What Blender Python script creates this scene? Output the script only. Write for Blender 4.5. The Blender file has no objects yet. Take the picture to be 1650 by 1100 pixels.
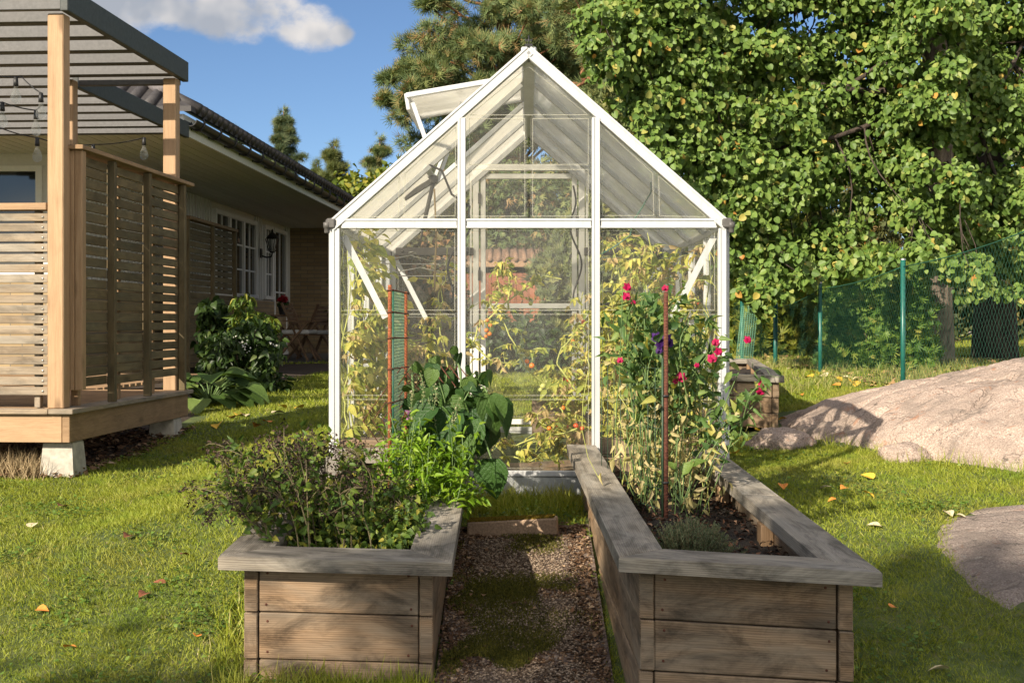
import bpy, bmesh, math, random
import numpy as np
from mathutils import Vector, Matrix, noise as mnoise
SC = bpy.context.scene
COL = SC.collection
R = math.radians
RNG = np.random.default_rng(7)
random.seed(7)

# ------------------------------------------------------------------ camera, sky, sun, exposure
F = 2100.0            # focal length in pixels of the 1650 px wide photograph
CZ = 0.79             # eye height over the ground at the greenhouse
cam = bpy.data.cameras.new('camera')
cam.sensor_width = 36.0
cam.lens = 36.0 * F / 1650.0
cam.shift_y = -30.0 / 1650.0
cam.clip_start = 0.05
cam.clip_end = 2000.0
camo = bpy.data.objects.new('camera', cam)
camo.location = (0, 0, CZ)
camo.rotation_euler = (R(90), 0, 0)
COL.objects.link(camo)
SC.camera = camo

SUN_EL = R(28)
SUN_AZ = R(36)        # the light travels along (+sin, +cos): from behind the camera's left shoulder
ldir = Vector((math.sin(SUN_AZ) * math.cos(SUN_EL), math.cos(SUN_AZ) * math.cos(SUN_EL), -math.sin(SUN_EL)))
sun = bpy.data.lights.new('sun', 'SUN')
sun.energy = 5.0
sun.angle = R(0.5)
sun.color = (1.0, 0.885, 0.71)
suno = bpy.data.objects.new('sun', sun)
suno.rotation_euler = ldir.to_track_quat('-Z', 'Y').to_euler()
COL.objects.link(suno)

W = bpy.data.worlds.new('World')
SC.world = W
W.use_nodes = True
wn, wl = W.node_tree.nodes, W.node_tree.links
wn.clear()
wo = wn.new('ShaderNodeOutputWorld')
bg = wn.new('ShaderNodeBackground')
sky = wn.new('ShaderNodeTexSky')
sky.sky_type = 'NISHITA'
sky.sun_disc = False
sky.sun_elevation = SUN_EL
to_sun = -ldir
sky.sun_rotation = math.atan2(to_sun.x, to_sun.y)
sky.air_density = 0.75
sky.dust_density = 0.1
sky.ozone_density = 4.0
bg.inputs['Strength'].default_value = 0.066
# cumulus clouds, laid out over directions of the sky (seen in the upper left of the photograph)
tc = wn.new('ShaderNodeTexCoord')
def wmath(op, a, b=None, c=None):
    n = wn.new('ShaderNodeMath'); n.operation = op
    for k, v in enumerate((a, b, c)):
        if v is None: continue
        if isinstance(v, (int, float)): n.inputs[k].default_value = v
        else: wl.new(v, n.inputs[k])
    return n.outputs[0]
def wdot(vec):
    n = wn.new('ShaderNodeVectorMath'); n.operation = 'DOT_PRODUCT'
    wl.new(tc.outputs['Generated'], n.inputs[0]); n.inputs[1].default_value = vec
    return n.outputs['Value']
nz = wn.new('ShaderNodeTexNoise'); nz.inputs['Scale'].default_value = 16; nz.inputs['Detail'].default_value = 7
nz.inputs['Roughness'].default_value = 0.56
mp = wn.new('ShaderNodeMapping'); mp.inputs['Scale'].default_value = (1, 1, 1.5)
wl.new(tc.outputs['Generated'], mp.inputs['Vector']); wl.new(mp.outputs[0], nz.inputs['Vector'])
def skydir(px, py):
    return Vector(((px - 825) / F, 1, -(py - 520) / F)).normalized()
blob = None
for px, py, rad, flat in ((488, 46, 0.034, 1.9), (545, 55, 0.013, 1.5), (430, 22, 0.030, 1.4), (360, 8, 0.046, 1.9), (270, 2, 0.05, 2.2), (190, 12, 0.045, 2.2), (60, -30, 0.05, 2.2)):
    d = skydir(px, py)
    r = Vector((d.y, -d.x, 0)).normalized(); u = r.cross(d)
    a = wmath('MULTIPLY', wdot(r), 1 / rad); b = wmath('MULTIPLY', wdot(u), flat / rad)
    q = wmath('ADD', wmath('MULTIPLY', a, a), wmath('MULTIPLY', b, b))
    v = wmath('MAXIMUM', wmath('SUBTRACT', 1.0, q), -1.5)
    blob = v if blob is None else wmath('MAXIMUM', blob, v)
dens = wmath('ADD', blob, wmath('MULTIPLY', wmath('SUBTRACT', nz.outputs['Fac'], 0.52), 4.6))
mr = wn.new('ShaderNodeMapRange'); mr.interpolation_type = 'SMOOTHSTEP'
wl.new(dens, mr.inputs[0]); mr.inputs[1].default_value = -0.25; mr.inputs[2].default_value = 0.75
front = wmath('GREATER_THAN', wdot((0, 1, 0)), 0.2)
cl = wmath('MULTIPLY', wmath('MULTIPLY', mr.outputs[0], front), 0.93)
mix = wn.new('ShaderNodeMixRGB')
cr = wn.new('ShaderNodeValToRGB')
cr.color_ramp.elements[0].color = (3.6, 3.8, 4.2, 1); cr.color_ramp.elements[0].position = 0.40
cr.color_ramp.elements[1].color = (7.0, 6.6, 6.2, 1); cr.color_ramp.elements[1].position = 0.62
nz2 = wn.new('ShaderNodeTexNoise'); nz2.inputs['Scale'].default_value = 20; nz2.inputs['Detail'].default_value = 3
mp2 = wn.new('ShaderNodeMapping'); mp2.inputs['Location'].default_value = (0.37, 0, 0.02)
wl.new(tc.outputs['Generated'], mp2.inputs['Vector']); wl.new(mp2.outputs[0], nz2.inputs['Vector'])
wl.new(nz2.outputs['Fac'], cr.inputs[0])
wl.new(cl, mix.inputs[0]); wl.new(sky.outputs[0], mix.inputs[1]); wl.new(cr.outputs[0], mix.inputs[2])
# bright broken cloud added to the unseen sky behind the viewer for fill light
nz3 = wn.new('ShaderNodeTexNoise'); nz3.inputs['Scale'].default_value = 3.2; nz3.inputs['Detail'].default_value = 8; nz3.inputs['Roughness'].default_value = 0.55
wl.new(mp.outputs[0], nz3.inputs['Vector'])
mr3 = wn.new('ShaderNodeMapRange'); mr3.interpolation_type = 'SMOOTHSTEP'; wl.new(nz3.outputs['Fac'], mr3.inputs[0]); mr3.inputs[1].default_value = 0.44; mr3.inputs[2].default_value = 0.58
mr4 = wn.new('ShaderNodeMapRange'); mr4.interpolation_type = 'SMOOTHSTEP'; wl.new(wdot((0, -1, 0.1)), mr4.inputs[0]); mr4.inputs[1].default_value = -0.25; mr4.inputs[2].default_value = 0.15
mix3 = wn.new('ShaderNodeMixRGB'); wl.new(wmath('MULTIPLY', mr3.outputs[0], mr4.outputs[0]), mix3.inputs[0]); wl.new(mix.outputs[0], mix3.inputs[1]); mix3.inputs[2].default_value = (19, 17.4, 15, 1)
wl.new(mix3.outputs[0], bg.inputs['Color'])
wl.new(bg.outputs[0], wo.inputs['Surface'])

SC.view_settings.view_transform = 'Standard'
SC.view_settings.look = 'None'
SC.view_settings.gamma = 1.0
SC.view_settings.exposure = 0.9
SC.render.engine = 'CYCLES'
SC.cycles.transparent_max_bounces = 48
SC.cycles.max_bounces = 7
SC.cycles.diffuse_bounces = 3
SC.cycles.glossy_bounces = 3
SC.cycles.transmission_bounces = 5
SC.cycles.use_denoising = True
SC.cycles.sample_clamp_indirect = 4.0
SC.cycles.caustics_reflective = False
SC.cycles.caustics_refractive = False

# ------------------------------------------------------------------ helpers
def P(px, py, D):
    return Vector(((px - 825.0) / F * D, D, CZ - (py - 520.0) / F * D))

def tag(o, label=None, cat=None, group=None, kind=None):
    if label: o['label'] = label
    if cat: o['category'] = cat
    if group: o['group'] = group
    if kind: o['kind'] = kind
    return o

def empty(name, loc=(0, 0, 0), rot=(0, 0, 0), label=None, cat=None, group=None):
    o = bpy.data.objects.new(name, None)
    o.location = loc; o.rotation_euler = rot; o.empty_display_size = 0.2
    COL.objects.link(o)
    return tag(o, label, cat, group)

def kids(o):
    return [c for c in bpy.data.objects if c.parent == o]

def copy_tree(o, parent=None):
    c = o.copy(); COL.objects.link(c); c.parent = parent
    for ch in kids(o): copy_tree(ch, c)
    return c

class MB:
    """collects boxes, bars, tubes and sheets; build() links them as ONE mesh object"""
    def __init__(self, xf=None):
        self.v = []; self.f = []; self.uv = []; self.rn = []; self.mi = []; self.sm = []; self.xf = xf
    def add(self, vs, fs, uvs, rnd=None, mi=0, smooth=False):
        o = len(self.v)
        for p in vs:
            p = Vector(p)
            self.v.append(self.xf(p) if self.xf else p)
        if rnd is None: rnd = random.random()
        for f, u in zip(fs, uvs):
            self.f.append([o + i for i in f]); self.uv.append(u)
            self.rn.append(rnd); self.mi.append(mi); self.sm.append(smooth)
    def obox(self, c, X, Y, Z, hx, hy, hz, rnd=None, mi=0, bev=0.0):
        """box with centre c, unit axes X,Y,Z and half sizes; the UV runs along its longest side"""
        c = Vector(c); X = Vector(X); Y = Vector(Y); Z = Vector(Z)
        h = [hx, hy, hz]
        L = max(range(3), key=lambda k: h[k])
        ou = random.uniform(0, 50); ov = random.uniform(0, 50)
        if rnd is None: rnd = random.random()
        b = min(bev, 0.45 * min(h))
        def pt(s, ins):
            l = [s[k] * (h[k] - (b if k in ins else 0)) for k in range(3)]
            return l
        vs = []; fs = []; uvs = []; idx = {}
        def vid(l):
            k = tuple(round(q, 6) for q in l)
            if k not in idx:
                idx[k] = len(vs); vs.append(c + X * l[0] + Y * l[1] + Z * l[2])
            return idx[k]
        def uvof(l, n):
            o = [k for k in range(3) if k != L]
            if n == L: return (ou + l[o[0]], ov + l[o[1]])
            a = o[0] if n == o[1] else o[1]
            return (ou + l[L], ov + l[a] + (1.37 if n == o[0] else 0) + (0.7 if n >= 0 else 0))
        def face(ls, n):
            fs.append([vid(l) for l in ls]); uvs.append([uvof(l, n) for l in ls])
        for n in range(3):
            a, d = [k for k in range(3) if k != n]
            for s in (-1, 1):
                ls = []
                for sa, sd in ((-1, -1), (1, -1), (1, 1), (-1, 1)):
                    q = [0, 0, 0]; q[n] = s; q[a] = sa; q[d] = sd
                    ls.append(pt(q, (a, d)))
                if (s > 0) == (n == 1): ls = ls[::-1]
                face(ls, n)
        if b > 0:
            for e in range(3):      # edges along axis e
                a, d = [k for k in range(3) if k != e]
                for sa in (-1, 1):
                    for sd in (-1, 1):
                        q0 = [0, 0, 0]; q0[a] = sa; q0[d] = sd; q0[e] = -1
                        q1 = list(q0); q1[e] = 1
                        ls = [pt(q0, (d, e)), pt(q1, (d, e)), pt(q1, (a, e)), pt(q0, (a, e))]
                        face(ls, a if a != L else d)
            for sx in (-1, 1):
                for sy in (-1, 1):
                    for sz in (-1, 1):
                        q = [sx, sy, sz]
                        face([pt(q, (1, 2)), pt(q, (0, 2)), pt(q, (0, 1))], (L + 1) % 3)
        self.add(vs, fs, uvs, rnd, mi)
    def box(self, x0, x1, y0, y1, z0, z1, rnd=None, mi=0, bev=0.0):
        self.obox(((x0 + x1) / 2, (y0 + y1) / 2, (z0 + z1) / 2), (1, 0, 0), (0, 1, 0), (0, 0, 1),
                  abs(x1 - x0) / 2, abs(y1 - y0) / 2, abs(z1 - z0) / 2, rnd, mi, bev)
    def bar(self, p0, p1, w, d, up=(0, 0, 1), rnd=None, mi=0, bev=0.0):
        """a bar from p0 to p1, w wide across, d deep along up"""
        p0 = Vector(p0); p1 = Vector(p1); X = (p1 - p0); l = X.length; X.normalize()
        Z = Vector(up); Z = (Z - X * Z.dot(X)).normalized(); Y = Z.cross(X)
        self.obox((p0 + p1) / 2, X, Y, Z, l / 2, w / 2, d / 2, rnd, mi, bev)
    def tube(self, pts, r, seg=8, rnd=None, mi=0, cap=True):
        pts = [Vector(p) for p in pts]
        rs = r if isinstance(r, (list, tuple)) else [r] * len(pts)
        vs = []; fs = []; uvs = []
        t = (pts[1] - pts[0]).normalized()
        n = t.orthogonal().normalized()
        ln = 0
        lens = []
        for i, p in enumerate(pts):
            a = pts[max(i - 1, 0)]; b = pts[min(i + 1, len(pts) - 1)]
            t = (b - a).normalized()
            n = (n - t * n.dot(t))
            n = n.normalized() if n.length > 1e-6 else t.orthogonal().normalized()
            m = t.cross(n)
            if i: ln += (p - pts[i - 1]).length
            lens.append(ln)
            for k in range(seg):
                an = 2 * math.pi * k / seg
                vs.append(p + (n * math.cos(an) + m * math.sin(an)) * rs[i])
        for i in range(len(pts) - 1):
            for k in range(seg):
                k2 = (k + 1) % seg
                fs.append([i * seg + k, i * seg + k2, (i + 1) * seg + k2, (i + 1) * seg + k])
                c = 2 * math.pi * rs[i]
                uvs.append([(lens[i], c * k / seg), (lens[i], c * (k + 1) / seg), (lens[i + 1], c * (k + 1) / seg), (lens[i + 1], c * k / seg)])
        if cap:
            fs.append(list(range(seg))[::-1]); uvs.append([(0, 0)] * seg)
            e = (len(pts) - 1) * seg
            fs.append([e + k for k in range(seg)]); uvs.append([(0, 0)] * seg)
        self.add(vs, fs, uvs, rnd, mi, True)
    def lathe(self, c, prof, seg=20, rnd=None, mi=0, axis=(0, 0, 1)):
        c = Vector(c); A = Vector(axis).normalized(); U = A.orthogonal().normalized(); V = A.cross(U)
        vs = []; fs = []; uvs = []
        for (r, z) in prof:
            for k in range(seg):
                a = 2 * math.pi * k / seg
                vs.append(c + A * z + (U * math.cos(a) + V * math.sin(a)) * r)
        for i in range(len(prof) - 1):
            for k in range(seg):
                k2 = (k + 1) % seg
                fs.append([i * seg + k, i * seg + k2, (i + 1) * seg + k2, (i + 1) * seg + k])
                uvs.append([(k / seg, i), (k2 / seg, i), (k2 / seg, i + 1), (k / seg, i + 1)])
        self.add(vs, fs, uvs, rnd, mi, True)
    def prism(self, poly, ext, rnd=None, mi=0):
        """a flat polygon given thickness along the vector ext"""
        poly = [Vector(p) for p in poly]; ext = Vector(ext); n = len(poly)
        vs = poly + [p + ext for p in poly]
        fs = [list(range(n))[::-1], [n + k for k in range(n)]]
        def q(p): return (p.x + p.y * 0.3, p.z + p.y)
        uvs = [[q(vs[i]) for i in f] for f in fs]
        for k in range(n):
            f = [k, (k + 1) % n, n + (k + 1) % n, n + k]
            fs.append(f); uvs.append([q(vs[i]) for i in f])
        self.add(vs, fs, uvs, rnd, mi)
    def build(self, name, mats, parent=None):
        me = bpy.data.meshes.new(name)
        me.from_pydata([tuple(p) for p in self.v], [], self.f)
        u = me.uv_layers.new(name='UVMap')
        u.data.foreach_set('uv', np.array([c for f in self.uv for q in f for c in q], dtype=np.float32))
        at = me.attributes.new('rnd', 'FLOAT', 'FACE')
        at.data.foreach_set('value', np.array(self.rn, dtype=np.float32))
        if not isinstance(mats, (list, tuple)): mats = [mats]
        for m in mats: me.materials.append(m)
        me.polygons.foreach_set('material_index', np.array(self.mi, dtype=np.int32))
        me.polygons.foreach_set('use_smooth', np.array(self.sm, dtype=bool))
        me.update()
        o = bpy.data.objects.new(name, me)
        COL.objects.link(o)
        if parent: o.parent = parent
        return o

def np_mesh(name, verts, starts, totals, loops, mat, parent=None, rnd=None, smooth=False):
    me = bpy.data.meshes.new(name)
    me.vertices.add(len(verts)); me.vertices.foreach_set('co', np.asarray(verts, dtype=np.float32).ravel())
    me.loops.add(len(loops)); me.loops.foreach_set('vertex_index', np.asarray(loops, dtype=np.int32))
    me.polygons.add(len(starts)); me.polygons.foreach_set('loop_start', np.asarray(starts, dtype=np.int32))
    try: me.polygons.foreach_set('loop_total', np.asarray(totals, dtype=np.int32))
    except Exception: pass
    if smooth: me.polygons.foreach_set('use_smooth', np.ones(len(starts), dtype=bool))
    if rnd is not None:
        at = me.attributes.new('rnd', 'FLOAT', 'POINT')
        at.data.foreach_set('value', np.asarray(rnd, dtype=np.float32))
    me.materials.append(mat)
    me.update(calc_edges=True)
    o = bpy.data.objects.new(name, me); COL.objects.link(o)
    if parent: o.parent = parent
    return o

def nrm(a):
    return a / np.maximum(np.linalg.norm(a, axis=1, keepdims=True), 1e-9)

def leaf_tmpl(prof, fold=0.15, curl=0.25, ngon=False):
    """prof: (t, half width) from stalk to tip -> vertices (along, across, up) and faces"""
    n = len(prof)
    if ngon:                                   # two halves folded along the midrib
        V = [(prof[0][0], 0, 0), (prof[-1][0], 0, -curl)]
        Lf = []; Rt = []
        for t, w in prof[1:-1]:
            Lf.append(len(V)); V.append((t, w, fold * w - curl * t * t))
            Rt.append(len(V)); V.append((t, -w, fold * w - curl * t * t))
        return np.array(V), [[0] + Rt + [1], [1] + Lf[::-1] + [0]]
    V = []; F_ = []; rows = []
    for i, (t, w) in enumerate(prof):
        z = -curl * t * t
        if w == 0:
            rows.append((len(V),)); V.append((t, 0, z))
        else:
            k = len(V); rows.append((k, k + 1, k + 2))
            V += [(t, w, z + fold * w), (t, 0, z), (t, -w, z + fold * w)]
    for a, b in zip(rows, rows[1:]):
        if len(a) == 1 and len(b) == 3: F_ += [[a[0], b[1], b[0]], [a[0], b[2], b[1]]]
        elif len(a) == 3 and len(b) == 3: F_ += [[a[0], a[1], b[1], b[0]], [a[1], a[2], b[2], b[1]]]
        elif len(a) == 3: F_ += [[a[0], a[1], b[0]], [a[1], a[2], b[0]]]
    return np.array(V), F_

T_ASPEN = leaf_tmpl([(0, 0), (-0.03, 0.2), (0.1, 0.42), (0.32, 0.5), (0.58, 0.46), (0.82, 0.27), (1.02, 0)], 0.2, 0.2, True)
T_OVATE = leaf_tmpl([(0, 0), (0.25, 0.5), (0.6, 0.36), (1, 0)], 0.3, 0.25)
T_LANCE = leaf_tmpl([(0, 0), (0.3, 0.5), (0.65, 0.38), (1, 0)], 0.3, 0.35)
T_HEART = leaf_tmpl([(0, 0), (-0.06, 0.26), (0.08, 0.48), (0.28, 0.56), (0.52, 0.46), (0.75, 0.26), (1, 0)], 0.28, 0.3)
T_DIAM = leaf_tmpl([(0, 0), (0.45, 0.5), (1, 0)], 0.3, 0.1, True)
T_BLADE = leaf_tmpl([(0, 0.5), (0.45, 0.42), (0.8, 0.25), (1, 0)], 0.0, 0.35)
T_NEED = (np.array([(0, 0.5, 0), (0, -0.5, 0), (1, -0.3, 0), (1, 0.3, 0)], dtype=float), [[0, 1, 2, 3]])
T_GRASS = (np.array([(0, 0.5, 0), (0, -0.5, 0), (0.55, -0.36, 0.06), (0.55, 0.36, 0.06), (1, 0, 0.28)], dtype=float), [[0, 1, 2, 3], [3, 2, 4]])
# a spray of fine tips, for scale-leaved hedges and needle tufts
def spray_tmpl(n=5, spread=0.5, w=0.12, seed=1):
    rg = np.random.default_rng(seed); V = []; F_ = []
    for k in range(n):
        a = (k / (n - 1) - 0.5) * 2 * spread; l = 1 - 0.35 * abs(a) / max(spread, .01) + rg.uniform(-.1, .1)
        e = rg.uniform(-.35, .35); d = np.array([math.cos(a), math.sin(a), e]); s = np.array([-math.sin(a), math.cos(a), rg.uniform(-.4, .4)]) * w / 2
        o = len(V); V += [d * 0.08 - s, d * 0.08 + s, d * l + s * .3, d * l - s * .3]; F_.append([o, o + 1, o + 2, o + 3])
    return np.array(V), F_
T_SPRAY = spray_tmpl(5, 0.75, 0.2)
T_TUFT = spray_tmpl(7, 1.25, 0.075, 3)

def leaves(name, pos, axis, normal, length, width, tmpl, mat, parent=None, rnd=None, smooth=True, veins=False):
    pos = np.asarray(pos, float); N = len(pos)
    A = nrm(np.asarray(axis, float)); n = np.asarray(normal, float)
    n = nrm(n - A * (n * A).sum(1, keepdims=True)); B = np.cross(n, A)
    length = np.broadcast_to(np.asarray(length, float), (N,)); width = np.broadcast_to(np.asarray(width, float), (N,))
    V, fs = tmpl; K = len(V)
    co = (pos[:, None, :] + A[:, None, :] * (V[None, :, 0:1] * length[:, None, None])
          + B[:, None, :] * (V[None, :, 1:2] * width[:, None, None]) + n[:, None, :] * (V[None, :, 2:3] * length[:, None, None]))
    fl = np.array([i for f in fs for i in f]); tot = np.array([len(f) for f in fs])
    loops = (fl[None, :] + (np.arange(N) * K)[:, None]).ravel()
    totals = np.tile(tot, N); starts = np.concatenate([[0], np.cumsum(totals)[:-1]])
    if rnd is None: rnd = RNG.random(N)
    o = np_mesh(name, co.reshape(-1, 3), starts, totals, loops, mat, parent, np.repeat(rnd, K), smooth)
    if veins:
        at = o.data.attributes.new('leafpos', 'FLOAT_VECTOR', 'POINT'); at.data.foreach_set('vector', np.tile(V, (N, 1)).astype(np.float32).ravel())
    return o

def rdir(n):
    v = RNG.normal(size=(n, 3)); return nrm(v)

def sm01(t):
    t = max(0.0, min(1.0, t)); return t * t * (3 - 2 * t)

# ------------------------------------------------------------------ materials
def newmat(name):
    m = bpy.data.materials.new(name); m.use_nodes = True
    n, l = m.node_tree.nodes, m.node_tree.links
    b = n['Principled BSDF']
    return m, n, l, b

def ramp(n, stops):
    r = n.new('ShaderNodeValToRGB'); e = r.color_ramp.elements
    while len(e) < len(stops): e.new(0.5)
    for k, (p, c) in enumerate(stops):
        e[k].position = p; e[k].color = (*c, 1) if len(c) == 3 else c
    return r

def mathn(n, l, op, a, b=None, clamp=False):
    q = n.new('ShaderNodeMath'); q.operation = op; q.use_clamp = clamp
    for k, v in enumerate((a, b)):
        if v is None: continue
        if isinstance(v, (int, float)): q.inputs[k].default_value = v
        else: l.new(v, q.inputs[k])
    return q.outputs[0]

def mixn(n, l, fac, a, b, mode='MIX'):
    q = n.new('ShaderNodeMixRGB'); q.blend_type = mode
    for k, v in enumerate((fac, a, b)):
        if isinstance(v, (int, float)): q.inputs[k].default_value = v
        elif isinstance(v, tuple): q.inputs[k].default_value = (*v, 1)
        else: l.new(v, q.inputs[k])
    return q.outputs[0]

def noisen(n, l, vec, scale, detail=4, rough=0.55, dist=0.0):
    q = n.new('ShaderNodeTexNoise'); q.inputs['Scale'].default_value = scale
    q.inputs['Detail'].default_value = detail; q.inputs['Roughness'].default_value = rough
    q.inputs['Distortion'].default_value = dist
    if vec is not None: l.new(vec, q.inputs['Vector'])
    return q.outputs['Fac']

def mapn(n, l, vec, scale, loc=(0, 0, 0)):
    q = n.new('ShaderNodeMapping'); q.inputs['Scale'].default_value = scale; q.inputs['Location'].default_value = loc
    l.new(vec, q.inputs['Vector']); return q.outputs[0]

def bumpn(n, l, h, strength, dist, bsdf):
    q = n.new('ShaderNodeBump'); q.inputs['Strength'].default_value = strength; q.inputs['Distance'].default_value = dist
    l.new(h, q.inputs['Height']); l.new(q.outputs[0], bsdf.inputs['Normal'])

def wood(name, dark, mid, light, grey=None, rough=0.75, spread=0.35, stain=0.5, bump=0.35):
    m, n, l, b = newmat(name)
    uv = n.new('ShaderNodeUVMap').outputs[0]
    at = n.new('ShaderNodeAttribute'); at.attribute_name = 'rnd'
    g1 = noisen(n, l, mapn(n, l, uv, (2.2, 48, 1)), 1.0, 7, 0.62, 1.1)
    rings = n.new('ShaderNodeTexWave'); rings.wave_type = 'BANDS'; rings.bands_direction = 'Y'
    rings.inputs['Scale'].default_value = 9; rings.inputs['Distortion'].default_value = 5.5
    rings.inputs['Detail'].default_value = 2.5; rings.inputs['Detail Scale'].default_value = 0.9
    l.new(mapn(n, l, uv, (0.75, 5.0, 1)), rings.inputs['Vector'])
    big = noisen(n, l, mapn(n, l, uv, (1.1, 11, 1), (5, 1, 0)), 1.0, 5, 0.6, 1.2)
    g = mathn(n, l, 'ADD', mathn(n, l, 'MULTIPLY', g1, 0.5), mathn(n, l, 'MULTIPLY', mathn(n, l, 'ADD', mathn(n, l, 'MULTIPLY', rings.outputs['Fac'], 0.5), mathn(n, l, 'MULTIPLY', big, 0.5)), 0.5))
    col = ramp(n, [(0.22, dark), (0.5, mid), (0.8, light)]); l.new(g, col.inputs[0]); c = col.outputs[0]
    # knots
    vo = n.new('ShaderNodeTexVoronoi'); vo.inputs['Scale'].default_value = 1.0
    l.new(mapn(n, l, uv, (2.9, 8.5, 1)), vo.inputs['Vector'])
    kn = ramp(n, [(0.09, (1, 1, 1)), (0.23, (0, 0, 0))]); l.new(vo.outputs['Distance'], kn.inputs[0])
    c = mixn(n, l, mathn(n, l, 'MULTIPLY', kn.outputs[0], 0.62), c, tuple(q * 0.45 for q in dark))
    if grey:
        gz = noisen(n, l, mapn(n, l, uv, (1.3, 6, 1), (3, 7, 0)), 1.6, 5, 0.6, 0.4)
        gr = ramp(n, [(0.33, (0, 0, 0)), (0.66, (1, 1, 1))]); l.new(gz, gr.inputs[0])
        gc = ramp(n, [(0.25, tuple(q * 0.55 for q in grey)), (0.75, grey)]); l.new(g1, gc.inputs[0])
        c = mixn(n, l, mathn(n, l, 'MULTIPLY', gr.outputs[0], 0.85), c, gc.outputs[0])
    st = noisen(n, l, mapn(n, l, uv, (3.0, 7.0, 1), (11, 2, 0)), 1.4, 6, 0.7, 0.8)
    sr = ramp(n, [(0.36, (1 - stain,) * 3), (0.56, (1, 1, 1))]); l.new(st, sr.inputs[0])
    c = mixn(n, l, 1.0, c, sr.outputs[0], 'MULTIPLY')
    v = mathn(n, l, 'ADD', mathn(n, l, 'MULTIPLY', at.outputs['Fac'], spread), 1 - spread * 0.5)
    hs = n.new('ShaderNodeHueSaturation'); l.new(v, hs.inputs['Value']); l.new(c, hs.inputs['Color'])
    l.new(hs.outputs[0], b.inputs['Base Color'])
    b.inputs['Roughness'].default_value = rough; b.inputs['Specular IOR Level'].default_value = 0.25
    bumpn(n, l, mathn(n, l, 'SUBTRACT', g1, mathn(n, l, 'MULTIPLY', kn.outputs[0], 0.3)), bump, 0.004, b)
    return m

def plain(name, colr, rough=0.6, metal=0.0, spread=0.0, nscale=30.0, namt=0.15, bump=0.0, spec=0.4):
    m, n, l, b = newmat(name)
    tcn = n.new('ShaderNodeTexCoord')
    z = noisen(n, l, tcn.outputs['Object'], nscale, 5, 0.6)
    r_ = ramp(n, [(0.3, tuple(q * (1 - namt) for q in colr)), (0.7, tuple(min(1, q * (1 + namt)) for q in colr))])
    l.new(z, r_.inputs[0]); c = r_.outputs[0]
    if spread:
        at = n.new('ShaderNodeAttribute'); at.attribute_name = 'rnd'
        hs = n.new('ShaderNodeHueSaturation'); l.new(c, hs.inputs['Color'])
        l.new(mathn(n, l, 'ADD', mathn(n, l, 'MULTIPLY', at.outputs['Fac'], spread), 1 - spread / 2), hs.inputs['Value'])
        c = hs.outputs[0]
    l.new(c, b.inputs['Base Color'])
    b.inputs['Roughness'].default_value = rough; b.inputs['Metallic'].default_value = metal
    b.inputs['Specular IOR Level'].default_value = spec
    if bump: bumpn(n, l, z, bump, 0.004, b)
    return m

def leafmat(name, stops, trans=0.35, rough=0.5, tint=(1.25, 1.2, 0.5), spec=0.3, patch=None, veins=False):
    """leaf colours picked by each leaf's own random number; light also comes through the leaf"""
    m, n, l, b = newmat(name)
    at = n.new('ShaderNodeAttribute'); at.attribute_name = 'rnd'
    r_ = ramp(n, stops); l.new(at.outputs['Fac'], r_.inputs[0]); c = r_.outputs[0]
    geo = n.new('ShaderNodeTexCoord')
    z = noisen(n, l, geo.outputs['Object'], 140, 3, 0.6)
    c = mixn(n, l, 0.35, c, mixn(n, l, 1.0, c, ramp_out(n, l, z, [(0.3, (0.55,) * 3), (0.7, (1.35,) * 3)]), 'MULTIPLY'))
    if patch:
        pz = noisen(n, l, geo.outputs['Object'], patch[1], 3, 0.6)
        c = mixn(n, l, ramp_out(n, l, pz, [(0.48, (0, 0, 0)), (0.66, (1, 1, 1))]), c, patch[0])
    if veins:
        lv = n.new('ShaderNodeAttribute'); lv.attribute_name = 'leafpos'; sx = n.new('ShaderNodeSeparateXYZ'); l.new(lv.outputs['Vector'], sx.inputs[0])
        ay = mathn(n, l, 'ABSOLUTE', sx.outputs[1]); q = mathn(n, l, 'SUBTRACT', mathn(n, l, 'MULTIPLY', sx.outputs[0], 7.0), mathn(n, l, 'MULTIPLY', ay, 6.5))
        fq = mathn(n, l, 'ABSOLUTE', mathn(n, l, 'SUBTRACT', mathn(n, l, 'FRACT', q), 0.5))
        side = ramp_out(n, l, fq, [(0.0, (1, 1, 1)), (0.1, (0, 0, 0))]); midr = ramp_out(n, l, ay, [(0.0, (1, 1, 1)), (0.035, (0, 0, 0))])
        vv = mathn(n, l, 'MAXIMUM', mathn(n, l, 'MULTIPLY', side, 0.55), midr)
        c = mixn(n, l, mathn(n, l, 'MULTIPLY', vv, 0.3), c, mixn(n, l, 1.0, c, (1.6, 1.5, 1.3), 'MULTIPLY'))
        bumpn(n, l, mathn(n, l, 'ADD', mathn(n, l, 'SUBTRACT', mathn(n, l, 'MULTIPLY', fq, 0.5), mathn(n, l, 'MULTIPLY', vv, .5)), mathn(n, l, 'MULTIPLY', noisen(n, l, geo.outputs['Object'], 70, 3, .6), 1.6)), 0.45, 0.008, b)
    l.new(c, b.inputs['Base Color'])
    b.inputs['Roughness'].default_value = rough; b.inputs['Specular IOR Level'].default_value = spec
    tr = n.new('ShaderNodeBsdfTranslucent')
    l.new(mixn(n, l, 1.0, c, tint, 'MULTIPLY'), tr.inputs['Color'])
    mx = n.new('ShaderNodeMixShader'); mx.inputs[0].default_value = trans
    l.new(b.outputs[0], mx.inputs[1]); l.new(tr.outputs[0], mx.inputs[2])
    l.new(mx.outputs[0], n['Material Output'].inputs['Surface'])
    return m

def ramp_out(n, l, fac, stops):
    r_ = ramp(n, stops); l.new(fac, r_.inputs[0]); return r_.outputs[0]

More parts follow.
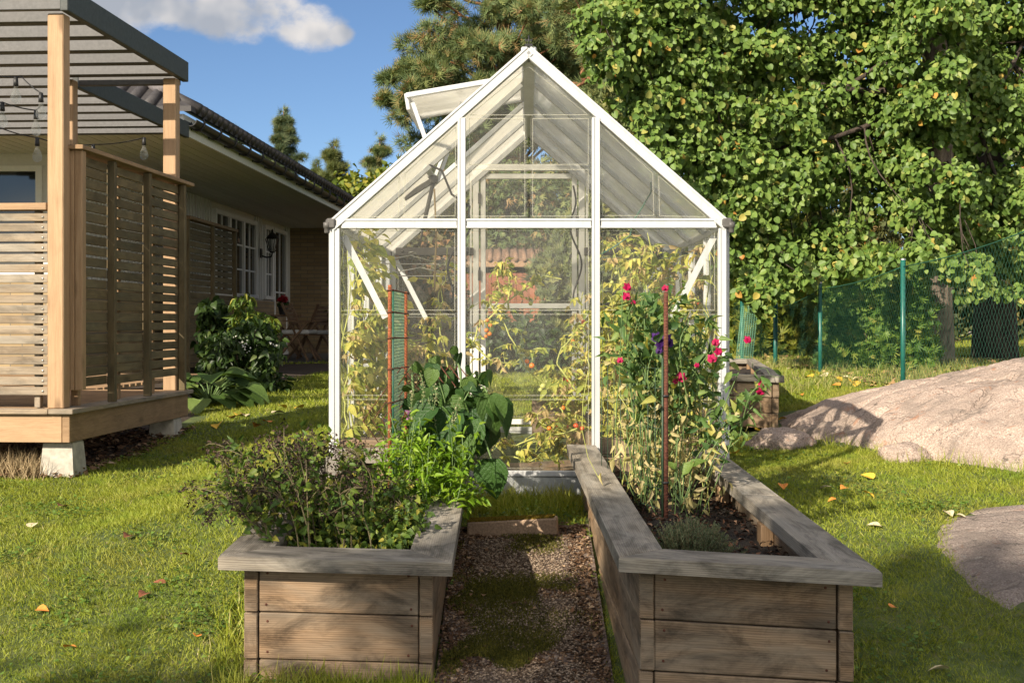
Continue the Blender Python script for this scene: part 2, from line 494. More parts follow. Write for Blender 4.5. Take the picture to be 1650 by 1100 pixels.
def pane_mat(name, haze, gloss_rough, tint=(0.97, 0.98, 0.96), dust=(0.62, 0.6, 0.52), streak=(3, 3, 9), vary=0.6):
    """clear or milky polycarbonate: see-through, mirrored at glancing angles, filmed with dust"""
    m, n, l, b = newmat(name)
    n.remove(b)
    tcn = n.new('ShaderNodeTexCoord')
    tp = n.new('ShaderNodeBsdfTransparent'); tp.inputs[0].default_value = (*tint, 1)
    gl = n.new('ShaderNodeBsdfGlossy'); gl.inputs['Roughness'].default_value = gloss_rough
    gl.inputs['Color'].default_value = (0.9, 0.92, 0.95, 1)
    df = n.new('ShaderNodeBsdfDiffuse'); df.inputs[0].default_value = (*dust, 1)
    tl = n.new('ShaderNodeBsdfTranslucent'); tl.inputs[0].default_value = (*dust, 1)
    dm = n.new('ShaderNodeMixShader'); dm.inputs[0].default_value = 0.55
    l.new(df.outputs[0], dm.inputs[1]); l.new(tl.outputs[0], dm.inputs[2])
    z = noisen(n, l, mapn(n, l, tcn.outputs['Object'], streak), 1.0, 6, 0.65, 0.5)
    hz = mathn(n, l, 'MULTIPLY', ramp_out(n, l, z, [(0.3, (1 - vary,) * 3), (0.75, (1, 1, 1))]), haze, True)
    m1 = n.new('ShaderNodeMixShader'); l.new(hz, m1.inputs[0])
    l.new(tp.outputs[0], m1.inputs[1]); l.new(dm.outputs[0], m1.inputs[2])
    fr = n.new('ShaderNodeFresnel'); fr.inputs['IOR'].default_value = 1.45
    nb = noisen(n, l, tcn.outputs['Object'], 2.2, 2, 0.5)
    bp = n.new('ShaderNodeBump'); bp.inputs['Strength'].default_value = 0.12; bp.inputs['Distance'].default_value = 0.05
    l.new(nb, bp.inputs['Height']); l.new(bp.outputs[0], gl.inputs['Normal'])
    m2 = n.new('ShaderNodeMixShader'); geo = n.new('ShaderNodeNewGeometry')
    l.new(mathn(n, l, 'MULTIPLY', mathn(n, l, 'MULTIPLY', fr.outputs[0], 0.8), mathn(n, l, 'SUBTRACT', 1.0, geo.outputs['Backfacing'])), m2.inputs[0])
    l.new(m1.outputs[0], m2.inputs[1]); l.new(gl.outputs[0], m2.inputs[2])
    l.new(m2.outputs[0], n['Material Output'].inputs['Surface'])
    return m

M = {}
M['bed_wood'] = wood('bed_wood', (0.10, 0.058, 0.031), (0.25, 0.16, 0.092), (0.37, 0.255, 0.16), (0.27, 0.22, 0.165), 0.78, 0.35, 0.62)
M['cap_wood'] = wood('cap_wood', (0.13, 0.105, 0.078), (0.275, 0.238, 0.19), (0.40, 0.355, 0.295), (0.35, 0.325, 0.285), 0.8, 0.25, 0.6)
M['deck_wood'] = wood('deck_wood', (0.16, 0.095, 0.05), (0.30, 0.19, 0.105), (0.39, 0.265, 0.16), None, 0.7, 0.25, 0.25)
M['post_wood'] = wood('post_wood', (0.22, 0.125, 0.062), (0.38, 0.245, 0.14), (0.47, 0.33, 0.205), None, 0.65, 0.16, 0.12)
M['slat_wood'] = wood('slat_wood', (0.145, 0.1, 0.065), (0.30, 0.225, 0.15), (0.40, 0.315, 0.22), (0.33, 0.295, 0.245), 0.75, 0.35, 0.35)
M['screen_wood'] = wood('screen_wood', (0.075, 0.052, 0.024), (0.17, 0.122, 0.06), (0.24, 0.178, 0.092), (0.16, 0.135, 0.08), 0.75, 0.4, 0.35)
M['grey_paint'] = plain('grey_paint', (0.085, 0.083, 0.085), 0.55, 0, 0.25, 40, 0.18, 0.15)
M['dark_beam'] = plain('dark_beam', (0.05, 0.056, 0.055), 0.6, 0, 0.15, 35, 0.25, 0.2)
M['concrete'] = plain('concrete', (0.40, 0.37, 0.315), 0.9, 0, 0, 16, 0.32, 0.6)
M['white_wood'] = plain('white_wood', (0.60, 0.585, 0.54), 0.55, 0, 0.12, 20, 0.06)
M['white_frame'] = plain('white_frame', (0.74, 0.73, 0.69), 0.45, 0, 0, 20, 0.04)
M['black_metal'] = plain('black_metal', (0.02, 0.02, 0.021), 0.45, 0.2, 0, 30, 0.2)
M['black_gutter'] = plain('black_gutter', (0.022, 0.021, 0.022), 0.4, 0.1, 0, 30, 0.2)
M['roof_tile'] = plain('roof_tile', (0.05, 0.046, 0.047), 0.6, 0, 0.3, 25, 0.25, 0.2)
M['grey_plastic'] = plain('grey_plastic', (0.085, 0.08, 0.075), 0.5, 0, 0, 30, 0.2)
M['rust'] = plain('rust', (0.24, 0.075, 0.03), 0.9, 0.1, 0, 90, 0.5, 0.6)
M['dark_rust'] = plain('dark_rust', (0.10, 0.036, 0.022), 0.9, 0.1, 0, 90, 0.5, 0.6)
M['green_wire'] = plain('green_wire', (0.022, 0.10, 0.066), 0.45, 0.0, 0, 30, 0.15)
M['green_post'] = plain('green_post', (0.012, 0.095, 0.075), 0.35, 0.0, 0, 12, 0.2)
M['wire'] = plain('wire', (0.45, 0.44, 0.42), 0.35, 0.9, 0, 30, 0.1)
M['cushion'] = plain('cushion', (0.62, 0.62, 0.60), 0.9, 0, 0, 25, 0.1, 0.3)
M['chair_wood'] = wood('chair_wood', (0.11, 0.065, 0.038), (0.25, 0.16, 0.095), (0.34, 0.23, 0.15), None, 0.7, 0.3, 0.3)
M['bulb'] = pane_mat('bulb', 0.14, 0.03, (.9, .92, .92), (.8, .8, .78))
M['glass'] = pane_mat('glass', 0.05, 0.04, (.99, .99, .985), vary=0.85)
M['glass_edge'] = pane_mat('glass_edge', 0.26, 0.12, (0.98, 0.98, 0.94), (0.85, 0.83, 0.74), vary=.3)
M['roof_pane'] = pane_mat('roof_pane', 0.66, 0.14, (0.97, 0.97, 0.94), (0.92, 0.89, 0.81), (3, 14, 3), 0.35)
M['green_netting'] = plain('green_netting', (0.075, 0.135, 0.09), 0.7, 0.0, 0, 120, 0.35)

def alu_mat():
    m, n, l, b = newmat('aluminium')
    tcn = n.new('ShaderNodeTexCoord')
    z = noisen(n, l, mapn(n, l, tcn.outputs['Object'], (40, 40, 3)), 1.0, 5, 0.6)
    z2 = noisen(n, l, tcn.outputs['Object'], 9, 5, 0.7)
    l.new(ramp_out(n, l, z, [(0.3, (0.42, 0.43, 0.435)), (0.7, (0.54, 0.545, 0.545))]), b.inputs['Base Color'])
    b.inputs['Metallic'].default_value = 0.12
    l.new(ramp_out(n, l, z2, [(0.3, (0.34,) * 3), (0.7, (0.52,) * 3)]), b.inputs['Roughness'])
    return m
M['alu'] = alu_mat()
M['door_alu'] = plain('door_alu', (.74, .73, .70), .45, .1, 0, 20, .05)
def galv_mat():
    m, n, l, b = newmat('galvanised')
    tcn = n.new('ShaderNodeTexCoord')
    vo = n.new('ShaderNodeTexVoronoi'); vo.inputs['Scale'].default_value = 45; l.new(tcn.outputs['Object'], vo.inputs['Vector'])
    sp = n.new('ShaderNodeSeparateColor'); l.new(vo.outputs['Color'], sp.inputs[0])
    l.new(ramp_out(n, l, sp.outputs[0], [(0, (0.33, 0.345, 0.345)), (1, (0.43, 0.445, 0.445))]), b.inputs['Base Color'])
    b.inputs['Metallic'].default_value = 0.45; b.inputs['Roughness'].default_value = 0.5
    return m
M['galv'] = galv_mat()
def brick_mat():
    m, n, l, b = newmat('tan_brick')
    uv = n.new('ShaderNodeUVMap').outputs[0]
    br = n.new('ShaderNodeTexBrick'); l.new(uv, br.inputs['Vector'])
    br.inputs['Scale'].default_value = 1.0; br.inputs['Brick Width'].default_value = 0.26; br.inputs['Row Height'].default_value = 0.075
    br.inputs['Mortar Size'].default_value = 0.006
    br.inputs['Color1'].default_value = (0.37, 0.27, 0.15, 1); br.inputs['Color2'].default_value = (0.27, 0.19, 0.10, 1)
    br.inputs['Mortar'].default_value = (0.17, 0.145, 0.11, 1)
    l.new(br.outputs['Color'], b.inputs['Base Color']); b.inputs['Roughness'].default_value = 0.9
    bumpn(n, l, br.outputs['Fac'], -0.4, 0.006, b)
    return m
M['brick'] = brick_mat()
def dark_glass():
    m, n, l, b = newmat('window_glass')
    b.inputs['Base Color'].default_value = (0.02, 0.022, 0.02, 1); b.inputs['Roughness'].default_value = 0.04
    b.inputs['Specular IOR Level'].default_value = 0.8
    return m
M['window_glass'] = dark_glass()

# ------------------------------------------------------------------ terrain
_prof = np.array([(-14, -1.3), (2, -0.72), (3.9, -0.39), (5.6, -0.03), (6.1, 0.0), (8.5, 0.075), (12, 0.12), (22, 0.18), (40, 0.28), (160, 0.7)])
def sstep(t):
    t = np.clip(t, 0, 1); return t * t * (3 - 2 * t)
def ground(x, y):
    x = np.asarray(x, float); y = np.asarray(y, float)
    z = np.interp(y, _prof[:, 0], _prof[:, 1])
    z = z - 0.15 * sstep((-x - 1.0) / 1.2) * sstep((y - 4.6) / 2) * (1 - sstep((y - 8.5) / 3))
    z = z + 0.17 * sstep((x - 1.3) / 1.7) * sstep((y - 6.0) / 2.5) * (1 - sstep((y - 18) / 8))
    z = z + 0.3 * sstep((x - 4) / 4) * sstep((y - 18) / 8)
    z = z + 0.012 * np.sin(x * 2.3 + y * 1.1) * np.sin(y * 1.7 - x * .6) + 0.006 * np.sin(x * 7.1 - y * 3.3)
    return z
def gz(x, y): return float(ground(x, y))

def ground_mat():
    m, n, l, b = newmat('lawn_soil')
    tcn = n.new('ShaderNodeTexCoord'); o = tcn.outputs['Object']
    a = noisen(n, l, o, 14, 6, 0.65); c = noisen(n, l, o, 0.9, 4, 0.6)
    g = ramp_out(n, l, a, [(0.3, (0.03, 0.05, 0.01)), (0.55, (0.075, 0.1, 0.022)), (0.75, (0.15, 0.13, 0.05))])
    g2 = ramp_out(n, l, a, [(0.3, (0.07, 0.055, 0.03)), (0.7, (0.2, 0.16, 0.08))])
    mixf = ramp_out(n, l, c, [(0.55, (0, 0, 0)), (0.75, (0.6, 0.6, 0.6))])
    l.new(mixn(n, l, mixf, g, g2), b.inputs['Base Color']); b.inputs['Roughness'].default_value = 0.95
    bumpn(n, l, a, 0.6, 0.02, b)
    return m
def grid_sheet(name, xs, ys, zf, mat, smooth=True):
    X, Y = np.meshgrid(xs, ys); Z = zf(X, Y)
    V = np.stack([X, Y, Z], -1).reshape(-1, 3); nx, ny = len(xs), len(ys)
    i = (np.arange(ny - 1)[:, None] * nx + np.arange(nx - 1)[None, :]).ravel()
    L = np.stack([i, i + 1, i + 1 + nx, i + nx], -1).ravel(); q = len(i)
    return np_mesh(name, V, np.arange(q) * 4, np.full(q, 4), L, mat, None, None, smooth)
xs = np.concatenate([np.linspace(-70, -7, 22), np.linspace(-6.8, 6.8, 110), np.linspace(7, 90, 26)])
ys = np.concatenate([np.linspace(-30, 1.8, 14), np.linspace(2, 14, 110), np.linspace(14.3, 30, 40), np.linspace(31, 260, 40)])
lawn = grid_sheet('lawn', xs, ys, lambda x, y: ground(x, y), ground_mat()); tag(lawn, kind='structure')

# gravel path between the beds, as one sheet a little above the soil
def path_mat():
    m, n, l, b = newmat('path_gravel')
    tcn = n.new('ShaderNodeTexCoord'); o = tcn.outputs['Object']
    vo = n.new('ShaderNodeTexVoronoi'); vo.inputs['Scale'].default_value = 110; l.new(o, vo.inputs['Vector'])
    sp = n.new('ShaderNodeSeparateColor'); l.new(vo.outputs['Color'], sp.inputs[0])
    c = ramp_out(n, l, sp.outputs[0], [(0, (0.04, 0.026, 0.02)), (0.6, (0.11, 0.075, 0.06)), (1, (0.2, 0.16, 0.13))])
    l.new(c, b.inputs['Base Color']); b.inputs['Roughness'].default_value = 0.95
    bumpn(n, l, vo.outputs['Distance'], -0.8, 0.01, b)
    return m
M['path'] = path_mat()
pth = grid_sheet('garden_path', np.linspace(-0.24, 0.32, 20), np.linspace(2.6, 5.42, 60), lambda x, y: ground(x, y) + 0.018 + 0.004 * np.sin(31 * x + 17 * y), M['path'])
tag(pth, kind='structure')

# ------------------------------------------------------------------ greenhouse
GH = empty('greenhouse', (0.077, 6.0, 0), (0, 0, R(-0.74)), 'small gable greenhouse of silver aluminium and clear panes with its left roof vent open', 'greenhouse')
HW, GL, EZ, RZ, BZ = 0.905, 2.50, 1.243, 2.035, 0.085
NS = 4
def gpart(name, mb, mat): return mb.build(name, mat, GH)
def profile(p0, p1, w, d, up, lip=True):
    """an extruded aluminium bar with two raised lips along its outer face"""
    mb = MB(); p0 = Vector(p0); p1 = Vector(p1); X = (p1 - p0).normalized(); U = Vector(up).normalized()
    mb.bar(p0, p1, w, d, up, bev=0.003)
    if lip:
        S = U.cross(X).normalized()
        for s in (-1, 1):
            q = S * (s * (w / 2 - 0.006)) + U * (d / 2 + 0.002)
            mb.bar(p0 + q, p1 + q, 0.009, 0.005, up)
    return mb
# galvanised base
for a, b_ in (((-HW - .01, 0, .04), (HW + .01, 0, .04)), ((-HW - .01, GL, .04), (HW + .01, GL, .04))):
    mb = MB(); mb.bar(a, b_, 0.03, 0.088, (0, 0, 1), bev=.003); gpart('base_rail', mb, M['galv'])
for s in (-1, 1):
    mb = MB(); mb.bar((s * HW, .02, .04), (s * HW, GL - .02, .04), 0.03, 0.088, (0, 0, 1), bev=.003); gpart('base_rail', mb, M['galv'])
mb = MB(); mb.bar((-HW, -.004, BZ + .013), (HW, -.004, BZ + .013), 0.034, 0.026, (0, 0, 1), bev=.003); gpart('sill_bar', mb, M['alu'])
mb = MB(); mb.bar((-HW, GL + .004, BZ + .013), (HW, GL + .004, BZ + .013), 0.034, 0.026, (0, 0, 1), bev=.003); gpart('sill_bar', mb, M['alu'])
for s in (-1, 1):
    mb = MB(); mb.bar((s * HW, 0.02, BZ + .013), (s * HW, GL - .02, BZ + .013), 0.034, 0.026, (0, 0, 1), bev=.003); gpart('sill_bar', mb, M['alu'])
SL = math.atan2(RZ - EZ, HW)
def roofz(x): return EZ + (HW - abs(x)) * (RZ - EZ) / HW
for y, f in ((0, -1), (GL, 1)):
    for s in (-1, 1):
        gpart('corner_post', profile((s * (HW - .018), y, BZ + .03), (s * (HW - .018), y, EZ - .02), .036, .04, (0, f, 0)), M['alu'])
        gpart('corner_post', profile((s * (HW + .006), y - f * .05, BZ + .03), (s * (HW + .006), y - f * .05, EZ - .02), .04, .022, (s, 0, 0)), M['alu'])
        a = Vector((s * (HW + .012), y, EZ)); b_ = Vector((0.0 + s * .004, y, RZ + .012))
        n_ = Vector((s * math.sin(SL), 0, math.cos(SL)))
        gpart('rafter', profile(a - n_ * .012, b_ - n_ * .012, .05, .046, (0, f, 0)), M['alu'])
    if f < 0:
        for s in (-1, 1):
            x = s * .308
            gpart('front_post', profile((x, y - .006, BZ + .03), (x, y - .006, roofz(x) - .035), .037, .044, (0, f, 0)), M['alu'])
        for x0, x1 in ((-HW + .045, -.329), (-.287, .287), (.329, HW - .045)):
            mb = profile((x0, y - .002, EZ + .003), (x1, y - .002, EZ + .003), .045, .04, (0, f, 0)); gpart('cross_rail', mb, M['alu'])
    else:
        for s in (-1, 1):
            x = s * .345
            gpart('door_post', profile((x, y, BZ + .03), (x, y, 1.80), .04, .04, (0, f, 0)), M['door_alu'])
            for k in (.032,):
                mb = MB(); mb.bar((x + s * k, y - .012, BZ + .03), (x + s * k, y - .012, 1.74), .012, .03, (0, f, 0)); gpart('door_post', mb, M['door_alu'])
        mb = profile((-.34, y, 1.80), (.34, y, 1.80), .04, .05, (0, f, 0)); gpart('door_lintel', mb, M['door_alu'])
        for s in (-1, 1):
            mb = MB(); mb.bar((s * .36, y - .03, EZ + .01), (s * (HW - .04), y - .03, EZ + .01), .03, .05, (0, 0, 1), bev=.003)
            for k in (.40, .82): mb.lathe((s * k, y - .048, EZ + .01), [(0, -.006), (.009, -.005), (.009, .004)], 10, axis=(0, 1, 0))
            gpart('back_rail', mb, M['grey_plastic'])
    for s in (-1, 1):                      # corner braces
        mb = MB(); mb.bar((s * (HW - .045), y - f * .045, EZ - .05), (s * (HW - .24), y - f * .045, EZ - .43), .03, .004, (0, f, 0)); gpart('corner_brace', mb, M['alu'])
        mb = MB()
        mb.obox((s * (HW + .004), y + f * .004, EZ + .002), (1, 0, 0), (0, 1, 0), (0, 0, 1), .024, .03, .025, bev=.009)
        mb.lathe((s * (HW + .022), y + f * .022, EZ - .052), [(0, .01), (.011, .01), (.013, .016), (.013, .034), (.017, .036), (.017, .06), (0, .062)], 14)
        gpart('corner_cap', mb, M['grey_plastic'])
mb = MB(); mb.bar((0, -.005, RZ + .01), (0, GL + .005, RZ + .01), .07, .03, (0, 0, 1), bev=.006); mb.bar((0, .03, RZ - .02), (0, GL - .03, RZ - .02), .05, .04, (0, 0, 1)); gpart('ridge_beam', mb, M['alu'])
mb = MB(); mb.tube([(0, -.012, RZ + .02), (0, -.012, RZ + .075)], .0035); mb.bar((-.014, -.012, RZ + .052), (.014, -.012, RZ + .052), .006, .006); mb.bar((-.018, -.012, RZ + .03), (.018, -.012, RZ + .03), .008, .01)
for s in (-1, 1): mb.tube([(s * .005, -.012, RZ + .03), (s * .013, -.012, RZ + .045), (s * .017, -.012, RZ + .062)], .002, 5)
gpart('finial', mb, M['black_metal'])
for s in (-1, 1):                          # eave gutters and side frames
    mb = MB(); mb.bar((s * (HW + .012), .04, EZ + .002), (s * (HW + .012), GL - .04, EZ + .002), .04, .05, (0, 0, 1), bev=.006); gpart('eave_gutter', mb, M['alu'])
    for k in range(1, NS):
        y = GL * k / NS
        gpart('side_post', profile((s * (HW - .004), y, BZ + .03), (s * (HW - .004), y, EZ - .026), .03, .03, (s, 0, 0)), M['alu'])
        n_ = Vector((s * math.sin(SL), 0, math.cos(SL)))
        gpart('rafter', profile(Vector((s * (HW - .01), y, EZ + .005)) - n_ * .008, Vector((s * .04, y, RZ - .03)) - n_ * .008, .028, .026, n_, False), M['alu'])
# panes: each a 4 mm sheet with raised rims; rims read as pale lines
def pane(poly, ext, rim=True, mat='glass', name='wall_pane', rw=.006, parent=None):
    mb = MB(); mb.prism(poly, ext, mi=0)
    if rim:
        P_ = [Vector(p) for p in poly]; e = Vector(ext); c = sum(P_, Vector()) / len(P_)
        for ins in (.012,):
            Q = [p + (c - p).normalized() * ins * 1.3 for p in P_]
            for a, b_ in zip(Q, Q[1:] + Q[:1]):
                mb.bar(a + e * .5, b_ + e * .5, rw * .6, e.length * 1.6, e, mi=1)
    return mb.build(name, [M[mat], M['glass_edge']], parent or GH)
EXT = Vector((0, .004, 0))
rows = [(BZ + .028, .445), (.447, .838), (.84, EZ - .02)]
colsx = [(-HW + .038, -.328), (-.288, .288), (.328, HW - .038)]
for (x0, x1) in colsx:
    for (z0, z1) in rows:
        pane([(x0, .004, z0), (x1, .004, z0), (x1, .004, z1), (x0, .004, z1)], EXT)
zt = EZ + .028
for s in (-1, 1):
    xi, xm = s * .33, s * .585
    pane([(xi, .004, zt), (xm, .004, zt), (xm, .004, roofz(xm) - .04), (xi, .004, roofz(xi) - .04)], EXT)
    xo = s * (HW - .075)
    pane([(s * .59, .004, zt), (xo, .004, zt), (s * .59, .004, roofz(.59) - .04)], EXT)
gz1, gz2 = 1.505, 1.79
for s in (-1, 1): pane([(s * .286, .004, zt), (s * .006, .004, zt), (s * .006, .004, gz1), (s * .286, .004, gz1)], EXT)
xa = .286; zb = roofz(xa) - .045
for s in (-1, 1): pane([(s * xa, .004, gz1 + .004), (s * .006, .004, gz1 + .004), (s * .006, .004, zb), (s * xa, .004, zb)], EXT)
pane([(-xa, .004, zb + .003), (xa, .004, zb + .003), (0, .004, RZ - .05)], EXT)
# back wall
yb = GL - .006
for s in (-1, 1):
    for (z0, z1) in rows:
        pane([(s * .385, yb, z0), (s * (HW - .04), yb, z0), (s * (HW - .04), yb, z1), (s * .385, yb, z1)], EXT)
    pane([(s * .37, yb, zt), (s * (HW - .075), yb, zt), (s * .37, yb, roofz(.37) - .04)], EXT)
gab = pane([(-.25, yb, 1.825), (.25, yb, 1.825), (0, yb, RZ - .045)], EXT)
for s in (-1, 1):
    for k in range(NS):
        y0, y1 = GL * k / NS + .018, GL * (k + 1) / NS - .018
        for (z0, z1) in rows:
            pane([(s * (HW - .006), y0, z0), (s * (HW - .006), y1, z0), (s * (HW - .006), y1, z1), (s * (HW - .006), y0, z1)], (-s * .004, 0, 0), rw=.005)
        n_ = Vector((s * math.sin(SL), 0, math.cos(SL)))
        lo = Vector((s * (HW - .01), 0, EZ + .012)); hi = Vector((s * .035, 0, RZ - .018))
        if s < 0 and k == 1: hi = lo + (hi - lo) * .42
        a = [lo + Vector((0, y0, 0)), lo + Vector((0, y1, 0)), hi + Vector((0, y1, 0)), hi + Vector((0, y0, 0))]
        pane([p - n_ * .004 for p in a], n_ * .006, False, 'roof_pane', 'roof_pane')
# back door
dm = MB()
for s in (-1, 1): dm.bar((s * .298, yb + .02, BZ + .05), (s * .298, yb + .02, 1.755), .034, .03, (0, 1, 0), bev=.003)
for z in (BZ + .06, .90, 1.745): dm.bar((-.28, yb + .02, z), (.28, yb + .02, z), .034, .03, (0, 1, 0), bev=.003)
door = dm.build('door', M['door_alu'], GH)
for z0, z1 in ((BZ + .08, .88), (.92, 1.725)):
    pane([(-.278, yb + .018, z0), (.278, yb + .018, z0), (.278, yb + .018, z1), (-.278, yb + .018, z1)], EXT, True, parent=door, name='pane')
mb = MB()
mb.obox((.315, yb - .004, 1.42), (1, 0, 0), (0, 1, 0), (0, 0, 1), .008, .012, .07, bev=.003); mb.obox((.315, yb - .02, 1.42), (1, 0, 0), (0, 1, 0), (0, 0, 1), .014, .006, .012)
for z in (.3, 1.1, 1.6): mb.obox((-.322, yb - .004, z), (1, 0, 0), (0, 1, 0), (0, 0, 1), .008, .012, .035)
mb.build('handle', M['grey_plastic'], door)
mb = MB(); mb.lathe((-.285, yb + .002, .9), [(0, 0), (.02, 0), (.02, .004), (0, .005)], 12, axis=(0, -1, 0)); mb.obox((.3, yb - .002, .9), (1, 0, 0), (0, 1, 0), (0, 0, 1), .028, .003, .03); mb.build('latch', M['alu'], door)
# moulded maker's plate in the back gable pane: its raised letters cannot be read in the photograph
mb = MB()
for s in (-1, 1): mb.bar((s * .052 - .005, yb - .003, 1.835), (s * .052 - .005, yb - .003, 1.935), .006, .006, (0, 1, 0), mi=0)
mb.bar((-.057, yb - .003, 1.938), (.047, yb - .003, 1.938), .006, .006, (0, 1, 0))
mb.build('moulded_plate', M['glass_edge'], gab)
# roof vent, standing open over the left slope
hinge = Vector((-.03, 0, RZ + .005)); vy0, vy1 = GL / 4 - .02, GL / 2 + .03
out = Vector((-math.cos(R(9.5)), 0, -math.sin(R(9.5)))); vl = .60; vn = Vector((-math.sin(R(9.5)), 0, math.cos(R(9.5))))
mb = MB()
A = hinge + Vector((0, vy0, 0)); B = hinge + Vector((0, vy1, 0)); Cc = A + out * vl; Dd = B + out * vl
for p, q in ((A, Cc), (B, Dd), (A, B)): mb.bar(p, q, .03, .026, vn, bev=.003)
mb.bar(Cc - vn * .03, Dd - vn * .03, .02, .085, vn, bev=.003)
vent = mb.build('roof_vent', M['alu'], GH)
pane([A - vn * .003, B - vn * .003, Dd - vn * .003, Cc - vn * .003], vn * .006, False, 'roof_pane', 'pane', parent=vent)
lo = Vector((-(HW - .01), 0, EZ + .012)); hi = Vector((-.035, 0, RZ - .018)); md = lo + (hi - lo) * .43
mb = MB(); mb.bar(md + Vector((0, vy0 + .03, 0)), md + Vector((0, vy1 - .03, 0)), .03, .026, (-math.sin(SL), 0, math.cos(SL)), bev=.003); gpart('vent_sill', mb, M['alu'])
mb = MB(); mb.bar(Cc + Vector((.03, .03, -.03)), md + Vector((.05, .02, .05)), .02, .012, (0, 1, 0)); mb.build('stay', M['alu'], vent)
mb = MB()      # automatic opener: two arms and a piston
pv = md + Vector((.02, (vy1 - vy0) / 2 + vy0, -.03)); tp = A.lerp(Cc, .55) + Vector((0, (vy1 - vy0) / 2, -.02))
mb.bar(pv, tp, .016, .01, (0, 1, 0)); mb.bar(pv + Vector((.02, .03, 0)), tp + Vector((.02, .03, 0)), .016, .01, (0, 1, 0))
mb.build('opener_arm', M['alu'], vent)
mb = MB(); mb.tube([pv, pv + Vector((-.06, -.02, -.27))], .011, 10); mb.tube([pv + Vector((-.06, -.02, -.27)), pv + Vector((-.07, -.02, -.33))], .005, 8); mb.obox(pv, (1, 0, 0), (0, 1, 0), (0, 0, 1), .02, .03, .02, bev=.004)
mb.bar(pv + Vector((-.015, 0, 0)), pv + Vector((-.09, .01, .1)), .02, .012); mb.bar(pv, pv + Vector((-.16, 0, -.1)), .03, .03, bev=.003)
mb.build('opener_piston', M['grey_plastic'], vent)

def wavy(p0, p1, amp, waves, n=26, ph=0, ax=(1, 0, 0)):
    p0 = Vector(p0); p1 = Vector(p1); ax = Vector(ax)
    return [p0.lerp(p1, i / n) + ax * (amp * math.sin(ph + 2 * math.pi * waves * i / n) * min(1, 4 * i / n)) for i in range(n + 1)]
def world(p): return GH.matrix_world @ Vector(p)
bpy.context.view_layer.update()
def hang(name, pts, r, mat, label, cat, group=None):
    mb = MB(); mb.tube([world(p) for p in pts], r, 7); o = mb.build(name, mat); return tag(o, label, cat, group)
hang('cord', [(-.52, .62, 1.60), (-.44, .6, 1.56), (-.39, .6, 1.44), (-.33, .6, 1.40), (-.3, .6, 1.38)] + wavy((-.3, .6, 1.38), (-.42, .5, .88), .035, 1.3), .006, M['black_metal'], 'black wavy cord hanging from the roof opener in the left half of the greenhouse', 'cord', 'cords hanging in the greenhouse')
hang('cord', wavy((.27, 1.9, 1.62), (.30, 1.9, .93), .03, 1.6, ph=1), .006, M['black_metal'], 'black wavy cord hanging beside the right post of the back door', 'cord', 'cords hanging in the greenhouse')
hang('cord', [(.60, .4, 1.48), (.60, .4, 1.43), (.56, .42, 1.36), (.52, .43, 1.30), (.50, .44, 1.22), (.43, .45, 1.17), (.36, .46, 1.13)], .0035, M['green_wire'], 'thin green cord tied under the right roof slope of the greenhouse', 'cord', 'cords hanging in the greenhouse')
hang('hanging_strip', [(-.50, .9, 1.50), (-.49, .9, 1.25), (-.5, .9, .95)], .005, plain('jute', (0.3, 0.22, 0.12), .9), 'pale twine hanging beside the roof opener on the left', 'twine')
def hanger(x, y, z, rz, label):
    t = [(-.0, 0, .10), (.025, 0, .125), (.0, 0, .15), (-.02, 0, .135)]
    tri = [(0, 0, .10), (-.2, 0, 0), (-.19, 0, -.012), (.19, 0, -.012), (.2, 0, 0), (0, 0, .10)]
    mt = Matrix.Translation(world((x, y, z))) @ Matrix.Rotation(rz, 4, 'Z') @ Matrix.Rotation(R(68), 4, 'X')
    mb = MB(); mb.tube([mt @ Vector(p) for p in tri], .003, 6); mb.tube([mt @ Vector(p) for p in t], .003, 6)
    tag(mb.build('wire_hanger', M['wire']), label, 'hanger', 'wire hangers in the greenhouse')
hanger(-.68, 1.2, 1.12, R(20), 'bent wire hanger in the upper left of the greenhouse, the higher of two')
hanger(-.60, 1.1, 1.05, R(8), 'bent wire hanger in the upper left of the greenhouse, the lower of two')

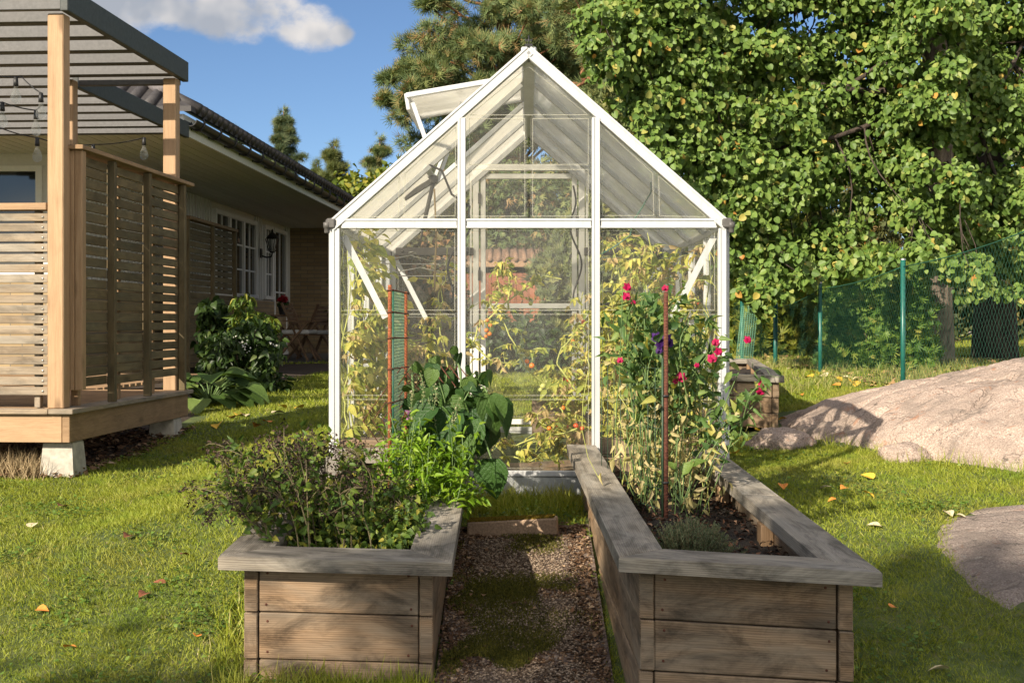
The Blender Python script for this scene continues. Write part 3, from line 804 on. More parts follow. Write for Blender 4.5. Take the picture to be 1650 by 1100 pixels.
# ------------------------------------------------------------------ raised beds
def soil_mat():
    m, n, l, b = newmat('potting_soil')
    tcn = n.new('ShaderNodeTexCoord'); z = noisen(n, l, tcn.outputs['Object'], 60, 8, 0.75)
    l.new(ramp_out(n, l, z, [(0.3, (0.008, 0.006, 0.005)), (0.6, (0.035, 0.024, 0.018)), (0.8, (0.1, 0.07, 0.05))]), b.inputs['Base Color'])
    b.inputs['Roughness'].default_value = 0.95; bumpn(n, l, z, 1.0, 0.02, b); return m
M['soil'] = soil_mat()
SOILS = {}
def raised_bed(key, FL, FR, BL, BR, label, depth=0.62, rows=4, soil=0.11, boardh=.145, inset=.065, capw=.145, backcap=True, parts_name='raised_bed'):
    FL, FR, BL, BR = map(Vector, (FL, FR, BL, BR))
    org = Vector(((FL.x + FR.x) / 2, FL.y, min(FL.z, FR.z) - depth))
    wf = (FR - FL).length; Lg = ((BL - FL).length + (BR - FR).length) / 2
    def xf(p):                       # x across 0..wf, y along 0..Lg, z under the cap's top
        u, v = p.x / wf, p.y / Lg
        q = (FL * (1 - u) + FR * u) * (1 - v) + (BL * (1 - u) + BR * u) * v
        return q + Vector((0, 0, p.z)) - org
    root = empty(parts_name, org, (0, 0, 0), label, 'raised bed', 'raised garden beds')
    i = inset; t = .043; ct = .042
    z = -ct - .002
    for r in range(rows):
        z1 = z - boardh
        j = random.uniform(-.004, .004)
        for x0 in (i + j, wf - i - t + j):
            mb = MB(xf); mb.box(x0, x0 + t, i - .002, Lg - i + .002, z1, z, bev=.003); mb.build('side_board', M['bed_wood'], root)
        for y0 in (i + random.uniform(0, .005), Lg - i - t):
            mb = MB(xf); mb.box(i + t + .004, wf - i - t - .004, y0, y0 + t, z1, z, bev=.003); mb.build('end_board', M['bed_wood'], root)
            if key != 'back' and y0 < 1:
                for sx in (i + t + .03, wf - i - t - .03):
                    for zz in (z - .025, z1 + .025):
                        if r > 1: continue
                        sc = MB(xf); sc.lathe((sx + random.uniform(-.006, .006), y0 + .0015, zz + random.uniform(-.006, .006)), [(.0, -.0025), (.0042, -.0022), (.0048, .002)], 8, axis=(0, 1, 0)); sc.build('screw', M['dark_rust'], root)
        z = z1 - .004
    zb = z
    for x0 in (i + t + .001, wf - i - t - .046):
        for y0 in (i + t + .002, Lg * .36, Lg * .68, Lg - i - t - .05):
            mb = MB(xf); mb.box(x0, x0 + .045, y0, y0 + .07, zb, -ct - .004, bev=.003); mb.build('corner_post', M['deck_wood'], root)
    c = capw; g = .0015
    def capb(poly):
        mb = MB(xf); n = len(poly)
        # mitred board with its own grain direction
        a = Vector((*poly[0], 0)); b_ = Vector((*poly[1], 0)); X = (b_ - a).normalized(); Y = Vector((-X.y, X.x, 0))
        ou, ov = random.uniform(0, 50), random.uniform(0, 50); rn = random.random(); be = .004
        top = [Vector((p[0], p[1], 0)) for p in poly]; cen = sum(top, Vector()) / n
        ti = [p + (cen - p).normalized() * be for p in top]
        mid = [p - Vector((0, 0, be)) for p in top]; bot = [p - Vector((0, 0, ct)) for p in top]
        vs = ti + mid + bot
        uv = lambda p: (ou + (p - a).dot(X), ov + (p - a).dot(Y) + p.z)
        fs = [[k for k in range(n)], [2 * n + k for k in range(n)][::-1]]
        for k in range(n):
            k2 = (k + 1) % n
            fs += [[n + k, n + k2, k2, k], [2 * n + k, 2 * n + k2, n + k2, n + k]]
        mb.add(vs, fs, [[uv(vs[q]) for q in f] for f in fs], rn)
        mb.build('cap_board', M['cap_wood'], root)
    capb([(0, 0), (wf, 0), (wf - c, c - g), (c, c - g)])
    sp = Lg * random.uniform(.45, .6)
    capb([(g, Lg), (g, g * 2), (c, c + g), (c, Lg - (c if backcap else 0))])
    capb([(wf - g, g * 2), (wf - g, sp), (wf - c, sp), (wf - c, c + g)]); capb([(wf - g, sp + g), (wf - g, Lg), (wf - c, Lg - (c if backcap else 0)), (wf - c, sp + g)])
    if backcap: capb([(wf - g * 3, Lg), (g * 3, Lg), (c + g, Lg - c + g), (wf - c - g, Lg - c + g)])
    def sz(u, v): return xf(Vector((u * wf, v * Lg, -soil))) + org
    n1, n2 = 26, 70
    V = []
    for b2 in range(n2):
        for a2 in range(n1):
            u = (i + t * .9 + (wf - 2 * i - 1.8 * t) * a2 / (n1 - 1)) / wf; v = (i + t * .9 + (Lg - 2 * i - 1.8 * t) * b2 / (n2 - 1)) / Lg
            p = sz(u, v); p.z += 0.028 * mnoise.fractal(p * 9, 0.8, 2, 4); V.append(p)
    q = (np.arange(n2 - 1)[:, None] * n1 + np.arange(n1 - 1)[None, :]).ravel()
    so = np_mesh('soil', np.array(V), np.arange(len(q)) * 4, np.full(len(q), 4), np.stack([q, q + 1, q + 1 + n1, q + n1], -1).ravel(), M['soil'], None, None, True)
    tag(so, kind='stuff')
    SOILS[key] = sz
    return root
bed_l = raised_bed('left', P(351, 896, 4.06), P(729, 906.5, 4.06), Vector((-.80, 5.93, .222)), Vector((-.178, 5.93, .222)),
                   'weathered raised bed left of the path, full of herbs and dark seed heads')
bed_r = raised_bed('right', P(997, 897, 3.72), P(1422, 922, 3.72), Vector((.249, 5.95, .237)), Vector((.938, 5.95, .212)),
                   'weathered plank raised bed to the right of the path, with sweet peas and bare soil', soil=.11, backcap=False)
raised_bed('back', Vector((.85, 8.75, .47)), P(1264, 606, 8.2), P(1105, 577, 12.2), P(1216, 578, 12.2),
           'pale plank raised bed on the lawn behind the right side of the greenhouse', depth=.42, rows=3, soil=.1, boardh=.095, inset=.035, capw=.12)

# planks and planting beds inside the greenhouse
mb = MB(); mb.box(.58, .73, .10, .125, .225, .262, bev=.004); 
for i_, (x0, x1) in enumerate(((-.86, -.30), (.30, .86))):
    for z in (.10, .18):
        m2 = MB(); a = world((x0, .06, 0)); m2.box(x0 + .077, x1 + .077, 6.06, 6.09, z, z + .076, bev=.003); m2.box((x1 if i_ == 0 else x0) + .062, (x1 if i_ == 0 else x0) + .092, 6.10, 8.4, z, z + .076, bev=.003)
        tag(m2.build('wooden_edging', M['bed_wood']), ('upper' if z > .15 else 'lower') + ' plank edging of the ' + ('left' if i_ == 0 else 'right') + ' planting strip inside the greenhouse', 'edging', 'edging planks inside the greenhouse')
    so = MB(); so.box(x0 + .085, x1 + .07, 6.10, 8.42, .02, .21); tag(so.build('soil', M['soil']), kind='stuff')
mb2 = MB(lambda p: world(p)); mb2.box(.66, .82, -.06, -.03, .225, .262, bev=.004)
tag(mb2.build('plank_offcut', M['deck_wood']), 'short salmon coloured plank lying at the foot of the right greenhouse post', 'plank')
mb2 = MB(lambda p: world(p)); mb2.box(-.86, -.62, -.06, -.035, .225, .255, bev=.004)
tag(mb2.build('plank_offcut', M['bed_wood']), 'short pale plank lying at the foot of the left greenhouse post', 'plank')
mb2 = MB(lambda p: world(p)); mb2.box(-.28, .28, .05, 2.3, .0, .03); tag(mb2.build('floor_board', M['bed_wood']), 'dusty boarded floor of the greenhouse seen through the front panes', 'floor board')
mb2 = MB(lambda p: world(p)); mb2.box(.02, .36, 2.2, 2.23, .08, .2, bev=.003); mb2.box(.02, .36, 2.2, 2.23, .205, .30, bev=.003)
tag(mb2.build('wooden_box_front', M['bed_wood']), 'pale boarded box front standing before the greenhouse back door', 'board')

# ------------------------------------------------------------------ deck, pergola, screens
DK = (-2.51, 7.40, 0); DR = R(-3.6)
def dk(name, label, cat, loc=(0, 0, 0), group=None):
    o = empty(name, Vector(DK) + Matrix.Rotation(DR, 3, 'Z') @ Vector(loc), (0, 0, DR), label, cat, group); o['off'] = 0; del o['off']; return o
DZ = 0.30
deck = dk('wooden_deck', 'raised tan plank deck on pale concrete feet at the left edge of the lawn', 'deck')
y = 0.0
for k in range(16):
    mb = MB(); mb.box(-3.9, -.118, y - .03 + 0, y + .108 - .03, DZ - .028, DZ, bev=.003)
    mb.build('floor_plank', M['deck_wood'] if k else M['slat_wood'], deck); y += .1395
mb = MB(); mb.box(-.115, .028, -.03, 2.2, DZ - .028, DZ + .001, bev=.004); mb.build('floor_plank', M['slat_wood'], deck)
for k in range(22):
    mb = MB(); mb.box(-3.9, -.75, y - .03, y + .108 - .03, DZ - .028, DZ, bev=.003); mb.build('floor_plank', M['deck_wood'], deck); y += .1395
mb = MB(); mb.box(-3.9, -.048, .0, .045, DZ - .19, DZ - .03, bev=.003); mb.build('edge_beam', M['post_wood'], deck)
mb = MB(); mb.box(-.046, -.002, .001, 2.16, DZ - .19, DZ - .03, bev=.003); mb.build('edge_beam', M['deck_wood'], deck)
mb = MB(); mb.box(-.9, -.048, 2.1, 2.145, DZ - .19, DZ - .03, bev=.003); mb.build('edge_beam', M['deck_wood'], deck)
for k in range(1, 6):
    mb = MB(); mb.box(-.7 * k - .02, -.7 * k + .02, .05, 2.1, DZ - .19, DZ - .032); mb.build('joist', M['deck_wood'], deck)
for (px_, py_) in ((-.1, .15), (-.1, 1.96), (-1.9, .15), (-3.5, .15)):
    mb = MB(); z0, z1 = -.22, DZ - .192; b0, b1 = .11, .085
    vs = [(px_ + sx * w, py_ + sy * w, z) for z, w in ((z0, b0), (z1 - .01, b1), (z1, b1 - .008)) for sx, sy in ((-1, -1), (1, -1), (1, 1), (-1, 1))]
    fs = [[a + o, (a + 1) % 4 + o, (a + 1) % 4 + o + 4, a + o + 4] for o in (0, 4) for a in range(4)] + [[8, 9, 10, 11]]
    mb.add(vs, fs, [[(0, 0)] * 4] * len(fs)); mb.build('concrete_foot', M['concrete'], deck)
# pergola
perg = dk('pergola', 'timber pergola over the deck with tan posts and dark grey roof slats', 'pergola')
PZ = 2.555
for (x0, y0) in ((-.145, .03), (-.135, 2.0), (-.895, 2.0), (-3.2, .03)):
    mb = MB(); mb.box(x0, x0 + .095, y0, y0 + .095, DZ, PZ, bev=.006); mb.build('post', M['post_wood'], perg)
mb = MB(); mb.box(-.046, .0, -.03, 2.17, PZ, PZ + .145, bev=.004); mb.build('side_beam', M['dark_beam'], perg)
mb = MB(); mb.box(-3.9, -.05, -.01, .035, PZ + .012, PZ + .145, bev=.004); mb.build('front_beam', M['grey_paint'], perg)
mb = MB(); mb.box(-.80, -.05, 2.10, 2.145, PZ - .03, PZ + .05, bev=.004); mb.build('back_beam', M['grey_paint'], perg)
mb = MB(); mb.box(-.87, -.825, 2.16, 4.8, PZ - .03, PZ + .115, bev=.004); mb.build('side_beam', M['dark_beam'], perg)
y = .28
while y < 4.75:
    x1 = -.048 if y < 2.05 else -.872
    mb = MB(); mb.box(-3.9, x1, y, y + .02, PZ + .012, PZ + .112, bev=.002); mb.box(-3.9, x1, y + .021, y + .10, PZ + .01, PZ + .075, mi=1, bev=.003); mb.build('roof_slat', [M['grey_paint'], M['dark_beam']], perg); y += .405
# side screen (towards the greenhouse)
scr = dk('slat_screen', 'tan horizontal slat screen with three bays on the right edge of the deck', 'screen', group='slatted wooden screens')
mb = MB(); mb.box(-.10, .035, .10, 2.2, 1.79, 1.815, bev=.003); mb.build('cap_rail', M['deck_wood'], scr)
for (x0, x1, y0) in ((-.075, -.03, .135), (-.028, .016, .137)):
    mb = MB(); mb.box(x0, x1, y0, y0 + .045 if x0 < -.05 else y0 + .06, .40, 1.788, bev=.003); mb.build('post', M['post_wood'], scr)
for yy in (.67, 1.31, 2.05):
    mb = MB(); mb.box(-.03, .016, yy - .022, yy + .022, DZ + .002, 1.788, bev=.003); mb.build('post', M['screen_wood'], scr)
for yy in (.3, .95, 1.6, 2.05):
    mb = MB(); mb.box(-.11, -.065, yy - .022, yy + .022, DZ + .002, 1.788, bev=.003); mb.build('batten', M['deck_wood'], scr)
z = .41
while z < 1.77:
    for (a, b_) in ((.20, .645), (.695, 1.285), (1.335, 2.025)):
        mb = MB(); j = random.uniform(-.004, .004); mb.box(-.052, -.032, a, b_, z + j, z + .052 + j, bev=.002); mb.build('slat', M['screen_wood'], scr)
    z += .0655
fsc = dk('slat_screen', 'low weathered slat screen with tan top rail along the front edge of the deck', 'screen', (0, 0, 0), 'slatted wooden screens')
mb = MB(); mb.box(-3.4, -.152, .03, .13, 1.435, 1.475, bev=.003); mb.build('cap_rail', M['post_wood'], fsc)
for xx in (-.21, -1.3, -2.4):
    mb = MB(); mb.box(xx - .035, xx, .085, .13, DZ + .002, 1.433, bev=.003); mb.build('post', M['slat_wood'], fsc)
z = .375
while z < 1.40:
    mb = MB(); mb.box(-3.4, -.155, .062, .083, z, z + .047, bev=.003); mb.build('slat', M['slat_wood'], fsc)
    bb = MB(); bb.lathe((-.185, .062, z + .023), [(0, -.004), (.006, -.004), (.007, 0)], 8, axis=(0, 1, 0)); bb.build('bolt', M['wire'], fsc)
    z += .0587
# far screen by the house
fs2 = empty('slat_screen', (-3.93, 15.7, .27), (0, 0, R(-2)), 'tall shaded slat screen by the house wall, half hidden by bushes', 'screen', 'slatted wooden screens')
mb = MB(); mb.box(-.05, .06, -.02, 2.35, 1.77, 1.81, bev=.003); mb.build('cap_rail', M['deck_wood'], fs2)
for yy in (0, 1.15, 2.3):
    mb = MB(); mb.box(0, .045, yy - .03, yy + .03, -.1, 1.768); mb.build('post', M['screen_wood'], fs2)
z = .05
while z < 1.72:
    for a, b_ in ((.035, 1.115), (1.185, 2.265)):
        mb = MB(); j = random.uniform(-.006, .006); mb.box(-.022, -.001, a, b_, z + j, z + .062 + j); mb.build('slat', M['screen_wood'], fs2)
    z += .078

# string lights under the pergola
def string_light(pts, bulbs, label):
    mb = MB(); Q = []
    for a, b_ in zip(pts, pts[1:]):
        for k in range(8):
            t = k / 8; p = a.lerp(b_, t); p.z -= .10 * (a - b_).length * 4 * t * (1 - t) * .35; Q.append(p)
    Q.append(pts[-1]); mb.tube(Q, .004, 6)
    o = mb.build('string_light', M['black_metal']); tag(o, label, 'string light', 'string lights under the pergola')
    for p in bulbs:
        q = min(Q, key=lambda w: (w - p).length); 
        s = MB(); s.lathe(q, [(0, .005), (.012, 0), (.014, -.03), (.016, -.055), (0, -.057)], 10); s.build('socket', M['black_metal'], o)
        s = MB(); s.lathe(q + Vector((0, 0, -.056)), [(.011, 0), (.014, -.02), (.027, -.05), (.031, -.072), (.024, -.095), (.008, -.106), (0, -.107)], 14); s.build('bulb', M['bulb'], o)
string_light([P(-40, 118, 7.9), P(35, 124, 7.9), P(66, 150, 7.8)], [P(66, 150, 7.8), P(28, 124, 7.9)], 'black bulb string at the upper left of the pergola beside the near post')
string_light([P(-40, 160, 8.2), P(4, 165, 8.2), P(58, 178, 8.2), P(66, 170, 8.2)], [P(4, 165, 8.2), P(57, 178, 8.2)], 'black bulb string in the middle height left of the near post')
string_light([P(-60, 195, 8.6), P(0, 206, 8.6), P(60, 222, 8.7), P(150, 233, 9.3), P(232, 222, 9.55)], [P(58, 221, 8.7), P(150, 233, 9.3), P(232, 222, 9.55)], 'black bulb string running low behind the near post to the far post')

# ------------------------------------------------------------------ house
HS = empty('house', (-3.1, 12.3, 0), (0, 0, R(-2.2)), 'low house with white boarded eaves, dark tiled roof and white framed windows', 'house')
def hp(name, mb, mat, parent=None): return mb.build(name, mat, parent or HS)
SZ = 2.62; WX = -1.6; FY = 1.65; BY = 12.7
def brickface(mb, p0, p1, z0, z1, th, n):
    p0 = Vector((*p0, 0)); p1 = Vector((*p1, 0)); n = Vector((*n, 0)); d = (p1 - p0); L = d.length
    vs = []
    for q in (0, -1):
        for (p, z) in ((p0, z0), (p1, z0), (p1, z1), (p0, z1)): vs.append(p + n * th * q + Vector((0, 0, z)))
    fs = [[0, 1, 2, 3], [7, 6, 5, 4], [0, 4, 5, 1], [1, 5, 6, 2], [2, 6, 7, 3], [3, 7, 4, 0]]
    u = [(0, z0), (L, z0), (L, z1), (0, z1)] * 2
    mb.add(vs, fs, [[u[i] for i in f] for f in fs])
mb = MB(); brickface(mb, (WX, FY), (WX, BY), -.1, 1.17, .25, (1, 0)); hp('brick_wall', mb, M['brick'])
mb = MB(); brickface(mb, (WX - .24, BY), (-.30, BY), -.1, SZ - .01, .25, (0, -1)); hp('brick_wall', mb, M['brick'])
mb = MB(); mb.box(WX - .24, WX - .06, FY + .01, BY - .01, 1.17, SZ - .012); hp('upper_wall', mb, M['white_wood'])
mb = MB()
yy = FY + .03
wins = [(7.1, 9.75), (10.3, 12.15)]
while yy < BY - .1:
    if not any(a - .05 < yy < b_ + .0 for a, b_ in wins):
        mb = MB(); mb.box(WX - .062, WX - .02, yy, yy + .055, 1.19, SZ - .014, bev=.003); hp('wall_batten', mb, M['white_wood'])
    yy += .135
mb = MB(); brickface(mb, (-9, FY), (WX - .0, FY), -.1, 1.298, .2, (0, -1)); hp('brick_wall', mb, M['brick'])
mb = MB(); mb.box(-9, WX, FY, FY + .2, 2.48, SZ - .012); mb.box(-2.02, WX, FY, FY + .2, 1.302, 2.478); mb.box(-9, -5.2, FY, FY + .2, 1.302, 2.478); hp('front_wall', mb, M['white_wood'])
mb = MB(); mb.box(WX - .0, WX + .03, FY - .02, FY + .06, -.1, SZ - .013); hp('corner_trim', mb, M['white_frame'])
# soffit boards
x = -.03
while x > -9:
    y1 = BY if x > WX - .24 else FY
    mb = MB(); mb.box(x - .118, x, .03, y1, SZ - .012, SZ + .012); hp('soffit_board', mb, M['white_wood']); x -= .128
mb = MB(); mb.box(-.028, .0, .0, BY + 2, SZ - .05, SZ + .14); hp('fascia', mb, M['white_frame'])
mb = MB(); mb.box(-9, -.03, .0, .028, SZ - .05, SZ + .14); hp('fascia', mb, M['white_frame'])
# roof: hipped at the near end
RP = math.tan(R(29)); ez = SZ + .15
def rz_(d): return ez + d * RP
mb = MB()
mb.prism([(.1, -.1, ez), (.1, BY + 3, ez), (-4.4, BY + 3, rz_(4.5)), (-4.4, 4.4, rz_(4.5))], (0, 0, .05))
mb.prism([(-9, -.1, ez), (.1, -.1, ez), (-4.4, 4.4, rz_(4.5)), (-9, 4.4, rz_(4.5))], (0, 0, .05))
for k in range(int((BY + 3) / .2)):
    y = .1 + k * .2; top = max(.3, min(4.5, y + .1))
    mb.tube([(.13, y, ez + .045), (.1 - top, y, rz_(top) + .045)], .055, 8)
for k in range(44):
    x = -.1 - k * .2; top = max(.2, min(4.5, -x + .1))
    mb.tube([(x, -.13, ez + .045), (x, -.1 + top, rz_(top) + .045)], .055, 8)
roof = hp('roof', mb, M['roof_tile'])
mb = MB()
for k in range(16):
    d0 = k * .3 + .3; a = Vector((.1 - d0, -.1 + d0, rz_(d0) + .09)); b_ = Vector((.1 - d0 - .33, -.1 + d0 + .33, rz_(d0 + .33) + .09)); mb.tube([a, b_], [.105, .085], 14)
mb.build('hip_tiles', plain('hip_tile', (0.16, 0.145, 0.15), .6, 0, .2, 30, .15), roof)
mb = MB(); prof = [Vector((.065 + .062 * math.cos(a), 0, SZ + .085 + .062 * math.sin(a))) for a in np.linspace(math.pi, 2 * math.pi, 9)]
inn = [Vector((.065 + .056 * math.cos(a), 0, SZ + .085 + .056 * math.sin(a))) for a in np.linspace(2 * math.pi, math.pi, 9)]
mb.prism([p for p in prof + inn], (0, BY + 2.5, 0)); gut = hp('gutter', mb, M['black_gutter'])
for k in range(22):
    y = .25 + k * .62
    s = MB(); s.tube([(.065 + .068 * math.cos(a), y, SZ + .085 + .068 * math.sin(a)) for a in np.linspace(math.pi, 2 * math.pi, 8)] + [(.12, y, SZ + .13)], .011, 6); s.tube([(-.0, y, SZ + .1), (.0, y, SZ + .02)], .011, 6); s.build('bracket', M['black_gutter'], gut)
def window_x(y0, y1, z0, z1, sashes, vn, hn, name='window'):
    """a window in the right hand wall, made of sashes with glazing bars"""
    fr = MB(); X0, X1 = WX - .06, WX + .012
    fr.box(X0, X1, y0, y1, z1 - .07, z1, bev=.004); fr.box(X0, X1 + .02, y0, y1, z0, z0 + .06, bev=.004)
    w = (y1 - y0) / sashes
    for k in range(sashes + 1): fr.box(X0, X1 - .001, y0 + k * w - (.035 if 0 < k < sashes else (0 if k == 0 else .07)), y0 + k * w + (.035 if 0 < k < sashes else (.07 if k == 0 else 0)), z0 + .06, z1 - .07, bev=.004)
    o = hp(name, fr, M['white_frame'])
    for k in range(sashes):
        a, b_ = y0 + k * w + .05, y0 + (k + 1) * w - .05
        p = MB(); p.box(WX - .035, WX - .03, a, b_, z0 + .06, z1 - .07); p.build('pane', M['window_glass'], o)
        g = MB()
        for q in range(1, vn): yy = a + (b_ - a) * q / vn; g.box(WX - .03, WX - .012, yy - .013, yy + .013, z0 + .06, z1 - .07)
        for q in range(1, hn): zz = z0 + .06 + (z1 - z0 - .13) * q / hn; g.box(WX - .029, WX - .013, a, b_, zz - .013, zz + .013)
        g.build('glazing_bars', M['white_frame'], o)
    return o
window_x(7.1, 9.75, 1.20, 2.50, 3, 2, 3)
window_x(10.35, 11.0, 1.20, 2.50, 1, 2, 3)
window_x(11.08, 12.15, .2, 2.5, 1, 2, 2, 'door')
mb = MB(); mb.box(-5.2, -2.02, FY - .015, FY + .06, 2.42, 2.48); mb.box(-5.2, -2.02, FY - .03, FY + .06, 1.3, 1.35)
for x in (-2.09, -3.15, -3.6, -5.2): mb.box(x, x + .07, FY - .014, FY + .06, 1.35, 2.42)
o = hp('window', mb, M['white_frame'])
p = MB(); p.box(-5.13, -2.05, FY + .02, FY + .03, 1.35, 2.42); p.build('pane', M['window_glass'], o)
# wall lamp
lp = empty('wall_lamp', Vector((-3.1, 12.3, 0)) + Matrix.Rotation(R(-2.2), 3, 'Z') @ Vector((WX + .02, 9.98, 1.98)), (0, 0, R(-2.2)), 'black lantern wall lamp between the white framed windows', 'wall lamp')
mb = MB(); mb.obox((.0, 0, 0), (1, 0, 0), (0, 1, 0), (0, 0, 1), .012, .05, .08, bev=.005); mb.tube([(0, 0, -.04), (.09, 0, -.07), (.17, 0, -.06), (.19, 0, .0)], .014, 8); mb.build('bracket', M['black_metal'], lp)
mb = MB(); c = (.19, 0, 0)
mb.lathe(c, [(0, 0), (.05, .01), (.055, .03)], 6); mb.lathe(c, [(.125, .25), (.115, .27), (.06, .33), (.02, .36), (.02, .39), (0, .42)], 6)
for k in range(6):
    a = k * math.pi / 3; mb.tube([(.19 + .055 * math.cos(a), .055 * math.sin(a), .03), (.19 + .118 * math.cos(a), .118 * math.sin(a), .25)], .008, 5)
mb.build('lantern_frame', M['black_metal'], lp)
mb = MB(); mb.lathe(c, [(.048, .03), (.108, .25)], 6); mb.build('lamp_glass', M['bulb'], lp)
# patio
pt = grid_sheet('patio', np.linspace(-5.2, -2.2, 8), np.linspace(20.2, 25.2, 8), lambda x, y: ground(x, y) + .012, plain('patio_gravel', (0.12, 0.115, 0.105), .95, 0, 0, 60, .4, .4)); tag(pt, kind='structure')
# folding chairs and table by the house
def chair(loc, rz, label):
    g = empty('folding_chair', loc, (0, 0, rz), label, 'chair', 'folding chairs by the house')
    for s in (-1, 1):
        mb = MB(); mb.bar((-.28, s * .24, 0), (.25, s * .24, .62), .03, .045, (0, 1, 0)); mb.build('leg', M['chair_wood'], g)
        mb = MB(); mb.bar((.24, s * .21, 0), (-.20, s * .21, .92), .03, .045, (0, 1, 0)); mb.build('leg', M['chair_wood'], g)
        mb = MB(); mb.bar((-.16, s * .26, .63), (.32, s * .26, .63), .05, .02, (0, 0, 1)); mb.build('armrest', M['chair_wood'], g)
    mb = MB()
    for k in range(6): mb.box(-.2 + k * .08, -.14 + k * .08, -.22, .22, .40, .42)
    mb.build('seat', M['chair_wood'], g)
    mb = MB()
    for k in range(5): mb.bar((-.07 - .02 * k - .005, -.2, .60 + .065 * k), (-.07 - .02 * k - .005, .2, .60 + .065 * k), .012, .045)
    mb.build('backrest', M['chair_wood'], g)
    mb = MB(); mb.obox((.03, 0, .455), (1, 0, 0), (0, 1, 0), (0, 0, 1), .23, .22, .032, bev=.025); mb.build('cushion', M['cushion'], g)
    return g
def gpt(px, py, D):
    p = P(px, py, D); return Vector((p.x, p.y, gz(p.x, p.y) + .012))
chair(gpt(480, 580, 21.0), R(-10), 'wooden folding chair with white cushion, the nearer one by the house wall')
chair(gpt(510, 578, 21.8), R(150), 'wooden folding chair with white cushion, the farther one against the brick wall')
tb = empty('small_table', gpt(460, 578, 22.0), (0, 0, R(5)), 'dark wooden garden table carrying the red geranium pot', 'table')
mb = MB()
for k in range(5): mb.box(-.3 + k * .12, -.19 + k * .12, -.3, .3, .70, .725)
mb.build('tabletop', M['chair_wood'], tb)
for s in (-1, 1):
    for q in (-1, 1):
        mb = MB(); mb.bar((-.26 * q, s * .26, 0), (.2 * q, s * .26, .70), .03, .04, (0, 1, 0)); mb.build('leg', M['chair_wood'], tb)
tw = Vector(tb.location)
pot = empty('flower_pot', (tw.x - .03, tw.y - .05, tw.z + .725), (0, 0, 0), 'dark grey pot of red geraniums on the table by the house door', 'flower pot')
mb = MB(); mb.lathe((0, 0, 0), [(0, 0), (.10, 0), (.135, .22), (.15, .22), (.15, .26), (.13, .26), (.12, .22), (0, .2)], 20); mb.build('pot', plain('pot_grey', (.10, .11, .12), .6), pot)

# ------------------------------------------------------------------ fence of green wire
fence = empty('wire_fence', (3.2, 7.7, .28), (0, 0, 0), 'green chain link fence with green steel posts behind the granite rock', 'fence')
FP = [((3.45, 5.2), .25, 1.28), ((3.13, 7.7), .27, 1.42), ((3.06, 10.2), .26, 1.28), ((2.98, 12.6), .27, 1.17), ((2.95, 14.6), .22, 1.0), ((2.93, 16.6), .2, 1.12), ((2.9, 19.0), .2, 1.1), ((1.2, 23.0), .2, 1.1)]
for (xy, z0, z1) in FP[1:]:
    mb = MB(); o = Vector((xy[0] - 3.2, xy[1] - 7.7, -.28)); mb.tube([o + Vector((0, 0, z0 - .3)), o + Vector((0, 0, z1))], .019 if xy[1] < 14 else .024, 12); mb.lathe(o + Vector((0, 0, z1)), [(.021, 0), (.021, .012), (0, .014)], 12, mi=1)
    mb.build('post', [M['green_post'], M['wire']], fence)
for k in range(len(FP) - 1):
    (a, a0, a1), (b_, b0, b1) = FP[k], FP[k + 1]
    L = math.hypot(b_[0] - a[0], b_[1] - a[1]); h = .0275 if k < 4 else .045; nW = int(L / h); V = []; Ls = []
    a1 -= .05; b1 -= .05; rr = .0008 if k < 4 else .0009
    d = Vector((b_[0] - a[0], b_[1] - a[1], 0)).normalized(); nj = 30 if k < 4 else 18
    for w in range(nW + 1):              # neighbouring wires are mirrored and hook into diamonds
        base = len(V)
        for j in range(nj + 1):
            s = min(max((w + ((j + w) % 2)) * h / L, 0), 1)
            x = a[0] + (b_[0] - a[0]) * s; yv = a[1] + (b_[1] - a[1]) * s
            zb_ = a0 + (b0 - a0) * s; zt_ = a1 + (b1 - a1) * s - .03 * 4 * s * (1 - s)
            q = (x - 3.2, yv - 7.7, zb_ + (zt_ - zb_) * j / nj - .28 + .006 * math.sin(w * .35 + j * .3))
            for t in range(3):
                an = t * 2.094; V.append((q[0] + d.x * rr * math.cos(an) - d.y * rr * math.sin(an), q[1] + d.y * rr * math.cos(an) + d.x * rr * math.sin(an), q[2] + rr * .5 * math.sin(an * 2)))
        for j in range(nj):
            for t in range(3):
                t2 = (t + 1) % 3; Ls += [base + j * 3 + t, base + j * 3 + t2, base + j * 3 + 3 + t2, base + j * 3 + 3 + t]
    q = len(Ls) // 4
    np_mesh('wire_mesh', np.array(V), np.arange(q) * 4, np.full(q, 4), Ls, M['green_wire'], fence)
    mb = MB()
    mb.tube([(a[0] + (b_[0] - a[0]) * s - 3.2, a[1] + (b_[1] - a[1]) * s - 7.7, a1 + (b1 - a1) * s - .03 * 4 * s * (1 - s) - .28) for s in np.linspace(0, 1, 8)], .004, 6); mb.build('top_wire', M['green_wire'], fence)

# green mesh panel leaning behind the greenhouse
def mesh_panel(o, ux, uz, w, h, nx, nz, r, name, label, cat, mat, board=None):
    mb = MB(); o = Vector(o); ux = Vector(ux).normalized(); uz = Vector(uz).normalized(); nn = ux.cross(uz)
    for i in range(nx + 1): mb.tube([o + ux * (w * i / nx), o + ux * (w * i / nx) + uz * h], r, 5)
    for j in range(nz + 1): mb.tube([o + uz * (h * j / nz) + nn * r, o + ux * w + uz * (h * j / nz) + nn * r], r, 5)
    obj = mb.build(name, mat)
    return tag(obj, label, cat)
mesh_panel(P(1186, 580, 12.9), (1, 0, 0), (.16, .3, 1), .16, .56, 7, 26, .003, 'leaning_trellis', 'pale green wire panel leaning against the fence behind the far raised bed', 'trellis', plain('pale_green', (.12, .26, .17), .6))

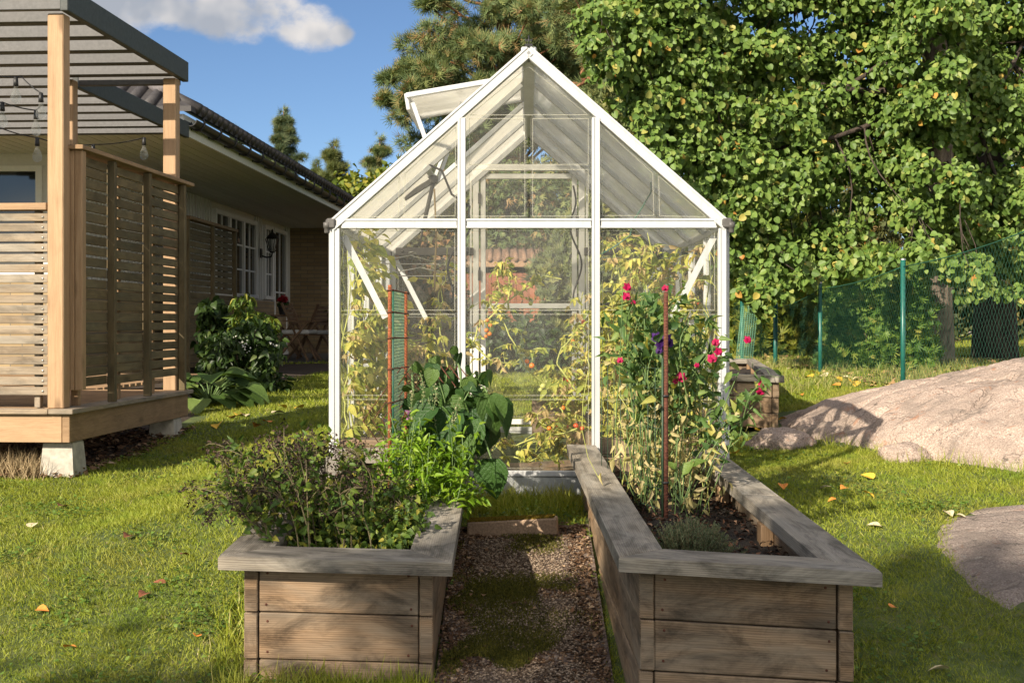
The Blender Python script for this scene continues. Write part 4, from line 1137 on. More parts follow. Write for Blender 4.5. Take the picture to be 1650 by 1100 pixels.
# ------------------------------------------------------------------ granite rocks
def rock_mat():
    m, n, l, b = newmat('granite')
    tcn = n.new('ShaderNodeTexCoord'); o = tcn.outputs['Object']
    f = noisen(n, l, o, 130, 4, 0.7); c = noisen(n, l, o, 3.2, 6, 0.65, 0.6); s = noisen(n, l, o, 9, 5, 0.7, 0.4)
    col = ramp_out(n, l, f, [(0.30, (0.16, 0.118, 0.098)), (0.5, (0.40, 0.308, 0.258)), (0.68, (0.62, 0.51, 0.44))])
    col = mixn(n, l, ramp_out(n, l, c, [(0.45, (0, 0, 0)), (0.62, (0.6, 0.6, 0.6))]), col, (0.235, 0.19, 0.162))
    col = mixn(n, l, ramp_out(n, l, s, [(0.60, (0, 0, 0)), (0.68, (0.8, 0.8, 0.8))]), col, (0.36, 0.19, 0.12))
    s2 = noisen(n, l, mapn(n, l, o, (1, 1, 1), (4, 2, 1)), 16, 5, 0.75, 0.3)
    col = mixn(n, l, ramp_out(n, l, s2, [(0.60, (0, 0, 0)), (0.66, (0.7, 0.7, 0.7))]), col, (0.06, 0.055, 0.05))
    st = noisen(n, l, mapn(n, l, o, (1.5, 7, 1.5)), 2.2, 4, 0.6, 0.8)
    col = mixn(n, l, ramp_out(n, l, st, [(0.55, (0, 0, 0)), (0.7, (0.55, 0.55, 0.55))]), col, (0.13, 0.115, 0.10))
    wv = n.new('ShaderNodeTexNoise'); wv.inputs['Scale'].default_value = 2.0; wv.inputs['Detail'].default_value = 5; l.new(o, wv.inputs['Vector'])
    va = n.new('ShaderNodeVectorMath'); va.operation = 'MULTIPLY_ADD'; l.new(wv.outputs['Color'], va.inputs[0]); va.inputs[1].default_value = (.9, .9, .9); l.new(mapn(n, l, o, (.55, 1.25, .8)), va.inputs[2])
    ck = n.new('ShaderNodeTexVoronoi'); ck.feature = 'DISTANCE_TO_EDGE'; ck.inputs['Scale'].default_value = 1.0; l.new(va.outputs[0], ck.inputs['Vector'])
    crk = ramp_out(n, l, ck.outputs['Distance'], [(0.0, (1, 1, 1)), (0.009, (0, 0, 0))])
    col = mixn(n, l, mathn(n, l, 'MULTIPLY', crk, 0.1), col, (0.05, 0.04, 0.034))
    lich = noisen(n, l, mapn(n, l, o, (1, 1, 1), (9, 4, 2)), 28, 4, 0.8, 0.2)
    col = mixn(n, l, ramp_out(n, l, lich, [(0.62, (0, 0, 0)), (0.66, (0.6, 0.6, 0.6))]), col, (0.50, 0.47, 0.42))
    l.new(col, b.inputs['Base Color']); b.inputs['Roughness'].default_value = 0.9; b.inputs['Specular IOR Level'].default_value = 0.2
    s = mathn(n, l, 'SUBTRACT', s, mathn(n, l, 'MULTIPLY', crk, 0.2))
    h = mathn(n, l, 'ADD', mathn(n, l, 'MULTIPLY', f, 0.25), s)
    bumpn(n, l, h, 1.0, 0.03, b)
    return m
M['granite'] = rock_mat()
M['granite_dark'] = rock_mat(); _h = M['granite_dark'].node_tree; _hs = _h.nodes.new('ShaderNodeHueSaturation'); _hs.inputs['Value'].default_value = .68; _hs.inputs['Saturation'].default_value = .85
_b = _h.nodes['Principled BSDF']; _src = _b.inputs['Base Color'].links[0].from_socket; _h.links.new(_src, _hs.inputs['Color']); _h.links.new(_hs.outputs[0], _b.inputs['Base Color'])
def rock(name, zf, x0, x1, y0, y1, nx, ny, label, amp=.03):
    X, Y = np.meshgrid(np.linspace(x0, x1, nx), np.linspace(y0, y1, ny))
    Z = np.zeros_like(X)
    for i in range(ny):
        for j in range(nx):
            x, y = X[i, j], Y[i, j]
            z = zf(x, y); g = gz(x, y)
            nn = mnoise.fractal(Vector((x * 1.6, y * 1.6, .3)), .75, 2.1, 6)
            ridge = abs(mnoise.noise(Vector((x * 1.1 + .8 * y, y * 2.3 - .6 * x, 4.2))))
            crease = -0.05 * math.exp(-(ridge / .05) ** 2)
            k = max(0, min(1, (z - g + .1) / .18))
            Z[i, j] = max(z + (amp * nn + crease) * k, g - .25)
    V = np.stack([X, Y, Z], -1).reshape(-1, 3)
    q = (np.arange(ny - 1)[:, None] * nx + np.arange(nx - 1)[None, :]).ravel()
    keep = Z.ravel()[q] > ground(X.ravel()[q], Y.ravel()[q]) - .2
    q = q[keep]
    o = np_mesh(name, V, np.arange(len(q)) * 4, np.full(len(q), 4), np.stack([q, q + 1, q + 1 + nx, q + nx], -1).ravel(), M['granite'], None, None, True)
    return tag(o, label, 'rock', 'granite rocks in the lawn')
def rock1(x, y):
    # whaleback rising to the right; the front falls steeply to the lawn
    u = (x - 1.74) / 3.2
    if u <= 0: return gz(x, y) - .3
    crest = .08 + .49 * min(1, u * 2.1) ** .58
    yc = 8.2 - .05 * u; yf = 8.35 - 2.05 * min(1, u * 3.0) ** .55 + .25 * sm01((x - 2.7) / 1.3); yk = 9.5 + .2 * u
    if y < yf: return gz(x, yf) - .02 - (yf - y) * 2.2
    if y < yc:
        t = (y - yf) / max(yc - yf, .05); b0 = gz(x, yf) - .02
        return b0 + (crest - b0) * (1 - (1 - t) ** 3.0) ** .62
    t = (y - yc) / (yk - yc)
    return crest - (crest - gz(x, y) + .1) * min(1.4, t) ** 2
rock('granite_rock', rock1, 1.45, 4.9, 5.9, 9.9, 190, 190, 'large pink grey granite outcrop rising from the lawn before the fence', .045)
def rock2(x, y):
    r = (abs((x - 2.66) / 1.06) ** 2.3 + abs((y - 5.04) / .92) ** 2.3)
    if r > 1.25: return gz(x, y) - .3
    return gz(x, y) - .03 + .16 * max(-1, (1 - r)) * (1 + .35 * (x - 2.3)) if r < 1 else gz(x, y) - .03 - (r - 1) * .8
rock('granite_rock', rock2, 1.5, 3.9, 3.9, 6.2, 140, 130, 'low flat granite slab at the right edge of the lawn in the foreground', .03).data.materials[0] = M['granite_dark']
def boulder(c, r, label, seed):
    bm = bmesh.new(); bmesh.ops.create_icosphere(bm, subdivisions=4, radius=1)
    for v in bm.verts:
        nn = mnoise.fractal(v.co * 1.3 + Vector((seed, 0, 0)), .9, 2, 4)
        v.co = Vector((v.co.x * r[0], v.co.y * r[1], v.co.z * r[2])) * (1 + .22 * nn)
    me = bpy.data.meshes.new('granite_rock'); bm.to_mesh(me); bm.free(); me.materials.append(M['granite'])
    for p in me.polygons: p.use_smooth = True
    o = bpy.data.objects.new('granite_rock', me); o.location = c; COL.objects.link(o); return tag(o, label, 'rock', 'granite rocks in the lawn')
p = gpt(1468, 757, 6.95); boulder(p + Vector((0, .1, .0)), (.14, .12, .085), 'small rounded granite boulder at the foot of the large outcrop', 3)
p = gpt(1262, 722, 7.6); boulder(p + Vector((.0, .1, .0)), (.2, .16, .1), 'low brown granite stone at the left tip of the large outcrop', 8)

# ------------------------------------------------------------------ path: stones, slabs, moss, kerb block
def scatter_stones(name, pts, size, mat, flat=.6):
    N = len(pts); base = np.array([(1, 0, 0), (-1, 0, 0), (0, 1, 0), (0, -1, 0), (0, 0, 1), (0, 0, -1)], float)
    fs = [[0, 2, 4], [2, 1, 4], [1, 3, 4], [3, 0, 4], [2, 0, 5], [1, 2, 5], [3, 1, 5], [0, 3, 5]]
    jit = RNG.uniform(.6, 1.15, (N, 6, 1)); V = base[None] * jit * size[:, None, None]
    V[:, :, 2] *= flat
    an = RNG.uniform(0, 6.28, N); c, s = np.cos(an)[:, None], np.sin(an)[:, None]
    x = V[:, :, 0] * c - V[:, :, 1] * s; y = V[:, :, 0] * s + V[:, :, 1] * c
    co = np.stack([x, y, V[:, :, 2]], -1) + pts[:, None, :]
    fl = np.array(fs).ravel(); L = (fl[None] + (np.arange(N) * 6)[:, None]).ravel()
    nf = N * 8
    return np_mesh(name, co.reshape(-1, 3), np.arange(nf) * 3, np.full(nf, 3), L, mat, None, np.repeat(RNG.random(N), 6))
def rndmat(name, stops, rough=.9):
    m, n, l, b = newmat(name); at = n.new('ShaderNodeAttribute'); at.attribute_name = 'rnd'
    l.new(ramp_out(n, l, at.outputs['Fac'], stops), b.inputs['Base Color']); b.inputs['Roughness'].default_value = rough; b.inputs['Specular IOR Level'].default_value = .2; return m
M['gravel'] = rndmat('gravel', [(0, (0.03, 0.019, 0.012)), (0.5, (0.115, 0.066, 0.036)), (0.8, (0.20, 0.125, 0.075)), (1, (0.38, 0.28, 0.2))])
M['pale_gravel'] = rndmat('pale_gravel', [(0, (0.05, 0.038, 0.03)), (0.5, (0.15, 0.105, 0.072)), (1, (0.36, 0.285, 0.215))])
N = 15000
px_ = RNG.uniform(-.24, .31, N); py_ = RNG.uniform(3.3, 5.4, N)
sz_ = RNG.uniform(.004, .010, N)
gr = scatter_stones('gravel', np.stack([px_, py_, ground(px_, py_) + .02], -1), sz_, M['gravel']); tag(gr, kind='stuff')
for k, (yy, lab) in enumerate(((5.03, 'farthest'), (4.52, 'middle'), (4.0, 'nearest'))):
    n = 4200; a = np.clip(RNG.uniform(-.15, .23, n) + RNG.normal(0, .02, n), -.2, .28); c = np.clip(RNG.uniform(yy - .2, yy + .2, n) + RNG.normal(0, .02, n), yy - .23, yy + .23)
    t_ = scatter_stones('paving_slab', np.stack([a, c, ground(a, c) + .026], -1), RNG.uniform(.003, .0075, n), M['pale_gravel'], .5)
    mb = MB(); mb.prism([(-.14, yy - .2, gz(.03, yy - .2) + .022), (.22, yy - .2, gz(.03, yy - .2) + .022), (.22, yy + .2, gz(.03, yy + .2) + .022), (-.14, yy + .2, gz(.03, yy + .2) + .022)], (0, 0, -.04))
    so = mb.build('slab_body', M['path'], None); so.parent = t_
    tag(t_, lab + ' of the pebbly paving slabs set in the path between the beds', 'paving slab', 'paving slabs in the path')
M['moss'] = leafmat('moss', [(0, (0.035, 0.045, 0.008)), (0.5, (0.085, 0.085, 0.012)), (1, (0.16, 0.14, 0.02))], .2, .8)
_mt = np.random.default_rng(99).random((64, 64))
def _vn(x, y):
    xi = np.mod(x, 64); yi = np.mod(y, 64); x0 = np.floor(xi).astype(int) % 64; y0 = np.floor(yi).astype(int) % 64; fx = xi - np.floor(xi); fy = yi - np.floor(yi); x1 = (x0 + 1) % 64; y1 = (y0 + 1) % 64
    return (_mt[y0, x0] * (1 - fx) + _mt[y0, x1] * fx) * (1 - fy) + (_mt[y1, x0] * (1 - fx) + _mt[y1, x1] * fx) * fy
def moss_patch(n, cx, cy, rx, ry, h=.012, zf=None, name='moss'):
    a = RNG.normal(0, .5, n) * rx + cx; c = RNG.normal(0, .5, n) * ry + cy
    keep = (a > -.23) & (a < .30) & (c < 5.42) & (RNG.random(n) < np.clip((_vn(a * 9, c * 9) - .42) * 4, 0, 1)); a, c = a[keep], c[keep]
    z = (ground(a, c) + .024) if zf is None else zf(a, c)
    ax = rdir(len(a)) * .9; ax[:, 2] = np.abs(ax[:, 2]) + .5
    o = leaves(name, np.stack([a, c, z], -1), ax, rdir(len(a)), RNG.uniform(.5, 1.2, len(a)) * h, .003, T_NEED, M['moss'])
    return tag(o, kind='stuff')
moss_patch(22000, .06, 4.76, .34, .14); moss_patch(26000, .02, 4.27, .36, .16); moss_patch(34000, .05, 3.8, .40, .22); moss_patch(9000, -.08, 4.5, .3, .3); moss_patch(8000, .0, 5.2, .4, .1)
blk = empty('kerb_block', P(826, 856, 5.30), (R(-3), R(-3.2), R(-3)), 'brown concrete kerb block with mossy top lying across the path', 'kerb block')
mb = MB(); mb.obox((0, .05, .012), (1, 0, 0), (0, 1, 0), (0, 0, 1), .185, .06, .034, bev=.006); mb.build('block', plain('brown_concrete', (.27, .19, .13), .95, 0, 0, 120, .3, .6), blk)
n = 9000; a = RNG.uniform(-.18, .17, n); c = RNG.uniform(-.0, .108, n)
keep = RNG.random(n) < np.clip(.3 + 4 * c + .8 * (a < .1), 0, 1); a, c = a[keep], c[keep]; n = len(a)
ax = rdir(n); ax[:, 2] = np.abs(ax[:, 2]) + .5
mo = leaves('moss', np.stack([a, c, np.full(n, .045)], -1), ax, rdir(n), RNG.uniform(.006, .013, n), .003, T_NEED, leafmat('gold_moss', [(0, (.09, .085, .012)), (.6, (.22, .16, .02)), (1, (.34, .21, .03))], .2, .8), blk); mo['kind'] = 'stuff'

# ------------------------------------------------------------------ grass
def grass_mat():
    m, n, l, b = newmat('grass')
    at = n.new('ShaderNodeAttribute'); at.attribute_name = 'rnd'
    tcn = n.new('ShaderNodeTexCoord'); o = tcn.outputs['Object']
    c = ramp_out(n, l, at.outputs['Fac'], [(0, (0.11, 0.14, 0.012)), (0.4, (0.22, 0.265, 0.026)), (0.75, (0.33, 0.35, 0.045)), (0.93, (0.45, 0.40, 0.13)), (1, (0.54, 0.45, 0.25))])
    z = noisen(n, l, o, 1.3, 5, 0.65)
    c = mixn(n, l, ramp_out(n, l, z, [(0.50, (0, 0, 0)), (0.70, (0.6, 0.6, 0.6))]), c, (0.30, 0.255, 0.07))
    z2 = noisen(n, l, mapn(n, l, o, (1, 1, 1), (5, 3, 0)), 3.1, 5, 0.6)
    c = mixn(n, l, ramp_out(n, l, z2, [(0.52, (0, 0, 0)), (0.66, (0.5, 0.5, 0.5))]), c, (0.13, 0.225, 0.02))
    l.new(c, b.inputs['Base Color']); b.inputs['Roughness'].default_value = 0.5; b.inputs['Specular IOR Level'].default_value = .25
    tr = n.new('ShaderNodeBsdfTranslucent'); l.new(mixn(n, l, 1.0, c, (1.3, 1.25, .5), 'MULTIPLY'), tr.inputs[0])
    mx = n.new('ShaderNodeMixShader'); mx.inputs[0].default_value = .22
    l.new(b.outputs[0], mx.inputs[1]); l.new(tr.outputs[0], mx.inputs[2]); l.new(mx.outputs[0], n['Material Output'].inputs['Surface'])
    return m
M['grass'] = grass_mat()
def in_quad(x, y, q):
    r = np.ones_like(x, bool)
    for (a, b_) in zip(q, q[1:] + q[:1]):
        r &= (b_[0] - a[0]) * (y - a[1]) - (b_[1] - a[1]) * (x - a[0]) > 0
    return r
dkc = math.cos(DR); dks = math.sin(DR)
def dkw(x, y): return (DK[0] + x * dkc - y * dks, DK[1] + x * dks + y * dkc)
QUADS = [[(-.86, 4.12), (-.24, 4.12), (-.235, 5.9), (-.75, 5.9)], [(.36, 3.78), (1.0, 3.78), (.88, 5.95), (.30, 5.95)],
         [(-.86, 5.97), (1.0, 5.97), (1.0, 8.52), (-.86, 8.52)], [dkw(-4, -.0), dkw(-.06, -.0), dkw(-.06, 3.0), dkw(-4, 3.0)], [(.9, 8.22), (1.7, 8.22), (2.2, 12.3), (1.4, 12.3)],
         [(-.235, 3.0), (.31, 3.0), (.29, 5.43), (-.2, 5.43)], [(-5.3, 20.2), (-2.3, 20.2), (-2.2, 26), (-5.3, 26)], [(-4.6, 10.2), (-2.75, 10.2), (-2.3, 19.5), (-4.7, 19.5)]]
def lawn_mask(x, y):
    k = np.ones_like(x, bool)
    for q in QUADS: k &= ~in_quad(x, y, q)
    k &= ~((x > 1.62) & (y > 8.45 - 2.05 * np.clip((x - 1.6) / 1.05, 0, 1) ** .55) & (y < 9.3) & (x < 4.8))
    k &= ~((np.abs((x - 2.66) / 1.06) ** 2.3 + np.abs((y - 5.04) / .92) ** 2.3) < .72)
    return k
GX = []; GW = []
for y0, y1, dens, ln, wd in ((3.2, 5, 24000, .022, .0024), (5, 7.5, 14000, .028, .003), (7.5, 11, 5600, .033, .0045), (11, 17, 1900, .045, .007), (17, 27, 520, .06, .012)):
    wid = .44 * y1 + .4; n = int(dens * (y1 - y0) * 2 * wid)
    x = RNG.uniform(-wid, wid, n); y = RNG.uniform(y0, y1, n)
    k = (np.abs(x) < .42 * y + .35) & lawn_mask(x, y); x, y = x[k], y[k]
    GX.append(np.stack([x, y, np.full(len(x), ln), np.full(len(x), wd)], -1))
G = np.concatenate(GX); n = len(G)
def vnoise(x, y, s, seed):
    r = np.random.default_rng(seed); t = r.random((64, 64)); xi = (x * s) % 64; yi = (y * s) % 64
    x0 = np.floor(xi).astype(int); y0 = np.floor(yi).astype(int); fx = xi - x0; fy = yi - y0; fx = fx * fx * (3 - 2 * fx); fy = fy * fy * (3 - 2 * fy)
    x1 = (x0 + 1) % 64; y1 = (y0 + 1) % 64
    return (t[y0, x0] * (1 - fx) + t[y0, x1] * fx) * (1 - fy) + (t[y1, x0] * (1 - fx) + t[y1, x1] * fx) * fy
clump = .55 * vnoise(G[:, 0], G[:, 1], 3.1, 1) + .3 * vnoise(G[:, 0], G[:, 1], 9.3, 2) + .15 * vnoise(G[:, 0], G[:, 1], 25, 3)
hgt = G[:, 2] * (.45 + 1.1 * clump) * RNG.uniform(.6, 1.35, n)
ax = RNG.normal(0, .7, (n, 3)); ang = 6.28 * vnoise(G[:, 0], G[:, 1], 5.0, 5); ax[:, 0] += .35 * np.cos(ang); ax[:, 1] += .35 * np.sin(ang); ax[:, 2] = 1
nn_ = rdir(n); nn_[:, 2] *= .3
rr_ = np.clip(RNG.beta(1.6, 2.0, n) * .85 + .25 * (clump - .5) + (RNG.random(n) < .05) * .3, 0, 1)
go = leaves('grass', np.stack([G[:, 0], G[:, 1], ground(G[:, 0], G[:, 1]) - .004], -1), ax, nn_, hgt, G[:, 3] * RNG.uniform(.7, 1.3, n), T_GRASS, M['grass'], rnd=rr_); tag(go, kind='stuff')
print('grass', n)
cx_, cy_ = [], []
for _ in range(120):                         # clover and plantain patches
    yy = RNG.uniform(3.5, 9); xx = RNG.uniform(-.42, .42) * yy; k = RNG.integers(25, 120); cx_.append(xx + RNG.normal(0, .09, k)); cy_.append(yy + RNG.normal(0, .09, k))
cx_ = np.concatenate(cx_); cy_ = np.concatenate(cy_); k = lawn_mask(cx_, cy_); cx_, cy_ = cx_[k], cy_[k]; k = len(cx_)
nn_ = RNG.normal(0, .35, (k, 3)); nn_[:, 2] = 1; a_ = rdir(k); a_[:, 2] = .15
tag(leaves('clover', np.stack([cx_, cy_, ground(cx_, cy_) + RNG.uniform(.012, .026, k)], -1), a_, nn_, RNG.uniform(.012, .024, k), RNG.uniform(.012, .02, k), T_OVATE, leafmat('clover', [(0, (.06, .12, .02)), (.7, (.12, .2, .03)), (1, (.2, .26, .05))], .2, .5)), kind='stuff')
# taller tufts along edges: bed feet, path end, rock foot, under the deck
def tufts(name, pts, per, h, mat, w=.0035, sp=.03):
    pts = np.asarray(pts, float); q = np.repeat(pts, per, 0); m = len(q)
    q = q + RNG.normal(0, sp, (m, 3)) * (1, 1, 0); q[:, 2] = ground(q[:, 0], q[:, 1])
    ax = RNG.normal(0, .45, (m, 3)); ax[:, 2] = 1
    o = leaves(name, q, ax, rdir(m), RNG.uniform(.4, 1.25, m) * h, w, T_GRASS, mat, rnd=np.clip(RNG.beta(2, 2, m), 0, 1)); return tag(o, kind='stuff')
E = []
for _ in range(46): E.append((random.uniform(-.9, -.22), random.uniform(3.98, 4.1), 0))
for _ in range(70): E.append((random.uniform(.3, 1.1), random.uniform(3.6, 3.76), 0))
for _ in range(60): E.append((random.uniform(-.2, .28), random.uniform(5.52, 5.92), 0))
for _ in range(40): E.append((random.uniform(-.98, -.84), random.uniform(4.1, 5.9), 0)); E.append((random.uniform(1.0, 1.1), random.uniform(3.8, 5.9), 0))
for _ in range(10): E.append((random.uniform(-.22, .3), random.uniform(3.5, 3.75), 0))
for t in np.linspace(0, 1, 40): E.append((1.65 + 2.2 * t, 8.3 - 2.0 * min(1, t * 2.1) ** .55, 0))
tufts('tall_grass', E, 26, .085, M['grass'])
dry = rndmat('dry_grass', [(0, (.16, .11, .06)), (.5, (.30, .22, .12)), (1, (.42, .33, .2))], .8)
E = [(random.uniform(-3.6, -2.75), random.uniform(7.3, 7.75), 0) for _ in range(60)]
tufts('dry_grass', E, 40, .16, dry, .004, .05)
E = [(random.uniform(2.2, 3.0), random.uniform(10.5, 15), 0) for _ in range(70)] + [(random.uniform(3.1, 5.2), random.uniform(9.8, 15), 0) for _ in range(220)]
tufts('dry_grass', E, 20, .12, rndmat('mixed_grass', [(0, (.07, .12, .02)), (.5, (.17, .19, .05)), (1, (.34, .28, .13))], .8), .006, .08)
# leaf litter under the deck and along the fence
M['litter'] = rndmat('litter', [(0, (.045, .025, .016)), (.5, (.13, .07, .04)), (.85, (.27, .17, .1)), (1, (.4, .3, .2))], .85)
def litter(name, x, y, size, mat, dz=.012):
    m = len(x); ax = rdir(m); ax[:, 2] *= .25; nn = rdir(m) * .35; nn[:, 2] = 1
    o = leaves(name, np.stack([x, y, ground(x, y) + dz * RNG.random(m)], -1), ax, nn, RNG.uniform(.6, 1.2, m) * size, RNG.uniform(.5, .9, m) * size, T_OVATE, mat); return tag(o, kind='stuff')
u = RNG.uniform(-1.6, .02, 3600); v = RNG.uniform(-.02, 2.2, 3600); lx, ly = dkw(u, v); litter('leaf_litter', lx, ly, .05, M['litter'], .03)
mb = MB(); sh = grid_sheet('bare_soil', np.linspace(-4.6, -2.42, 16), np.linspace(7.42, 20, 60), lambda x, y: ground(x, y) + .012 - .3 * sstep((x + 2.62 - .03 * (y - 7.4)) / .3), plain('bare_soil', (.05, .035, .024), .95, 0, 0, 60, .5, .6)); tag(sh, kind='structure')
lx = RNG.uniform(2.9, 6, 5200); ly = RNG.uniform(9.3, 20, 5200); litter('leaf_litter', lx, ly, .075, rndmat('yellow_litter', [(0, (.14, .08, .04)), (.4, (.3, .19, .09)), (.75, (.46, .33, .12)), (1, (.5, .42, .25))]), .03)
lx = np.concatenate([RNG.uniform(-.24, -.12, 420), RNG.uniform(.2, .3, 420), RNG.uniform(-.24, .3, 260)]); ly = np.concatenate([RNG.uniform(3.4, 5.4, 840), RNG.uniform(3.4, 5.35, 260)]); litter('leaf_litter', lx, ly, .026, M['litter'], .035)
# bark and dead leaves over the soil of the right bed
n = 1500; u = RNG.uniform(.12, .88, n); v = RNG.uniform(.06, .95, n)
pp = np.array([tuple(SOILS['right'](a, b_)) for a, b_ in zip(u, v)]); ax = rdir(n); ax[:, 2] *= .3; nn = rdir(n) * .5; nn[:, 2] += 1
o = leaves('bark_mulch', pp + (0, 0, .012), ax, nn, RNG.uniform(.012, .04, n), RNG.uniform(.006, .018, n), T_DIAM, rndmat('mulch', [(0, (.02, .012, .009)), (.6, (.07, .035, .022)), (.9, (.2, .1, .06)), (1, (.32, .2, .13))])); tag(o, kind='stuff')

# single fallen leaves on the lawn
FL = {}
def leafmesh(name, tm, L, Wd, mat):
    V, fs = tm; me = bpy.data.meshes.new(name); me.from_pydata([(x * L - L / 2, y * Wd, z * L + .012) for x, y, z in V], [], fs); me.materials.append(mat); return me
def solid(name, c): return plain(name, c, .6, 0, 0, 60, .3)
kinds = [('yellow', 'yellow fallen leaf lying on the lawn', leafmesh('fallen_leaf', T_HEART, .075, .065, solid('leaf_yellow', (.62, .38, .04)))),
         ('brown', 'curled brown fallen leaf lying on the lawn', leafmesh('fallen_leaf', T_HEART, .075, .06, solid('leaf_brown', (.20, .075, .035)))),
         ('orange', 'orange fallen leaf lying on the lawn', leafmesh('fallen_leaf', T_HEART, .055, .05, solid('leaf_orange', (.6, .22, .04)))),
         ('pale', 'pale dry fallen leaf lying on the lawn', leafmesh('fallen_leaf', T_HEART, .085, .07, solid('leaf_pale', (.52, .44, .28))))]
spots = [(1402, 803, 0), (1408, 852, 3), (1340, 812, 2), (1396, 772, 0), (1365, 752, 2), (1530, 833, 3), (1553, 840, 3), (1358, 792, 2), (1225, 700, 0), (1240, 692, 2), (1258, 680, 0), (1332, 790, 3), (300, 900, 1), (255, 945, 1), (98, 820, 1), (55, 850, 3), (205, 870, 1), (70, 990, 2), (230, 965, 1), (115, 1050, 2), (318, 1030, 2),
         (457, 660, 0), (383, 672, 0), (394, 672, 3), (372, 676, 2), (412, 690, 2), (428, 683, 2), (450, 668, 3), (480, 660, 0), (418, 640, 3), (350, 690, 0), (1300, 612, 0), (1322, 610, 3), (1352, 616, 0), (1376, 622, 0), (1362, 612, 3), (1290, 640, 2), (1310, 604, 0), (1335, 600, 0), (1280, 596, 3), (1345, 625, 2), (1180, 735, 0), (1262, 790, 2), (1440, 985, 2), (1510, 1085, 3), (1585, 610, 2), (1020, 1080, 2), (752, 1036, 3), (860, 878, 2)]
for px, py, k in spots:
    D = 6.0
    for _ in range(30):
        q = P(px, py, D); e = (CZ - gz(q.x, q.y)) * F / max(py - 520, 5); D = .5 * D + .5 * min(e, 22)
    q = P(px, py, D); o = bpy.data.objects.new('fallen_leaf', kinds[k][2]); COL.objects.link(o)
    s_ = .9 * min(1.6, max(.8, D / 7)) * random.uniform(.75, 1.15)
    o.location = (q.x, q.y, gz(q.x, q.y) + .014); o.scale = (s_, s_, s_); o.rotation_euler = (random.uniform(-.35, .35), random.uniform(-.35, .35) - .15, random.uniform(0, 6.28))
    lab = kinds[k][1]
    if k == 3 and 735 < px < 770: lab = 'pale dry fallen leaf lying on the mossy path between the beds'
    if px in (860, 1020): lab = 'orange fallen leaf lying on the path'
    tag(o, lab, 'fallen leaf', 'fallen leaves on the ' + ('path' if 'path' in lab else 'lawn') + ', ' + kinds[k][0])

# ------------------------------------------------------------------ foliage tools
def blob_points(blobs, per, shell=.55):
    """points in ellipsoids (cx,cy,cz,rx,ry,rz), denser near the surface; returns points and outward directions"""
    out = []; nn = []
    for b_ in blobs:
        c = np.array(b_[:3]); r = np.array(b_[3:6]); m = int(per * (b_[6] if len(b_) > 6 else 1))
        d = rdir(m); t = (shell + (1 - shell) * RNG.random(m)) * RNG.uniform(.82, 1.12, m)
        out.append(c + d * r * t[:, None]); nn.append(nrm(d / r))
    return np.concatenate(out), np.concatenate(nn)
TS = np.array(-ldir)
def foliage(name, blobs, per, size, tmpl, mat, parent=None, wr=.9, droop=.4, up=.3, sunb=.35, shell=.55, jit=.8, rnd=None):
    p, d = blob_points(blobs, per, shell); m = len(p)
    no = nrm(d * .7 + rdir(m) * jit + TS * sunb + np.array((0, 0, up)))
    ax = rdir(m); ax[:, 2] -= droop * 2; ax = ax + d * .5
    L = size * RNG.uniform(.65, 1.25, m)
    return leaves(name, p, ax, no, L, L * wr, tmpl, mat, parent, rnd)
def limb(mb, a, b_, r0, r1, bend=.12, n=6, seg=7):
    a = Vector(a); b_ = Vector(b_); L = (b_ - a).length; off = Vector(tuple(rdir(1)[0])) * L * bend
    pts = [a.lerp(b_, i / n) + off * math.sin(math.pi * i / n) + Vector((0, 0, -.06 * L)) * math.sin(math.pi * i / n) for i in range(n + 1)]
    mb.tube(pts, [r0 + (r1 - r0) * i / n for i in range(n + 1)], seg); return pts

def bark(name, dark, light, sc=(14, 14, 4)):
    m, n, l, b = newmat(name); tcn = n.new('ShaderNodeTexCoord'); z = noisen(n, l, mapn(n, l, tcn.outputs['Object'], sc), 1.0, 7, .7, .5)
    l.new(ramp_out(n, l, z, [(.35, dark), (.65, light)]), b.inputs['Base Color']); b.inputs['Roughness'].default_value = .95; bumpn(n, l, z, 1.0, .04, b); return m
M['bark'] = bark('bark', (.05, .035, .028), (.26, .20, .155))
M['dark_bark'] = bark('dark_bark', (.022, .016, .013), (.09, .065, .05))
M['pine_bark'] = bark('pine_bark', (.10, .045, .022), (.36, .165, .075))
M['twig'] = plain('twig', (.13, .09, .06), .9)

# ------------------------------------------------------------------ leaf colours
M['aspen_leaf'] = leafmat('aspen_leaf', [(0, (.066, .125, .024)), (.5, (.124, .20, .04)), (.9, (.18, .255, .056)), (.975, (.27, .29, .08)), (.994, (.42, .33, .07)), (1, (.4, .18, .04))], .22, .5, spec=.3)
M['pine_leaf'] = leafmat('pine_leaf', [(0, (.06, .10, .04)), (.5, (.125, .17, .06)), (.85, (.20, .225, .075)), (.96, (.29, .19, .08)), (1, (.32, .19, .08))], .15, .6)
M['blue_pine_leaf'] = leafmat('blue_pine_leaf', [(0, (.05, .085, .045)), (.6, (.11, .15, .07)), (1, (.2, .2, .09))], .15, .6)
M['far_leaf'] = leafmat('far_leaf', [(0, (.035, .05, .018)), (.5, (.075, .09, .028)), (.85, (.13, .13, .04)), (1, (.22, .15, .05))], .2, .6)
M['thuja_leaf'] = leafmat('thuja_leaf', [(0, (.07, .11, .014)), (.5, (.14, .18, .022)), (.85, (.23, .24, .03)), (1, (.36, .30, .05))], .3, .55)
M['hedge_leaf'] = leafmat('hedge_leaf', [(0, (.045, .10, .016)), (.5, (.10, .185, .028)), (.9, (.18, .26, .04)), (1, (.3, .28, .06))], .3, .55)
M['juniper_leaf'] = leafmat('juniper_leaf', [(0, (.06, .085, .03)), (.5, (.12, .15, .05)), (1, (.2, .2, .06))], .2, .6)
